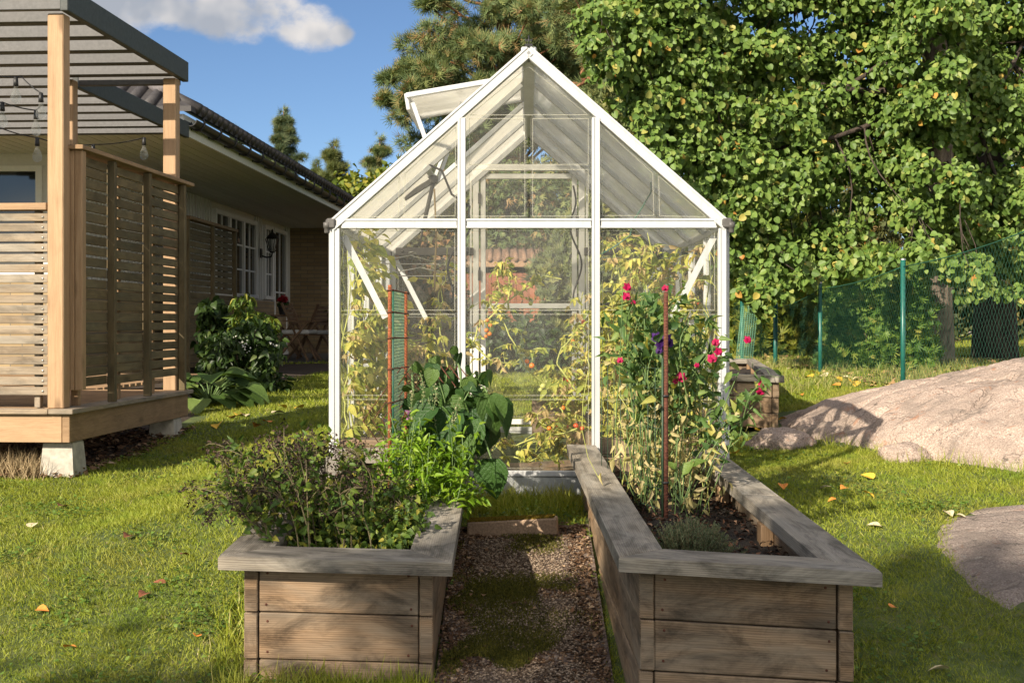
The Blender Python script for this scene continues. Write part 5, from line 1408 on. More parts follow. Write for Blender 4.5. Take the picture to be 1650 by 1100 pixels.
M['dark_leaf'] = leafmat('dark_leaf', [(0, (.014, .03, .008)), (.5, (.03, .06, .014)), (.9, (.055, .095, .022)), (1, (.09, .12, .03))], .3, .45)
M['hosta_leaf'] = leafmat('hosta_leaf', [(0, (.06, .11, .025)), (.6, (.11, .17, .04)), (1, (.17, .22, .06))], .25, .45, veins=True)
M['bean_leaf'] = leafmat('bean_leaf', [(0, (.022, .06, .014)), (.6, (.045, .10, .022)), (1, (.085, .145, .03))], .25, .5, spec=.3, veins=True)
M['lime_leaf'] = leafmat('lime_leaf', [(0, (.10, .20, .012)), (.5, (.17, .30, .018)), (1, (.27, .38, .04))], .4, .45)
M['herb_leaf'] = leafmat('herb_leaf', [(0, (.045, .085, .016)), (.5, (.095, .16, .026)), (.85, (.18, .23, .035)), (1, (.34, .30, .05))], .3, .5)
M['seed_head'] = leafmat('seed_head', [(0, (.018, .012, .01)), (.6, (.04, .025, .02)), (1, (.085, .05, .035))], .1, .8)
M['tomato_leaf'] = leafmat('tomato_leaf', [(0, (.17, .23, .035)), (.35, (.31, .35, .06)), (.7, (.50, .48, .09)), (.9, (.60, .54, .13)), (1, (.56, .44, .14))], .4, .6)
M['dry_tomato_leaf'] = leafmat('dry_tomato_leaf', [(0, (.36, .25, .12)), (.5, (.48, .36, .17)), (1, (.56, .46, .22))], .35, .7)
M['tomato_stem'] = plain('tomato_stem', (.36, .38, .10), .6, 0, 0, 40, .25)
M['pea_leaf'] = leafmat('pea_leaf', [(0, (.045, .10, .03)), (.5, (.10, .18, .05)), (.85, (.2, .27, .07)), (1, (.45, .40, .10))], .35, .5)
M['straw_leaf'] = leafmat('straw_leaf', [(0, (.26, .25, .09)), (.5, (.44, .38, .17)), (1, (.58, .48, .26))], .35, .7)
M['pea_stem'] = plain('pea_stem', (.10, .16, .05), .6, 0, 0, 40, .25)
M['stem'] = plain('stem', (.12, .10, .05), .8, 0, 0, 40, .35)
M['red_stem'] = plain('red_stem', (.17, .085, .05), .8, 0, 0, 40, .3)
M['thyme_leaf'] = leafmat('thyme_leaf', [(0, (.07, .10, .05)), (.5, (.12, .16, .08)), (1, (.2, .23, .12))], .25, .6)
def petal(name, c, c2): return leafmat(name, [(0, c2), (1, c)], .35, .6, (1.1, .9, 1.0))
M['magenta'] = petal('magenta', (.50, .008, .10), (.34, .005, .06))
M['purple'] = petal('purple', (.07, .015, .16), (.035, .01, .08))
M['geranium'] = petal('geranium', (.55, .012, .03), (.35, .008, .02))
M['white_petal'] = petal('white_petal', (.7, .68, .62), (.6, .6, .55))
M['orange_fruit'] = plain('orange_fruit', (.62, .17, .02), .3, 0, 0, 12, .25)
M['red_fruit'] = plain('red_fruit', (.55, .07, .02), .3, 0, 0, 12, .25)
M['green_fruit'] = plain('green_fruit', (.40, .42, .12), .35, 0, 0, 12, .2)

# ------------------------------------------------------------------ the big aspen behind the fence
asp = empty('aspen_tree', (0, 0, 0), (0, 0, 0), 'large leafy aspen tree with grey trunk beyond the fence, its crown over the greenhouse side', 'tree')
tb_ = P(1508, 600, 14.5); tb_.z = gz(tb_.x, tb_.y) - .1
trunk = [tb_, P(1508, 480, 14.2), P(1510, 380, 14.2), P(1512, 260, 14.15), P(1512, 170, 14.1), P(1505, 60, 14.0), P(1515, -80, 14.0), P(1500, -260, 14.0)]
mb = MB(); mb.tube([tb_ + Vector((0, 0, -.2)), tb_ + Vector((0, 0, .15))] + trunk[1:], [.27, .21, .18, .172, .165, .155, .13, .10, .05], 14)
mb.build('trunk', M['bark'], asp)
def inpoly(x, y, poly):
    c = False; j = len(poly) - 1
    for i in range(len(poly)):
        if ((poly[i][1] > y) != (poly[j][1] > y)) and x < (poly[j][0] - poly[i][0]) * (y - poly[i][1]) / (poly[j][1] - poly[i][1]) + poly[i][0]: c = not c
        j = i
    return c
# the crown as seen from the garden gate: leaf clusters between 9.5 and 15.5 m away
crown = [(1010, -90), (960, 20), (945, 65), (1000, 110), (1030, 175), (1045, 225), (1080, 275), (1110, 335), (1150, 385), (1190, 440), (1235, 455), (1262, 420), (1300, 440), (1330, 425), (1400, 425), (1440, 415), (1500, 398), (1540, 420), (1600, 440), (1700, 460), (1900, 420), (1900, -90)]
gaps = [(1640, 110, 22), (1345, 300, 26), (985, 80, 20), (1185, 15, 24), (1290, 360, 16), (1400, 120, 22), (1590, 250, 26)]
ab = []; rs = random.Random(11)
while len(ab) < 600:
    x = rs.uniform(940, 1900); y = rs.uniform(-110, 470)
    if not inpoly(x, y, crown): continue
    D = 13.0 + .52 * ((x - 825) / F * 13.3 - 1) + rs.uniform(-.45, .5) - (.45 if x > 1430 else 0)
    if any(math.hypot(x - g[0], y - g[1]) < g[2] + 9 for g in gaps): continue
    p = P(x, y, D); r = rs.uniform(.17, .33)
    ab.append((p.x, p.y, p.z, r * 1.25, r * 1.1, r * .8, rs.uniform(.5, 1.15)))
for _ in range(34):
    p = P(rs.uniform(1470, 1555), rs.uniform(-20, 370), rs.uniform(12.9, 13.6)); ab.append((p.x, p.y, p.z, .24, .22, .18, .8))
# sparse twigs with single leaves around the outline
edge = []
for _ in range(46):
    k = rs.randrange(1, len(crown) - 3); t = rs.random(); a, b_ = crown[k], crown[k + 1]
    p = P(a[0] + (b_[0] - a[0]) * t + rs.uniform(-22, 14), a[1] + (b_[1] - a[1]) * t + rs.uniform(-8, 20), rs.uniform(12.3, 13)); edge.append((p.x, p.y, p.z, .14, .14, .16, .3))
for (x, y) in ((1195, 470), (1215, 485), (1260, 470), (1330, 452), (1230, 500), (1285, 405), (965, 60), (950, 75), (990, 95), (1225, 470), (1560, 445), (1580, 470), (1570, 430), (1620, 470), (1545, 480)):
    p = P(x, y, 12.2 if x < 1290 else 14.2); edge.append((p.x, p.y, p.z, .12, .12, .1, .28))
foliage('crown', ab + edge, 230, .063, T_ASPEN, M['aspen_leaf'], asp, wr=.95, droop=.5, up=.25, sunb=.75, shell=.2, jit=.8)
mb = MB(); mains = []
for k in range(6):
    i = rs.choice((3, 4, 5, 6)); src = trunk[i].lerp(trunk[i + 1], rs.random()); tgt = rs.choice(ab)
    mains.append(limb(mb, src, (tgt[0], tgt[1] + .45, tgt[2]), .038, .012, .1, 8))
allp = [q for m_ in mains for q in m_]
for b_ in ab[::2]:
    c = Vector(b_[:3]); q = min(allp, key=lambda w: (w - c).length)
    if (q - c).length < 2.2: limb(mb, q, c, .012, .004, .15, 5, 5)
for b_ in edge[::2]:
    c = Vector(b_[:3]); q = min((Vector(t[:3]) for t in ab), key=lambda w: (w - c).length); limb(mb, q, c, .006, .003, .15, 4, 4)
mb.build('limbs', M['dark_bark'], asp)
tr2 = empty('broadleaf_tree', (0, 0, 0), (0, 0, 0), 'dark straight trunk beyond the fence to the right of the aspen, in the shade', 'tree')
b0 = P(1603, 570, 16.5); b0.z = gz(b0.x, b0.y) - .1
mb = MB(); mb.tube([b0, P(1603, 480, 16.5), P(1598, 390, 16.5), P(1592, 250, 16.5), P(1590, 60, 16.5), P(1580, -200, 16.6)], [.30, .25, .22, .2, .17, .1], 12); mb.build('trunk', M['dark_bark'], tr2)
B2 = []
for _ in range(70):
    p = P(rs.uniform(1480, 1850), rs.uniform(-150, 420), rs.uniform(15.6, 18)); B2.append((p.x, p.y, p.z, .45, .45, .36))
foliage('crown', B2, 90, .095, T_ASPEN, M['aspen_leaf'], tr2, droop=.5, up=.25, sunb=.5, shell=.2)

# ------------------------------------------------------------------ pines and other background trees
def pine_pads(name, pads, per, size, mat, parent):
    p, d = blob_points(pads, per, .35); m = len(p)
    ax = nrm(d * .8 + rdir(m) * .7 + np.array((0, 0, .55))); no = rdir(m) + TS * .3
    return leaves(name, p, ax, no, size * RNG.uniform(.7, 1.25, m), size * RNG.uniform(.8, 1.2, m), T_TUFT, mat, parent)
def big_pine(label, D, outline, gapsl, tr, n, rmin, rmax, per, size, mat, seed, brown=0, extra=()):
    root = empty('pine_tree', (tr[0].x, tr[0].y, gz(tr[0].x, tr[0].y)), (0, 0, 0), label, 'tree'); root.location = (0, 0, 0)
    g = random.Random(seed); pads = []
    xs_ = [q[0] for q in outline]; ys_ = [q[1] for q in outline]; it = 0
    while len(pads) < n and it < 40000:
        it += 1
        x = g.uniform(min(xs_), max(xs_)); y = g.uniform(min(ys_), max(ys_))
        if not inpoly(x, y, outline) or any(math.hypot(x - q[0], y - q[1]) < q[2] for q in gapsl): continue
        p = P(x, y, g.uniform(D - 2.2, D + 2.2)); r = g.uniform(rmin, rmax); pads.append((p.x, p.y, p.z, r, r, r * .6))
    for (x, y, r) in extra:
        p = P(x, y, D - .5); pads.append((p.x, p.y, p.z, r, r, r * .6))
    pine_pads('crown', pads, per, size, mat, root)
    mb = MB(); mb.tube(tr, [.30 - .22 * i / (len(tr) - 1) for i in range(len(tr))], 10); mb.build('trunk', M['pine_bark'], root)
    mb = MB()
    for b_ in pads:
        c = Vector(b_[:3]); q = min(tr, key=lambda w: abs(w.z - c.z + .5)); limb(mb, q, c, .05, .015, .12, 5, 5)
    mb.build('limbs', M['pine_bark'], root)
    return root
PT = P(815, 560, 29); PT.z = gz(PT.x, PT.y) - .2
big_pine('tall sunlit pine with orange bark rising behind the greenhouse roof', 29,
         [(690, -60), (683, 20), (712, 45), (668, 62), (655, 95), (625, 130), (655, 150), (640, 190), (690, 200), (650, 250), (700, 285), (760, 280), (850, 230), (960, 190), (1010, 120), (1000, -60)],
         [(836, 75, 14), (880, 60, 12), (745, 40, 10), (780, 12, 9), (940, 60, 12)], [PT, P(816, 300, 29), P(812, 150, 29), P(815, 80, 29), P(805, 0, 29), P(800, -120, 29)], 160, .26, .54, 170, .22, M['pine_leaf'], 3,
         extra=((628, 128, .25), (622, 160, .22), (690, 8, .25)))
PT2 = P(1030, 560, 22); PT2.z = gz(PT2.x, PT2.y) - .2
pn2 = big_pine('second pine with reddish crooked branch between the greenhouse roof and the aspen', 22,
         [(930, -60), (900, 30), (930, 90), (960, 150), (1040, 250), (1100, 200), (1150, 60), (1150, -60)],
         [(975, 125, 26), (925, 95, 14)], [PT2, P(1030, 300, 22), P(1032, 160, 22), P(1025, 60, 22), P(1030, -100, 22)], 60, .26, .5, 150, .2, M['pine_leaf'], 5)
mb = MB(); mb.tube([P(1030, 150, 22), P(1012, 132, 21.5), P(990, 124, 21), P(965, 126, 20.7), P(945, 130, 20.5)], [.12, .1, .085, .07, .055], 9); mb.tube([P(942, 131, 20.5), P(938, 118, 20.5), P(950, 98, 20.5)], [.05, .04, .02], 7); mb.tube([P(948, 130, 20.5), P(928, 140, 20.3)], [.035, .015], 6)
mb.build('crooked_branch', M['pine_bark'], pn2)
def cone_tree(name, label, px, ytop, ybase, D, wpx, mat, kind, seed, whorls=12):
    g = random.Random(seed); top = P(px, ytop, D); base = P(px, ybase, D)
    root = empty(name, (base.x, base.y, base.z), (0, 0, 0), label, 'tree'); root.location = (0, 0, 0)
    H = top.z - base.z; Rm = wpx / F * D / 2
    mb = MB(); mb.tube([base, base.lerp(top, .5), top], [.06 * Rm + .05, .03 * Rm + .03, .01], 8)
    pads = []
    for w in range(whorls):
        t = w / whorls; z = base.z + H * (.04 + .94 * t); rr = Rm * (1 - t) ** .8 * g.uniform(.7, 1.1) + .04 * Rm
        for k in range(g.randint(4, 6)):
            a = g.uniform(0, 6.28); L = rr * g.uniform(.5, 1.1)
            tip = Vector((base.x + L * math.cos(a), base.y + L * math.sin(a), z + L * (.35 if kind == 'up' else .12)))
            mb.tube([Vector((base.x, base.y, z)), tip], [.02 + .01 * Rm, .008], 5)
            for q in (.45, .75, 1.0):
                c = Vector((base.x, base.y, z)).lerp(tip, q); r = max(.085 * Rm, .08) * g.uniform(.7, 1.2)
                pads.append((c.x, c.y, c.z, r * 1.2, r * 1.2, r * (.55 if kind != 'up' else 1.3)))
    pads.append((top.x, top.y, top.z - .1 * H * .3, .05 * Rm + .05, .05 * Rm + .05, .06 * H))
    mb.build('trunk', M['pine_bark'], root)
    pine_pads('crown', pads, 34, max(.13, D * .0052), mat, root)
    return root
cone_tree('pine_tree', 'pointed pine standing alone against the sky above the house gutter', 457, 178, 420, 42, 128, M['blue_pine_leaf'], 'flat', 21, 15)
cone_tree('pine_tree', 'small pine tip just showing over the tiled roof edge', 380, 212, 330, 45, 60, M['blue_pine_leaf'], 'flat', 22, 7)
cone_tree('young_pine', 'bright young pine with tall upright leading shoot beside the roof end', 538, 232, 420, 30, 100, M['juniper_leaf'], 'up', 23, 9)
cone_tree('young_pine', 'short young pine between the roof edge and the upright shoot', 510, 262, 420, 32, 60, M['juniper_leaf'], 'up', 24, 8)
cone_tree('pine_tree', 'rusty green pine left of the greenhouse roof, lower than the tall pine', 612, 222, 450, 34, 170, M['pine_leaf'], 'flat', 25, 11)
def bush(name, label, cat, blobs, per, size, mat, tmpl=T_SPRAY, wr=1.0, stem=None, group=None, **kw):
    root = empty(name, (0, 0, 0), (0, 0, 0), label, cat, group)
    foliage('foliage', blobs, per, size, tmpl, mat, root, wr=wr, **kw)
    mb = MB()
    b0 = min(blobs, key=lambda q: q[2]); base = Vector((b0[0], b0[1], gz(b0[0], b0[1]) - .05))
    for q in blobs[::2]: limb(mb, base, q[:3], .02, .008, .1, 4, 5)
    mb.build('stems', M['twig'], root)
    return root
def pxblobs(lst, D, seed, n, rr, dd=.6, flat=1.0):
    """ellipsoids scattered through an upright patch of shrub at distance D"""
    g = random.Random(seed); out = []
    while len(out) < n:
        x = g.uniform(min(q[0] for q in lst), max(q[0] for q in lst)); y = g.uniform(min(q[1] for q in lst), max(q[1] for q in lst))
        if not inpoly(x, y, lst): continue
        p = P(x, y, D + g.uniform(-dd, dd)); r = rr * g.uniform(.7, 1.25); out.append((p.x, p.y, p.z, r, r, r * flat))
    return out
bush('thuja_bush', 'tall yellow green thuja standing behind the fence under the aspen', 'bush', pxblobs([(1200, 560), (1185, 470), (1215, 400), (1255, 345), (1300, 420), (1315, 520), (1310, 585)], 17.6, 31, 60, .30, .4), 190, .12, M['thuja_leaf'], droop=-.5, jit=.6, shell=.4)
bush('evergreen_hedge', 'bright green clipped looking hedge behind the fence between two green posts', 'hedge', pxblobs([(1345, 600), (1350, 480), (1370, 440), (1420, 425), (1480, 440), (1492, 560), (1480, 605)], 13.45, 32, 84, .21, .25), 200, .085, M['hedge_leaf'], droop=-.3, jit=.6, shell=.4)
bush('evergreen_hedge', 'dim green hedge behind the fence beside the leaning wire panel', 'hedge', pxblobs([(1120, 600), (1130, 480), (1200, 450), (1300, 500), (1310, 600)], 21.5, 33, 60, .42), 130, .14, M['dark_leaf'], droop=-.3, jit=.6)
bush('juniper_bush', 'yellow green juniper rising behind the right roof slope of the greenhouse', 'bush', pxblobs([(945, 330), (970, 200), (1000, 130), (1035, 190), (1060, 320), (1085, 575), (950, 575)], 17.5, 34, 70, .3), 150, .13, M['juniper_leaf'], droop=-.6, jit=.6)
bush('juniper_bush', 'green juniper seen through the back door of the greenhouse', 'bush', pxblobs([(875, 560), (880, 440), (905, 385), (945, 360), (985, 450), (990, 570)], 18, 35, 50, .28), 170, .12, M['juniper_leaf'], droop=-.6, jit=.6)
bush('leafy_bush', 'large dark bush behind the greenhouse, seen low through the back door', 'bush', pxblobs([(750, 590), (745, 545), (800, 530), (880, 535), (900, 590)], 17.2, 36, 40, .34), 150, .10, M['dark_leaf'], T_OVATE, wr=.7)
bush('leafy_bush', 'olive brown bush high behind the back door of the greenhouse', 'bush', pxblobs([(750, 420), (755, 290), (800, 250), (900, 250), (935, 300), (930, 400), (900, 395), (760, 395)], 27.6, 39, 40, .45), 130, .15, M['pine_leaf'])
bush('leafy_bush', 'brownish green bush behind the left half of the greenhouse', 'bush', pxblobs([(560, 560), (575, 420), (640, 385), (720, 400), (745, 560)], 21, 37, 60, .42), 130, .13, leafmat('autumn_leaf', [(0, (.05, .06, .02)), (.5, (.10, .10, .035)), (.8, (.2, .11, .045)), (1, (.3, .16, .07))], .25, .6), T_OVATE, wr=.7)
bush('leafy_bush', 'olive green bush behind the right half of the greenhouse', 'bush', pxblobs([(1000, 590), (1000, 430), (1060, 370), (1130, 360), (1180, 450), (1190, 590)], 19.5, 38, 64, .38), 140, .12, M['juniper_leaf'])
bush('leafy_bush', 'yellow green bushes between the house roof end and the greenhouse', 'bush', pxblobs([(515, 420), (520, 330), (570, 285), (640, 300), (680, 350), (660, 420)], 27, 39, 46, .45), 130, .16, M['thuja_leaf'], T_OVATE, wr=.7)
bush('leafy_bush', 'olive bush beyond the fence between the two dark trunks', 'bush', pxblobs([(1500, 560), (1510, 400), (1700, 380), (1720, 520), (1640, 518), (1570, 520)], 23, 44, 44, .42), 130, .13, M['far_leaf'], T_OVATE, wr=.7)
# shed behind
sh0 = P(742, 430, 25); shd = empty('red_shed', (sh0.x, sh0.y, gz(0, 25)), (0, 0, 0), 'red brown boarded shed with tiled roof seen through the greenhouse back door', 'shed')
mb = MB(); zz = CZ - (428 - 520) / F * 25 - gz(0, 25); y = 0; x = -.6
while x < 2.2: mb.box(x, x + .115, 0, .03, -.1, zz - .14 + .0, bev=.003); x += .12
mb.build('board_wall', wood('red_board', (.13, .045, .022), (.26, .095, .048), (.34, .145, .08), None, .8, .4, .3), shd)
mb = MB(); mb.box(-.6, 2.2, .9, .93, 0, zz + .1); mb.build('back_wall', M['dark_bark'], shd)
mb = MB(); mb.prism([(-.8, -.15, zz + .08), (2.4, -.15, zz + .08), (2.4, 1.6, zz + .36), (-.8, 1.6, zz + .36)], (0, 0, .05))
for k in range(20): mb.tube([(-.75 + k * .165, -.19, zz + .1), (-.75 + k * .165, 1.6, zz + .40)], .05, 7)
mb.build('roof', plain('clay_tile', (.19, .115, .075), .8, 0, .2, 20, .35), shd)
mb = MB(); mb.box(-.78, 2.38, -.17, -.14, zz - .03, zz + .08); mb.build('eaves_board', plain('pale_brown', (.30, .19, .115), .8), shd)
# road beyond and far wood
rd = grid_sheet('road', np.linspace(7, 60, 20), np.linspace(27, 35, 6), lambda x, y: ground(x, y) + .02, plain('road_asphalt', (.30, .24, .22), .95, 0, 0, 8, .15)); tag(rd, kind='structure')
def far_wood(name, pts, mat, per, size):
    p, d = blob_points(pts, per, .3); m = len(p); ax = rdir(m); ax[:, 2] += .3
    o = leaves(name, p, ax, nrm(d + rdir(m) * .8 + TS * .3), size * RNG.uniform(.7, 1.3, m), size * .9, T_SPRAY, mat); return tag(o, kind='stuff')
fb = []
for _ in range(250):
    px = rs.uniform(560, 1800); D = rs.uniform(36, 58); yt = 330 - (px > 640) * 70 - (px > 900) * 120 * min(1, (px - 900) / 150)
    y = rs.uniform(yt, 545); p = P(px, y, D); r = rs.uniform(.8, 1.7); fb.append((p.x, p.y, p.z, r, r, r))
far_wood('far_wood', fb, M['far_leaf'], 210, .36)
fb = []
for _ in range(60):
    px = rs.uniform(-200, 560); D = rs.uniform(44, 58); y = rs.uniform(390, 540); p = P(px, y, D); r = rs.uniform(.8, 1.6); fb.append((p.x, p.y, p.z, r, r, r))
far_wood('far_wood', fb, M['far_leaf'], 180, .36)

# ------------------------------------------------------------------ shrubs by the house
bush('garden_shrub', 'dark leafy shrub with white flowers beside the slat screen and window', 'shrub', pxblobs([(345, 625), (342, 560), (375, 525), (420, 530), (446, 570), (445, 640), (400, 650)], 12.6, 41, 34, .16, .35), 80, .085, M['dark_leaf'], T_OVATE, wr=.55, droop=.5, sunb=.1)
wf = [P(388, 553, 12.2), P(397, 561, 12.2), P(440, 552, 12.2), P(382, 548, 12.2)]
bush('garden_shrub', 'tall thin leafed plant in front of the slat screen and house window', 'shrub', pxblobs([(385, 510), (380, 485), (405, 490), (432, 520), (425, 600), (395, 600)], 13.5, 42, 16, .15, .3), 80, .11, M['herb_leaf'], T_LANCE, wr=.28, droop=.6, sunb=.1)
bush('climbing_plant', 'dark climbing plant leaning up the slat screen by the house', 'climber', pxblobs([(335, 620), (330, 520), (345, 495), (362, 540), (360, 620)], 14.2, 43, 24, .13, .25), 70, .09, M['dark_leaf'], T_HEART, wr=.9, droop=.7, sunb=.1)
fl_root = [o for o in bpy.data.objects if o.get('label', '').startswith('dark leafy shrub')][0]
for q in wf:
    m = 7; pp = np.array([tuple(q)] * m) + RNG.normal(0, .025, (m, 3)); leaves('flower', pp, rdir(m), rdir(m) + TS, .024, .02, T_OVATE, M['white_petal'], fl_root)
hs = empty('hosta_plant', (0, 0, 0), (0, 0, 0), 'broad leafed hosta in front of the shrubs beside the deck corner', 'plant')
n = 40; hx = P(338, 640, 10.9); cx, cy = hx.x, hx.y; an = RNG.uniform(0, 6.28, n); el = RNG.uniform(.15, 1.15, n); ln = RNG.uniform(.12, .36, n)
dirs = np.stack([np.cos(an) * np.cos(el), np.sin(an) * np.cos(el), np.sin(el)], -1); base = np.array((cx, cy, gz(cx, cy) + .02))
tips = base + dirs * ln[:, None] * np.array((1.1, 1, 1)); axl = dirs.copy(); axl[:, 2] -= .75
leaves('foliage', tips, axl, dirs * .3 + np.array((0, -.3, .9)), RNG.uniform(.16, .27, n), RNG.uniform(.14, .2, n), T_HEART, M['hosta_leaf'], hs, rnd=RNG.random(n), veins=True)
mb = MB()
for k in range(n): mb.tube([base, base + (tips[k] - base) * .6 + (0, 0, .03), tips[k]], .005, 5)
mb.build('stalks', M['pea_stem'], hs)
pot.scale = (.62, .62, .56)
# geranium in its pot
g0 = np.array(pot.location) + (0, 0, .26)
fo = foliage('geranium_leaves', [(*(0, 0, .32), .17, .17, .09)], 90, .08, T_HEART, M['dark_leaf'], pot, sunb=.1)
p_, d_ = blob_points([(0, -.03, .50, .13, .11, .10), (.06, -.05, .45, .08, .08, .07), (-.07, 0, .46, .07, .07, .07)], 130, .5)
leaves('blooms', p_, rdir(len(p_)), d_, .05, .05, T_OVATE, M['geranium'], pot)
mb = MB()
for k in range(8): mb.tube([(0, 0, .25), (.1 * math.cos(k * .8), .08 * math.sin(k * .8), .46)], .004, 5)
mb.build('stems', M['pea_stem'], pot)

# ------------------------------------------------------------------ a leafy tree behind the viewer whose shade falls on the beds
shade = empty('shade_tree', (0, 0, 0), (0, 0, 0), 'leafy tree standing behind the viewer, shading the front of the beds', 'tree')
SB = []
for _ in range(560):
    x = rs.uniform(-10.4, -2.8); y = rs.uniform(-8.0, -4.0)
    top = 6.75 - 1.25 * max(0, -7.15 - x) + .657 * (-5.0 - y)
    z = top - .15 - rs.random() * 2.4
    r = rs.uniform(.2, .40); SB.append((x, y, z, r, r, r * .7, rs.uniform(.5, 1.2)))
foliage('crown', SB, 44, .10, T_ASPEN, M['aspen_leaf'], shade, shell=.2)
mb = MB(); st0 = Vector((-5.2, -6.4, gz(-5.2, -6.4))); mb.tube([st0, st0 + Vector((.1, 0, 2.4)), st0 + Vector((0, .1, 5.2))], [.2, .16, .05], 12); mb.build('trunk', M['bark'], shade)
mb = MB()
for q in SB[::2]: limb(mb, st0 + Vector((0, 0, rs.uniform(2.0, 4.8))), q[:3], .03, .008, .1, 5, 5)
mb.build('limbs', M['dark_bark'], shade)

# ------------------------------------------------------------------ herbs and beans in the left bed
SL_, SR_ = SOILS['left'], SOILS['right']
def uv_of(key, x, y):            # soil height near a point
    f = SOILS[key]; best = min(((f(a / 12, b_ / 24) - Vector((x, y, 0))).xy.length, a, b_) for a in range(13) for b_ in range(25)); return f(best[1] / 12, best[2] / 24).z
def curve(a, b_, sag=0.0, wob=.02, n=8):
    a = Vector(a); b_ = Vector(b_); o = Vector(tuple(RNG.normal(0, wob, 3)))
    return [a.lerp(b_, i / n) + (o + Vector((0, 0, sag))) * math.sin(math.pi * i / n) for i in range(n + 1)]
def along(pts, m):
    t = RNG.uniform(.12, 1, m) * (len(pts) - 1); i = np.minimum(t.astype(int), len(pts) - 2); f = (t - i)[:, None]
    A = np.array([tuple(p) for p in pts]); return A[i] * (1 - f) + A[i + 1] * f
g5 = random.Random(5)
ore = empty('herb_plant', (0, 0, 0), (0, 0, 0), 'bushy herb with dark brown seed heads spilling over the front of the left bed', 'herb plant')
mb = MB(); LP = []; HP = []
tops = []
for k in range(92):
    px = g5.triangular(330, 700, 480) if k > 14 else g5.uniform(325, 420); py = 705 + 70 * abs((px - 470) / 260) + g5.uniform(-18, 85); D = g5.uniform(4.22, 4.85)
    if px > 600: py += 25
    tops.append(P(px, py, D))
for T in tops:
    bx = max(-.76, min(-.30, T.x * .62 - .19 + g5.uniform(-.08, .08))); by = max(4.25, min(5.0, T.y + g5.uniform(-.12, .2))); bz = uv_of('left', bx, by)
    c = curve((bx, by, bz), T, .05, .03, 8); mb.tube(c, [.0035 - .0003 * i for i in range(9)], 5)
    LP.append(along(c, 20))
    for q in range(g5.randint(3, 5)):
        s = c[g5.randint(5, 7)]; e = T + Vector((g5.gauss(0, .045), g5.gauss(0, .045), g5.uniform(-.06, .03))); mb.tube(curve(s, e, .01, .008, 4), .0016, 4); HP.append(np.array([tuple(e)])); LP.append(along(curve(s, e, .01, .0, 4), 2))
mb.build('stems', M['stem'], ore)
L = np.concatenate(LP); L = L + RNG.normal(0, .016, L.shape); m = len(L)
leaves('foliage', L, rdir(m) + (0, 0, -.1), rdir(m) + TS * .4 + (0, 0, .5), RNG.uniform(.014, .042, m), RNG.uniform(.010, .026, m), T_OVATE, M['herb_leaf'], ore)
Hh = np.concatenate(HP); Hr = np.repeat(Hh, 15, 0) + RNG.normal(0, .0125, (len(Hh) * 15, 3)); m = len(Hr)
leaves('seed_heads', Hr, rdir(m), rdir(m), RNG.uniform(.008, .016, m), RNG.uniform(.005, .009, m), T_OVATE, M['seed_head'], ore)
fill = []
for k in range(60): fill.append((g5.uniform(-.78, -.34), g5.uniform(4.26, 5.1), .06 + g5.uniform(-.06, .08), .09, .09, .08))
foliage('low_leaves', fill, 110, .026, T_OVATE, M['herb_leaf'], ore, wr=.7, sunb=.4, shell=.1)
wl_ = []                                    # a few larger leaves among the herbs
for (px, py, D) in ((440, 775, 4.25), (545, 815, 4.25), (553, 815, 4.3), (410, 770, 4.3), (485, 860, 4.2), (395, 745, 4.3), (620, 800, 4.5), (600, 830, 4.4), (655, 880, 4.3), (455, 805, 4.25), (520, 790, 4.4)): wl_.append(tuple(P(px, py, D)))
m = len(wl_); leaves('foliage', np.array(wl_), rdir(m) + (0, 0, .4), rdir(m) + TS * .8, RNG.uniform(.035, .055, m), RNG.uniform(.02, .03, m), T_OVATE, M['bean_leaf'], ore)

lim = empty('herb_plant', (0, 0, 0), (0, 0, 0), 'bright lime green herb with thin flower spikes in the left bed before the beans', 'herb plant')
mb = MB(); LP = []
for k in range(120):
    px = g5.triangular(600, 800, 690); py = g5.uniform(655, 800); D = g5.uniform(4.75, 5.35); T = P(px, py, D)
    bx = max(-.66, min(-.27, T.x + g5.uniform(-.1, .1))); by = D + g5.uniform(-.05, .15); bz = uv_of('left', bx, by)
    c = curve((bx, by, bz), T, .03, .02, 7); mb.tube(c, .0018, 4); LP.append(along(c, 26))
mb.build('stems', M['pea_stem'], lim)
L = np.concatenate(LP); L = L + RNG.normal(0, .018, L.shape); m = len(L); ax = rdir(m); ax[:, 2] *= .6
leaves('foliage', L, ax, rdir(m) * .7 + TS * .5 + (0, 0, .8), RNG.uniform(.025, .055, m), RNG.uniform(.010, .018, m), T_LANCE, M['lime_leaf'], lim)
mb = MB(); SP = []
for (px, py, qx, qy) in ((690, 690, 700, 620), (730, 740, 748, 690), (745, 745, 765, 700), (760, 790, 800, 720), (715, 730, 728, 665), (745, 770, 790, 745), (660, 690, 664, 632), (640, 745, 628, 690), (705, 700, 690, 640), (680, 660, 676, 600), (770, 780, 806, 745), (736, 720, 740, 640), (655, 760, 640, 700), (625, 760, 610, 720)):
    c = curve(P(px, py, 5.0), P(qx, qy, 5.0), .015, .01, 7); mb.tube(c, .002, 4); SP.append(along(c, 46))
mb.build('spike_stems', M['pea_stem'], lim)
L = np.concatenate(SP) + RNG.normal(0, .0045, (14 * 46, 3)); m = len(L)
leaves('flower_spikes', L, rdir(m), rdir(m), .009, .007, T_OVATE, leafmat('spike', [(0, (.20, .22, .10)), (.7, (.34, .34, .18)), (1, (.42, .36, .28))], .3, .7), lim)

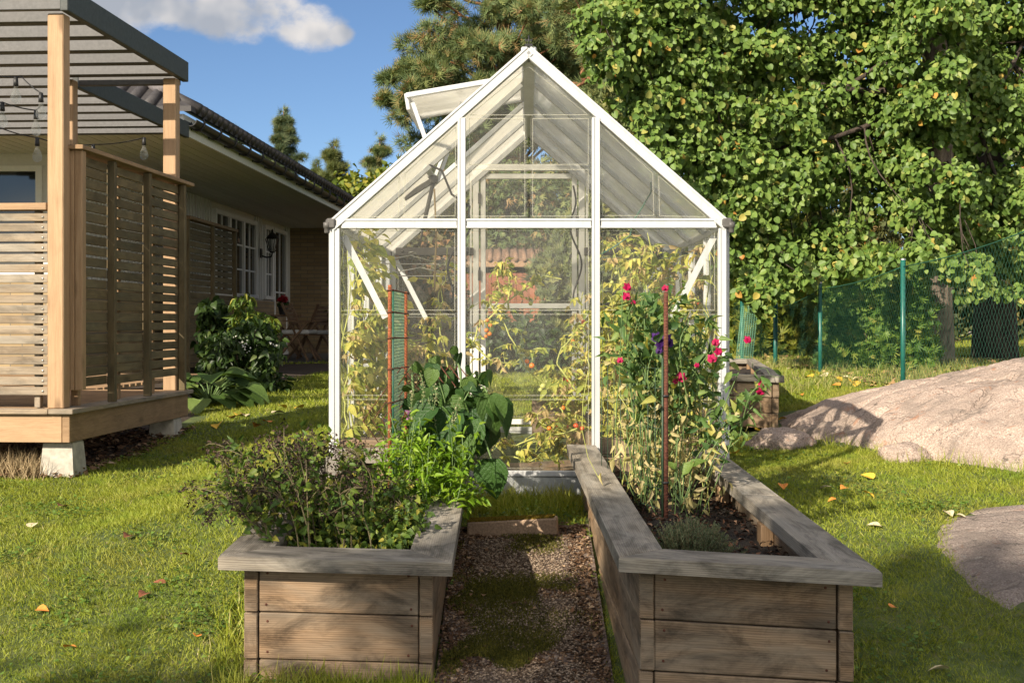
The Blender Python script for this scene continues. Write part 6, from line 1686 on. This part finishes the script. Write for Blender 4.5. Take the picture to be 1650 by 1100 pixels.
# the two rusty bars, the wire between them and the beans
def rebar(px, yt, D, zb, r, mat, label):
    t = P(px, yt, D); mb = MB(); n = int((t.z - zb) / .011); mb.tube([(t.x, t.y, zb), (t.x, t.y, t.z)], r, 9)
    for k in range(n):
        z = zb + .011 * k; mb.tube([(t.x - r * .95, t.y - r * .5, z - .002), (t.x, t.y - r * 1.05, z), (t.x + r * .95, t.y - r * .5, z + .002)], r * .13, 4, cap=False)
    return tag(mb.build('steel_bar', mat), label, 'steel bar', 'rusty steel bars holding wire mesh'), t
r1, t1 = rebar(628, 459, 5.05, .1, .0075, M['rust'], 'rusty ribbed steel bar on the left edge of the green mesh in the left bed')
r2, t2 = rebar(654, 470, 5.45, .1, .0065, M['rust'], 'rusty ribbed steel bar on the right edge of the green mesh in the left bed')
r3, t3 = rebar(1073, 470, 4.82, .05, .0085, M['dark_rust'], 'dark rusty ribbed steel bar standing among the sweet peas in the right bed')
tr = empty('mesh_trellis', (0, 0, 0), (0, 0, 0), 'narrow green netting with rusty ties between the two bars in the left bed', 'trellis')
mb = MB(); a = Vector((t1.x + .012, t1.y, 0)); b_ = Vector((t2.x - .008, t2.y, 0)); zt_ = t2.z - .005
for k in range(13): q = a.lerp(b_, k / 12); mb.tube([(q.x, q.y, .12), (q.x, q.y, zt_)], .0013, 5)
for k in range(64): z = .13 + (zt_ - .13) * k / 63; mb.tube([(a.x, a.y, z), (b_.x, b_.y, z)], .0011, 5)
mb.build('netting', M['green_netting'], tr)
mb = MB()
for q, (sx, sy) in ((t1, (0, 0)),):
    mb.tube([(q.x + .013, q.y, .12), (q.x + .013, q.y, zt_)], .0035, 6)
mb.build('edge_wire', M['green_wire'], tr)
mb = MB()
for z in (zt_, t2.z - .09, t2.z - .19, t2.z - .31, t2.z - .44): mb.tube([(t1.x - .01, t1.y - .008, z), (t1.x + .012, t1.y - .009, z + .003), (t2.x + .012, t2.y - .008, z - .004)], .003, 5)
mb.build('tie_wire', M['dark_rust'], tr)
# the wire with diamond gaps that the beans climb
mb = MB(); o = P(648, 590, 5.2); ux = Vector((.22, .12, 0)); 
for k in range(7):
    for s in (-1, 1):
        p0 = o + ux * (k / 6); mb.tube([p0, p0 + Vector((s * .16, .03, -.22)), p0 + Vector((0, .02, -.44))], .0022, 5)
mb.build('climbing_wire', M['dark_rust'], tr)
bean = empty('bean_plant', (0, 0, 0), (0, 0, 0), 'dark green climbing bean with large heart shaped leaves in the left bed', 'bean plant')
BL = [(668, 585, 5.2, .07), (690, 600, 5.2, .08), (655, 620, 5.2, .06), (700, 575, 5.3, .07), (720, 600, 5.3, .07), (675, 635, 5.2, .09), (705, 640, 5.15, .09), (735, 625, 5.2, .09), (665, 660, 5.15, .10), (700, 670, 5.1, .12), (735, 655, 5.1, .14), (760, 640, 5.1, .15), (748, 680, 5.05, .14), (722, 690, 5.05, .13), (690, 665, 5.0, .12), (770, 690, 5.1, .12), (760, 660, 5.05, .14), (725, 645, 5.05, .12), (690, 700, 5.1, .12), (757, 590, 5.35, .09), (772, 605, 5.35, .08), (728, 560, 5.4, .05), (740, 570, 5.4, .06), (750, 710, 5.1, .13), (665, 690, 5.1, .12), (650, 650, 5.2, .09), (640, 735, 5.2, .12), (655, 715, 5.1, .12), (713, 655, 5.0, .13), (775, 655, 5.05, .13)]
for k in range(110): BL.append((g5.triangular(645, 790, 700), g5.triangular(570, 725, 640), g5.uniform(5.05, 5.45), g5.uniform(.035, .085)))
pts = np.array([tuple(P(x, y, D)) for x, y, D, s in BL]); sz = np.array([q[3] for q in BL]); m = len(pts)
ax = RNG.normal(0, .45, (m, 3)); ax[:, 2] -= 1.0; ax[:, 0] += .25; no = RNG.normal(0, .5, (m, 3)) + TS * .6 + (0, -.5, .25)
leaves('foliage', pts, ax, no, sz * .9, sz * .72, T_HEART, M['bean_leaf'], bean, veins=True)
big = [(785, 640, 5.05, .15, (.35, -.1, -1), (.15, -.8, .6)), (800, 648, 5.08, .15, (.5, .1, -.9), (.6, -.5, .5)), (792, 742, 4.95, .155, (.05, 0, -1), (-.25, -1, .1)), (760, 675, 5.0, .17, (-.2, -.1, -1), (-.3, -1, .3)), (735, 665, 5.0, .17, (-.5, -.2, -.8), (-.2, -.8, .8)), (790, 690, 5.12, .13, (-.1, .2, -1), (.8, -.5, 0)), (700, 655, 5.0, .14, (-.7, -.2, -.5), (0, -.6, .9)), (750, 702, 4.98, .14, (-.1, -.2, -1), (-.5, -.9, .2))]
leaves('large_foliage', np.array([tuple(P(a, b_, d)) for a, b_, d, *_ in big]), np.array([q[4] for q in big]), np.array([q[5] for q in big]), np.array([q[3] for q in big]), np.array([q[3] * .8 for q in big]), T_HEART, M['bean_leaf'], bean, veins=True)
mb = MB(); root = Vector((-.30, 5.2, .12))
for (x, y, D, s) in BL[::2]:
    mb.tube(curve(root + Vector((g5.uniform(-.12, .1), g5.uniform(-.1, .25), 0)), P(x, y, D), .06, .03, 7), .0028, 5)
mb.tube(curve(P(760, 640, 5.1), P(785, 632, 5.05), .03, .01), .004, 5); mb.tube(curve(P(770, 690, 5.1), P(792, 740, 4.95), .03, .01), .004, 5)
mb.build('stems', M['pea_stem'], bean)
mb = MB()
for (x, y) in ((738, 585), (700, 612), (664, 600), (770, 700)):
    c = curve(P(x, y, 5.2), P(x + 4, y + 42, 5.18), 0, .006, 6); mb.tube(c, [.002, .005, .006, .006, .005, .003, .001], 6)
mb.build('pods', M['pea_stem'], bean)
pf = np.array([tuple(P(660, 676, 5.05))] * 8) + RNG.normal(0, .008, (8, 3)); leaves('flower', pf, rdir(8), rdir(8) + TS, .025, .02, T_OVATE, petal('pink', (.6, .3, .5), (.5, .22, .42)), bean)

# ------------------------------------------------------------------ sweet peas in the right bed
pea = empty('sweet_pea_plant', (0, 0, 0), (0, 0, 0), 'tangled sweet pea with magenta and purple flowers climbing wire in the right bed', 'sweet pea')
mb = MB(); LP = []; DP = []; TP = []
ends = []
for k in range(70):
    px = g5.triangular(985, 1165, 1070); py = g5.triangular(465, 640, 520); ends.append((px, py, g5.uniform(4.85, 5.6)))
ends += [(1012, 480, 5.0), (1075, 470, 5.0), (1150, 560, 4.95), (1160, 570, 4.95), (1190, 600, 4.9), (1225, 622, 4.85), (1200, 640, 4.85), (1215, 600, 4.9), (1005, 580, 4.95), (1060, 545, 4.9), (1180, 570, 5.0), (1165, 640, 5.0), (1130, 690, 4.95), (1150, 660, 4.95), (1120, 600, 4.9), (1185, 655, 4.9)]
for (px, py, D) in ends:
    T = P(px, py, D); bx = max(.36, min(.82, .56 + (T.x - .56) * .45 + g5.uniform(-.06, .06))); by = max(4.9, min(5.7, D + g5.uniform(-.05, .25))); bz = uv_of('right', bx, by)
    mid = Vector((bx * .5 + T.x * .5 + g5.uniform(-.05, .05), (by + T.y) / 2, bz + (T.z - bz) * .6))
    c = curve((bx, by, bz), mid, 0, .04, 6)[:-1] + curve(mid, T, .03, .04, 7); mb.tube(c, .0022, 5)
    LP.append(along(c[5:], 15)); DP.append(along(c[:8], 8)); TP.append(c)
mb.build('stems', M['pea_stem'], pea)
L = np.concatenate(LP); L = L + RNG.normal(0, .028, L.shape); m = len(L); ax = rdir(m) + (0, 0, .1)
leaves('foliage', L, ax, rdir(m) * .8 + TS * .6, RNG.uniform(.03, .075, m), RNG.uniform(.012, .034, m), T_OVATE, M['pea_leaf'], pea)
L = np.concatenate(DP); L = L + RNG.normal(0, .035, L.shape); m = len(L); ax = rdir(m) + (0, 0, -.6)
leaves('dry_foliage', L, ax, rdir(m) * .8 + TS * .6, RNG.uniform(.03, .06, m), RNG.uniform(.01, .024, m), T_OVATE, M['straw_leaf'], pea)
mb = MB()
for k in range(30):
    x, y = g5.uniform(.38, .80), g5.uniform(4.95, 5.75); z0 = uv_of('right', x, y); mb.tube(curve((x, y, z0), (x + g5.gauss(0, .05), y + g5.gauss(0, .04), z0 + g5.uniform(.15, .55)), 0, .03, 5), .0016, 4)
mb.build('dry_stems', M['tomato_stem'], pea)
mb = MB()
for k in range(60):
    c = g5.choice(TP); p = c[g5.randint(6, len(c) - 1)]; q = [p]; d = Vector(tuple(rdir(1)[0]))
    for i in range(9): d = (d + Vector((math.sin(i * 1.2) * .5, math.cos(i * 1.4) * .3, math.cos(i) * .5))).normalized(); q.append(q[-1] + d * .013)
    mb.tube(q, .0009, 4)
mb.build('tendrils', M['pea_stem'], pea)
def pea_flower(px, py, D, mat, s):
    c = P(px, py, D); v = Vector((g5.uniform(-.5, .5), -1, g5.uniform(-.1, .5))).normalized(); u = Vector((g5.uniform(-.4, .4), 0, 1)).normalized(); r = v.cross(u).normalized()
    A = np.array([tuple(u + r * .45), tuple(u - r * .45), tuple(u * .3 + r), tuple(u * .3 - r), tuple(v + u * .1), tuple(-u * .4 + v * .6)])
    N_ = np.array([tuple(v)] * 4 + [tuple(r), tuple(-r)])
    leaves('flower', np.array([tuple(c)] * 6) - np.array(tuple(u * s * .25)), A, N_, np.array([s, s, s * .8, s * .8, s * .7, s * .6]), np.array([s * .9] * 4 + [s * .6] * 2), T_HEART, mat, pea)
for (px, py, s) in ((1011, 462, .034), (1009, 477, .034), (1072, 464, .026), (1021, 487, .02), (1153, 551, .03), (1158, 566, .034), (1147, 577, .036), (999, 580, .024), (1097, 607, .04), (1229, 617, .034), (1226, 631, .034), (1205, 547, .03), (1123, 588, .02), (1088, 614, .022)): pea_flower(px, py, 4.88, M['magenta'], s * .72)
for (px, py, s) in ((1058, 543, .036), (1064, 553, .036), (1074, 545, .036), (1078, 552, .034), (1062, 564, .026)): pea_flower(px, py, 4.85, M['purple'], s * .8)
# wire panel that the peas climb
wp = empty('garden_wire', (0, 0, 0), (0, 0, 0), 'green upright garden wire beside the dark bar in the right bed', 'garden wire')
mb = MB(); a = Vector((t3.x - .012, t3.y + .0, .07)); b_ = Vector((t3.x - .20, t3.y + .55, .10))
for k in range(10): q = a.lerp(b_, k / 9); mb.tube([(q.x, q.y, q.z), (q.x, q.y, .62)], .0016, 5)
for k in range(8): z = .1 + .52 * k / 7; mb.tube([(a.x, a.y, z), (b_.x, b_.y, z)], .0011, 5)
mb.tube([(t3.x - .013, t3.y - .004, .06), (t3.x - .013, t3.y - .004, .66)], .004, 6)
mb.build('wires', plain('dark_green_wire', (.03, .06, .035), .5), wp)
mb = MB()
for z in (.2, .52): mb.lathe((t3.x - .002, t3.y, z), [(.0105, -.004), (.015, -.003), (.015, .003), (.0105, .004)], 10)
mb.build('cable_ties', M['black_metal'], wp)
# seedling and thyme
sd = empty('bean_seedling', (0, 0, 0), (0, 0, 0), 'small seedling with a few broad leaves on the soil of the right bed', 'seedling')
q = [(1100, 765, 4.9, .075, (.5, 0, .8)), (1090, 758, 4.9, .06, (-.6, 0, .6)), (1085, 780, 4.85, .055, (-.8, -.2, .2)), (1112, 752, 4.9, .07, (.8, 0, .5)), (1075, 770, 4.95, .05, (-.5, .2, .5))]
leaves('foliage', np.array([tuple(P(a, b_, d)) for a, b_, d, *_ in q]), np.array([w[4] for w in q]), np.array([(0, -.5, 1)] * 5), np.array([w[3] for w in q]), np.array([w[3] * .7 for w in q]), T_OVATE, M['hosta_leaf'], sd)
mb = MB(); b0 = P(1098, 812, 4.85)
for w in q: mb.tube(curve(b0, P(w[0], w[1], w[2]), .01, .005, 4), .002, 5)
mb.build('stems', M['pea_stem'], sd)
th = empty('thyme_plant', (0, 0, 0), (0, 0, 0), 'low grey green thyme cushion at the front of the right bed', 'herb plant')
n = 900; cx = RNG.normal(.57, .052, n); cy = RNG.normal(4.17, .045, n); z0 = uv_of('right', .56, 4.1)
mb = MB(); TPt = []
for k in range(300):
    a = Vector((cx[k] * .6 + .57 * .4, cy[k] * .6 + 4.17 * .4, z0)); h = g5.uniform(.085, .15) * (1 - min(.5, ((cx[k] - .57) / .16) ** 2)); t = Vector((cx[k] + (cx[k] - .57) * .35, cy[k] + (cy[k] - 4.17) * .2, z0 + h)); c = curve(a, t, 0, .006, 5); mb.tube(c, .0011, 4); TPt.append(along(c, 42))
mb.build('stems', M['stem'], th)
L = np.concatenate(TPt); L = L + RNG.normal(0, .003, L.shape); m = len(L); ax = rdir(m); ax[:, 2] = np.abs(ax[:, 2]) + .4
leaves('foliage', L, ax, rdir(m), RNG.uniform(.006, .011, m), .0028, T_DIAM, M['thyme_leaf'], th)

# ------------------------------------------------------------------ tomatoes in the greenhouse
def tomato(label, vines, per, lsize, fruits, dry=.15, seed=1, mat='tomato_leaf'):
    g = random.Random(seed); rt = empty('tomato_plant', (0, 0, 0), (0, 0, 0), label, 'tomato plant', 'tomato plants in the greenhouse')
    mb = MB(); LP, LA, LN, LS = [], [], [], []; DPp, DA = [], []
    for pts in vines:
        pts = [Vector(p) for p in pts]; fine = []
        for a, b_ in zip(pts, pts[1:]): fine += curve(a, b_, 0, .012, 5)[:-1]
        fine.append(pts[-1]); k = len(fine); mb.tube(fine, [.0052 - .003 * i / k for i in range(k)], 6)
        for _ in range(int(per * 2.3)):
            i = g.randint(1, k - 1); s = fine[i]; an = g.uniform(0, 6.28); l = lsize * g.uniform(.5, 1.2)
            e = s + Vector((math.cos(an) * l, math.sin(an) * l * .8, g.uniform(-.5, .45) * l)); rc = curve(s, e, .02, .01, 5)
            if -.72 < e.x < .88 and 6.10 < e.y < 8.4: mb.tube(rc, .0016, 4)
            isdry = g.random() < dry
            for j in range(7):
                if not (-.72 < e.x < .88 and 6.10 < e.y < 8.4): continue
                p = rc[min(5, 1 + j // 2 + (1 if j == 6 else 0))]; d = (e - s).normalized(); sd_ = d.cross(Vector((0, 0, 1))) * (1 if j % 2 else -1)
                dr = (d * .5 + sd_ + Vector((0, 0, -.7 if not isdry else -1.3)) + Vector(tuple(RNG.normal(0, .3, 3)))) if j < 6 else d + Vector((0, 0, -.5))
                if isdry: DPp.append(tuple(p)); DA.append(tuple(dr))
                else: LP.append(tuple(p)); LA.append(tuple(dr)); LS.append(l * g.uniform(.25, .5))
    mb.build('stems', M['tomato_stem'], rt)
    m = len(LP); S = np.array(LS)
    leaves('foliage', np.array(LP), np.array(LA), rdir(m) * .8 + TS * .6 + (0, 0, .3), S, S * .5, T_LANCE, M[mat], rt)
    if DPp:
        m = len(DPp); leaves('dry_foliage', np.array(DPp), np.array(DA), rdir(m), RNG.uniform(.03, .06, m), RNG.uniform(.012, .025, m), T_LANCE, M['dry_tomato_leaf'], rt)
    for (px, py, D, r, mt) in fruits:
        c = P(px, py, D); r *= .85; f = MB(); f.lathe(c, [(r * math.sin(a), -r * .95 * math.cos(a)) for a in np.linspace(.02, 3.1, 9)], 12); f.tube([c + Vector((0, 0, r * .9)), c + Vector((g.uniform(-.01, .01), .0, r + .03))], .0014, 4, mi=1)
        f.build('tomato', [M[mt], M['tomato_stem']], rt)
    return rt
def vine(px0, D, path):                # path of photograph points from the soil upwards
    return [P(x, y, d) for (x, y, d) in path]
def climb(px, D, top, seed, y0=715):
    g = random.Random(seed); n = 6; out = []
    for i in range(n + 1): out.append((px + g.gauss(0, 9), y0 + (top - y0) * i / n, D + g.gauss(0, .05)))
    return vine(px, D, out)
tomato('yellowing tomato plant at the very left inside the greenhouse, nearest the front pane', [climb(560, 6.35, 400, 1), climb(585, 6.4, 420, 2), climb(572, 6.5, 380, 3), climb(605, 6.4, 470, 4), climb(556, 6.3, 520, 44)], 26, .15, [(577, 430, 6.4, .014, 'orange_fruit'), (592, 528, 6.35, .016, 'orange_fruit'), (598, 606, 6.35, .017, 'orange_fruit'), (596, 540, 6.36, .014, 'orange_fruit')], .16, 11)
tomato('yellowing tomato plant behind the rusty bars in the left half of the greenhouse', [climb(620, 6.8, 480, 5), climb(640, 6.6, 500, 6), climb(600, 7.0, 400, 7), climb(672, 6.7, 560, 8)], 18, .14, [(612, 590, 6.7, .015, 'green_fruit')], .2, 12)
tomato('tall thin tomato shoot behind the left front column of the greenhouse', [climb(705, 7.2, 440, 9), climb(718, 7.4, 400, 10), climb(690, 7.0, 560, 13)], 10, .13, [], .3, 13)
tomato('sprawling tomato vine crossing the middle panes with ripening orange fruit', [
    vine(0, 0, [(955, 700, 6.5), (925, 660, 6.5), (880, 620, 6.45), (845, 590, 6.4), (820, 540, 6.4), (800, 505, 6.4), (790, 480, 6.4)]),
    vine(0, 0, [(750, 560, 6.5), (770, 525, 6.5), (800, 500, 6.5), (840, 470, 6.5), (880, 445, 6.5), (905, 450, 6.5)]),
    vine(0, 0, [(790, 500, 6.6), (805, 470, 6.6), (800, 440, 6.6), (790, 436, 6.6)]), vine(0, 0, [(820, 500, 6.6), (822, 465, 6.6), (824, 440, 6.6), (815, 425, 6.6), (808, 428, 6.6)]),
    vine(0, 0, [(745, 540, 6.4), (790, 580, 6.4), (830, 585, 6.4), (870, 560, 6.4)]), vine(0, 0, [(930, 690, 6.3), (880, 700, 6.3), (830, 718, 6.3), (800, 720, 6.3), (775, 705, 6.3)]), vine(0, 0, [(935, 640, 6.4), (900, 590, 6.4), (905, 560, 6.4), (930, 530, 6.4)]),
    vine(0, 0, [(800, 718, 6.3), (815, 735, 6.3), (850, 745, 6.25), (885, 740, 6.25)])], 6, .09,
    [(785, 516, 6.4, .011, 'orange_fruit'), (790, 524, 6.4, .012, 'orange_fruit'), (784, 532, 6.4, .013, 'orange_fruit'), (789, 538, 6.38, .013, 'orange_fruit'), (783, 542, 6.4, .011, 'orange_fruit'), (846, 536, 6.4, .013, 'green_fruit'), (789, 573, 6.4, .014, 'green_fruit'), (849, 582, 6.4, .015, 'orange_fruit'), (857, 589, 6.38, .017, 'orange_fruit'), (850, 592, 6.42, .014, 'green_fruit'), (875, 622, 6.4, .018, 'green_fruit'), (881, 615, 6.42, .014, 'green_fruit'), (871, 628, 6.4, .013, 'green_fruit'), (787, 610, 6.4, .013, 'green_fruit'), (835, 730, 6.3, .018, 'green_fruit'), (855, 489, 6.45, .013, 'green_fruit'), (908, 610, 6.45, .013, 'red_fruit'), (916, 612, 6.45, .014, 'red_fruit')], .12, 14)
tomato('tangled tomato plant with small red fruit left of the right front column', [climb(925, 6.5, 520, 15), climb(940, 6.7, 470, 16), climb(905, 6.45, 600, 17), climb(890, 6.6, 650, 20, 760)], 14, .10,
       [(940, 519, 6.5, .015, 'red_fruit'), (923, 550, 6.5, .013, 'orange_fruit'), (907, 657, 6.45, .016, 'orange_fruit'), (897, 684, 6.4, .013, 'red_fruit'), (913, 687, 6.4, .013, 'red_fruit'), (928, 686, 6.4, .017, 'red_fruit'), (885, 690, 6.4, .014, 'orange_fruit'), (938, 690, 6.4, .014, 'red_fruit'), (922, 560, 6.5, .012, 'green_fruit')], .2, 15)
tomato('dense pale tomato jungle filling the right side of the greenhouse', [climb(990, 6.6, 400, 21), climb(1010, 6.9, 380, 22), climb(1035, 6.5, 395, 23), climb(1060, 6.8, 375, 24), climb(1085, 6.5, 420, 25), climb(1110, 6.7, 400, 26), climb(1135, 6.4, 380, 27), climb(1000, 6.35, 520, 28), climb(975, 6.4, 480, 29), climb(1120, 6.35, 480, 30), climb(1148, 6.3, 400, 31)], 22, .135,
       [(1127, 490, 6.4, .013, 'red_fruit'), (993, 440, 6.5, .012, 'green_fruit'), (1000, 450, 6.5, .011, 'green_fruit'), (1022, 420, 6.5, .014, 'green_fruit'), (986, 455, 6.5, .012, 'green_fruit'), (1104, 430, 6.5, .012, 'green_fruit'), (1075, 590, 6.35, .014, 'orange_fruit')], .22, 16)
tomato('tomato plant along the right glass wall farther back in the greenhouse', [climb(1090, 7.8, 420, 32, 640), climb(1060, 8.0, 440, 33, 640), climb(1030, 7.9, 430, 34, 640), climb(1115, 7.3, 410, 35, 660)], 18, .15, [], .2, 17)
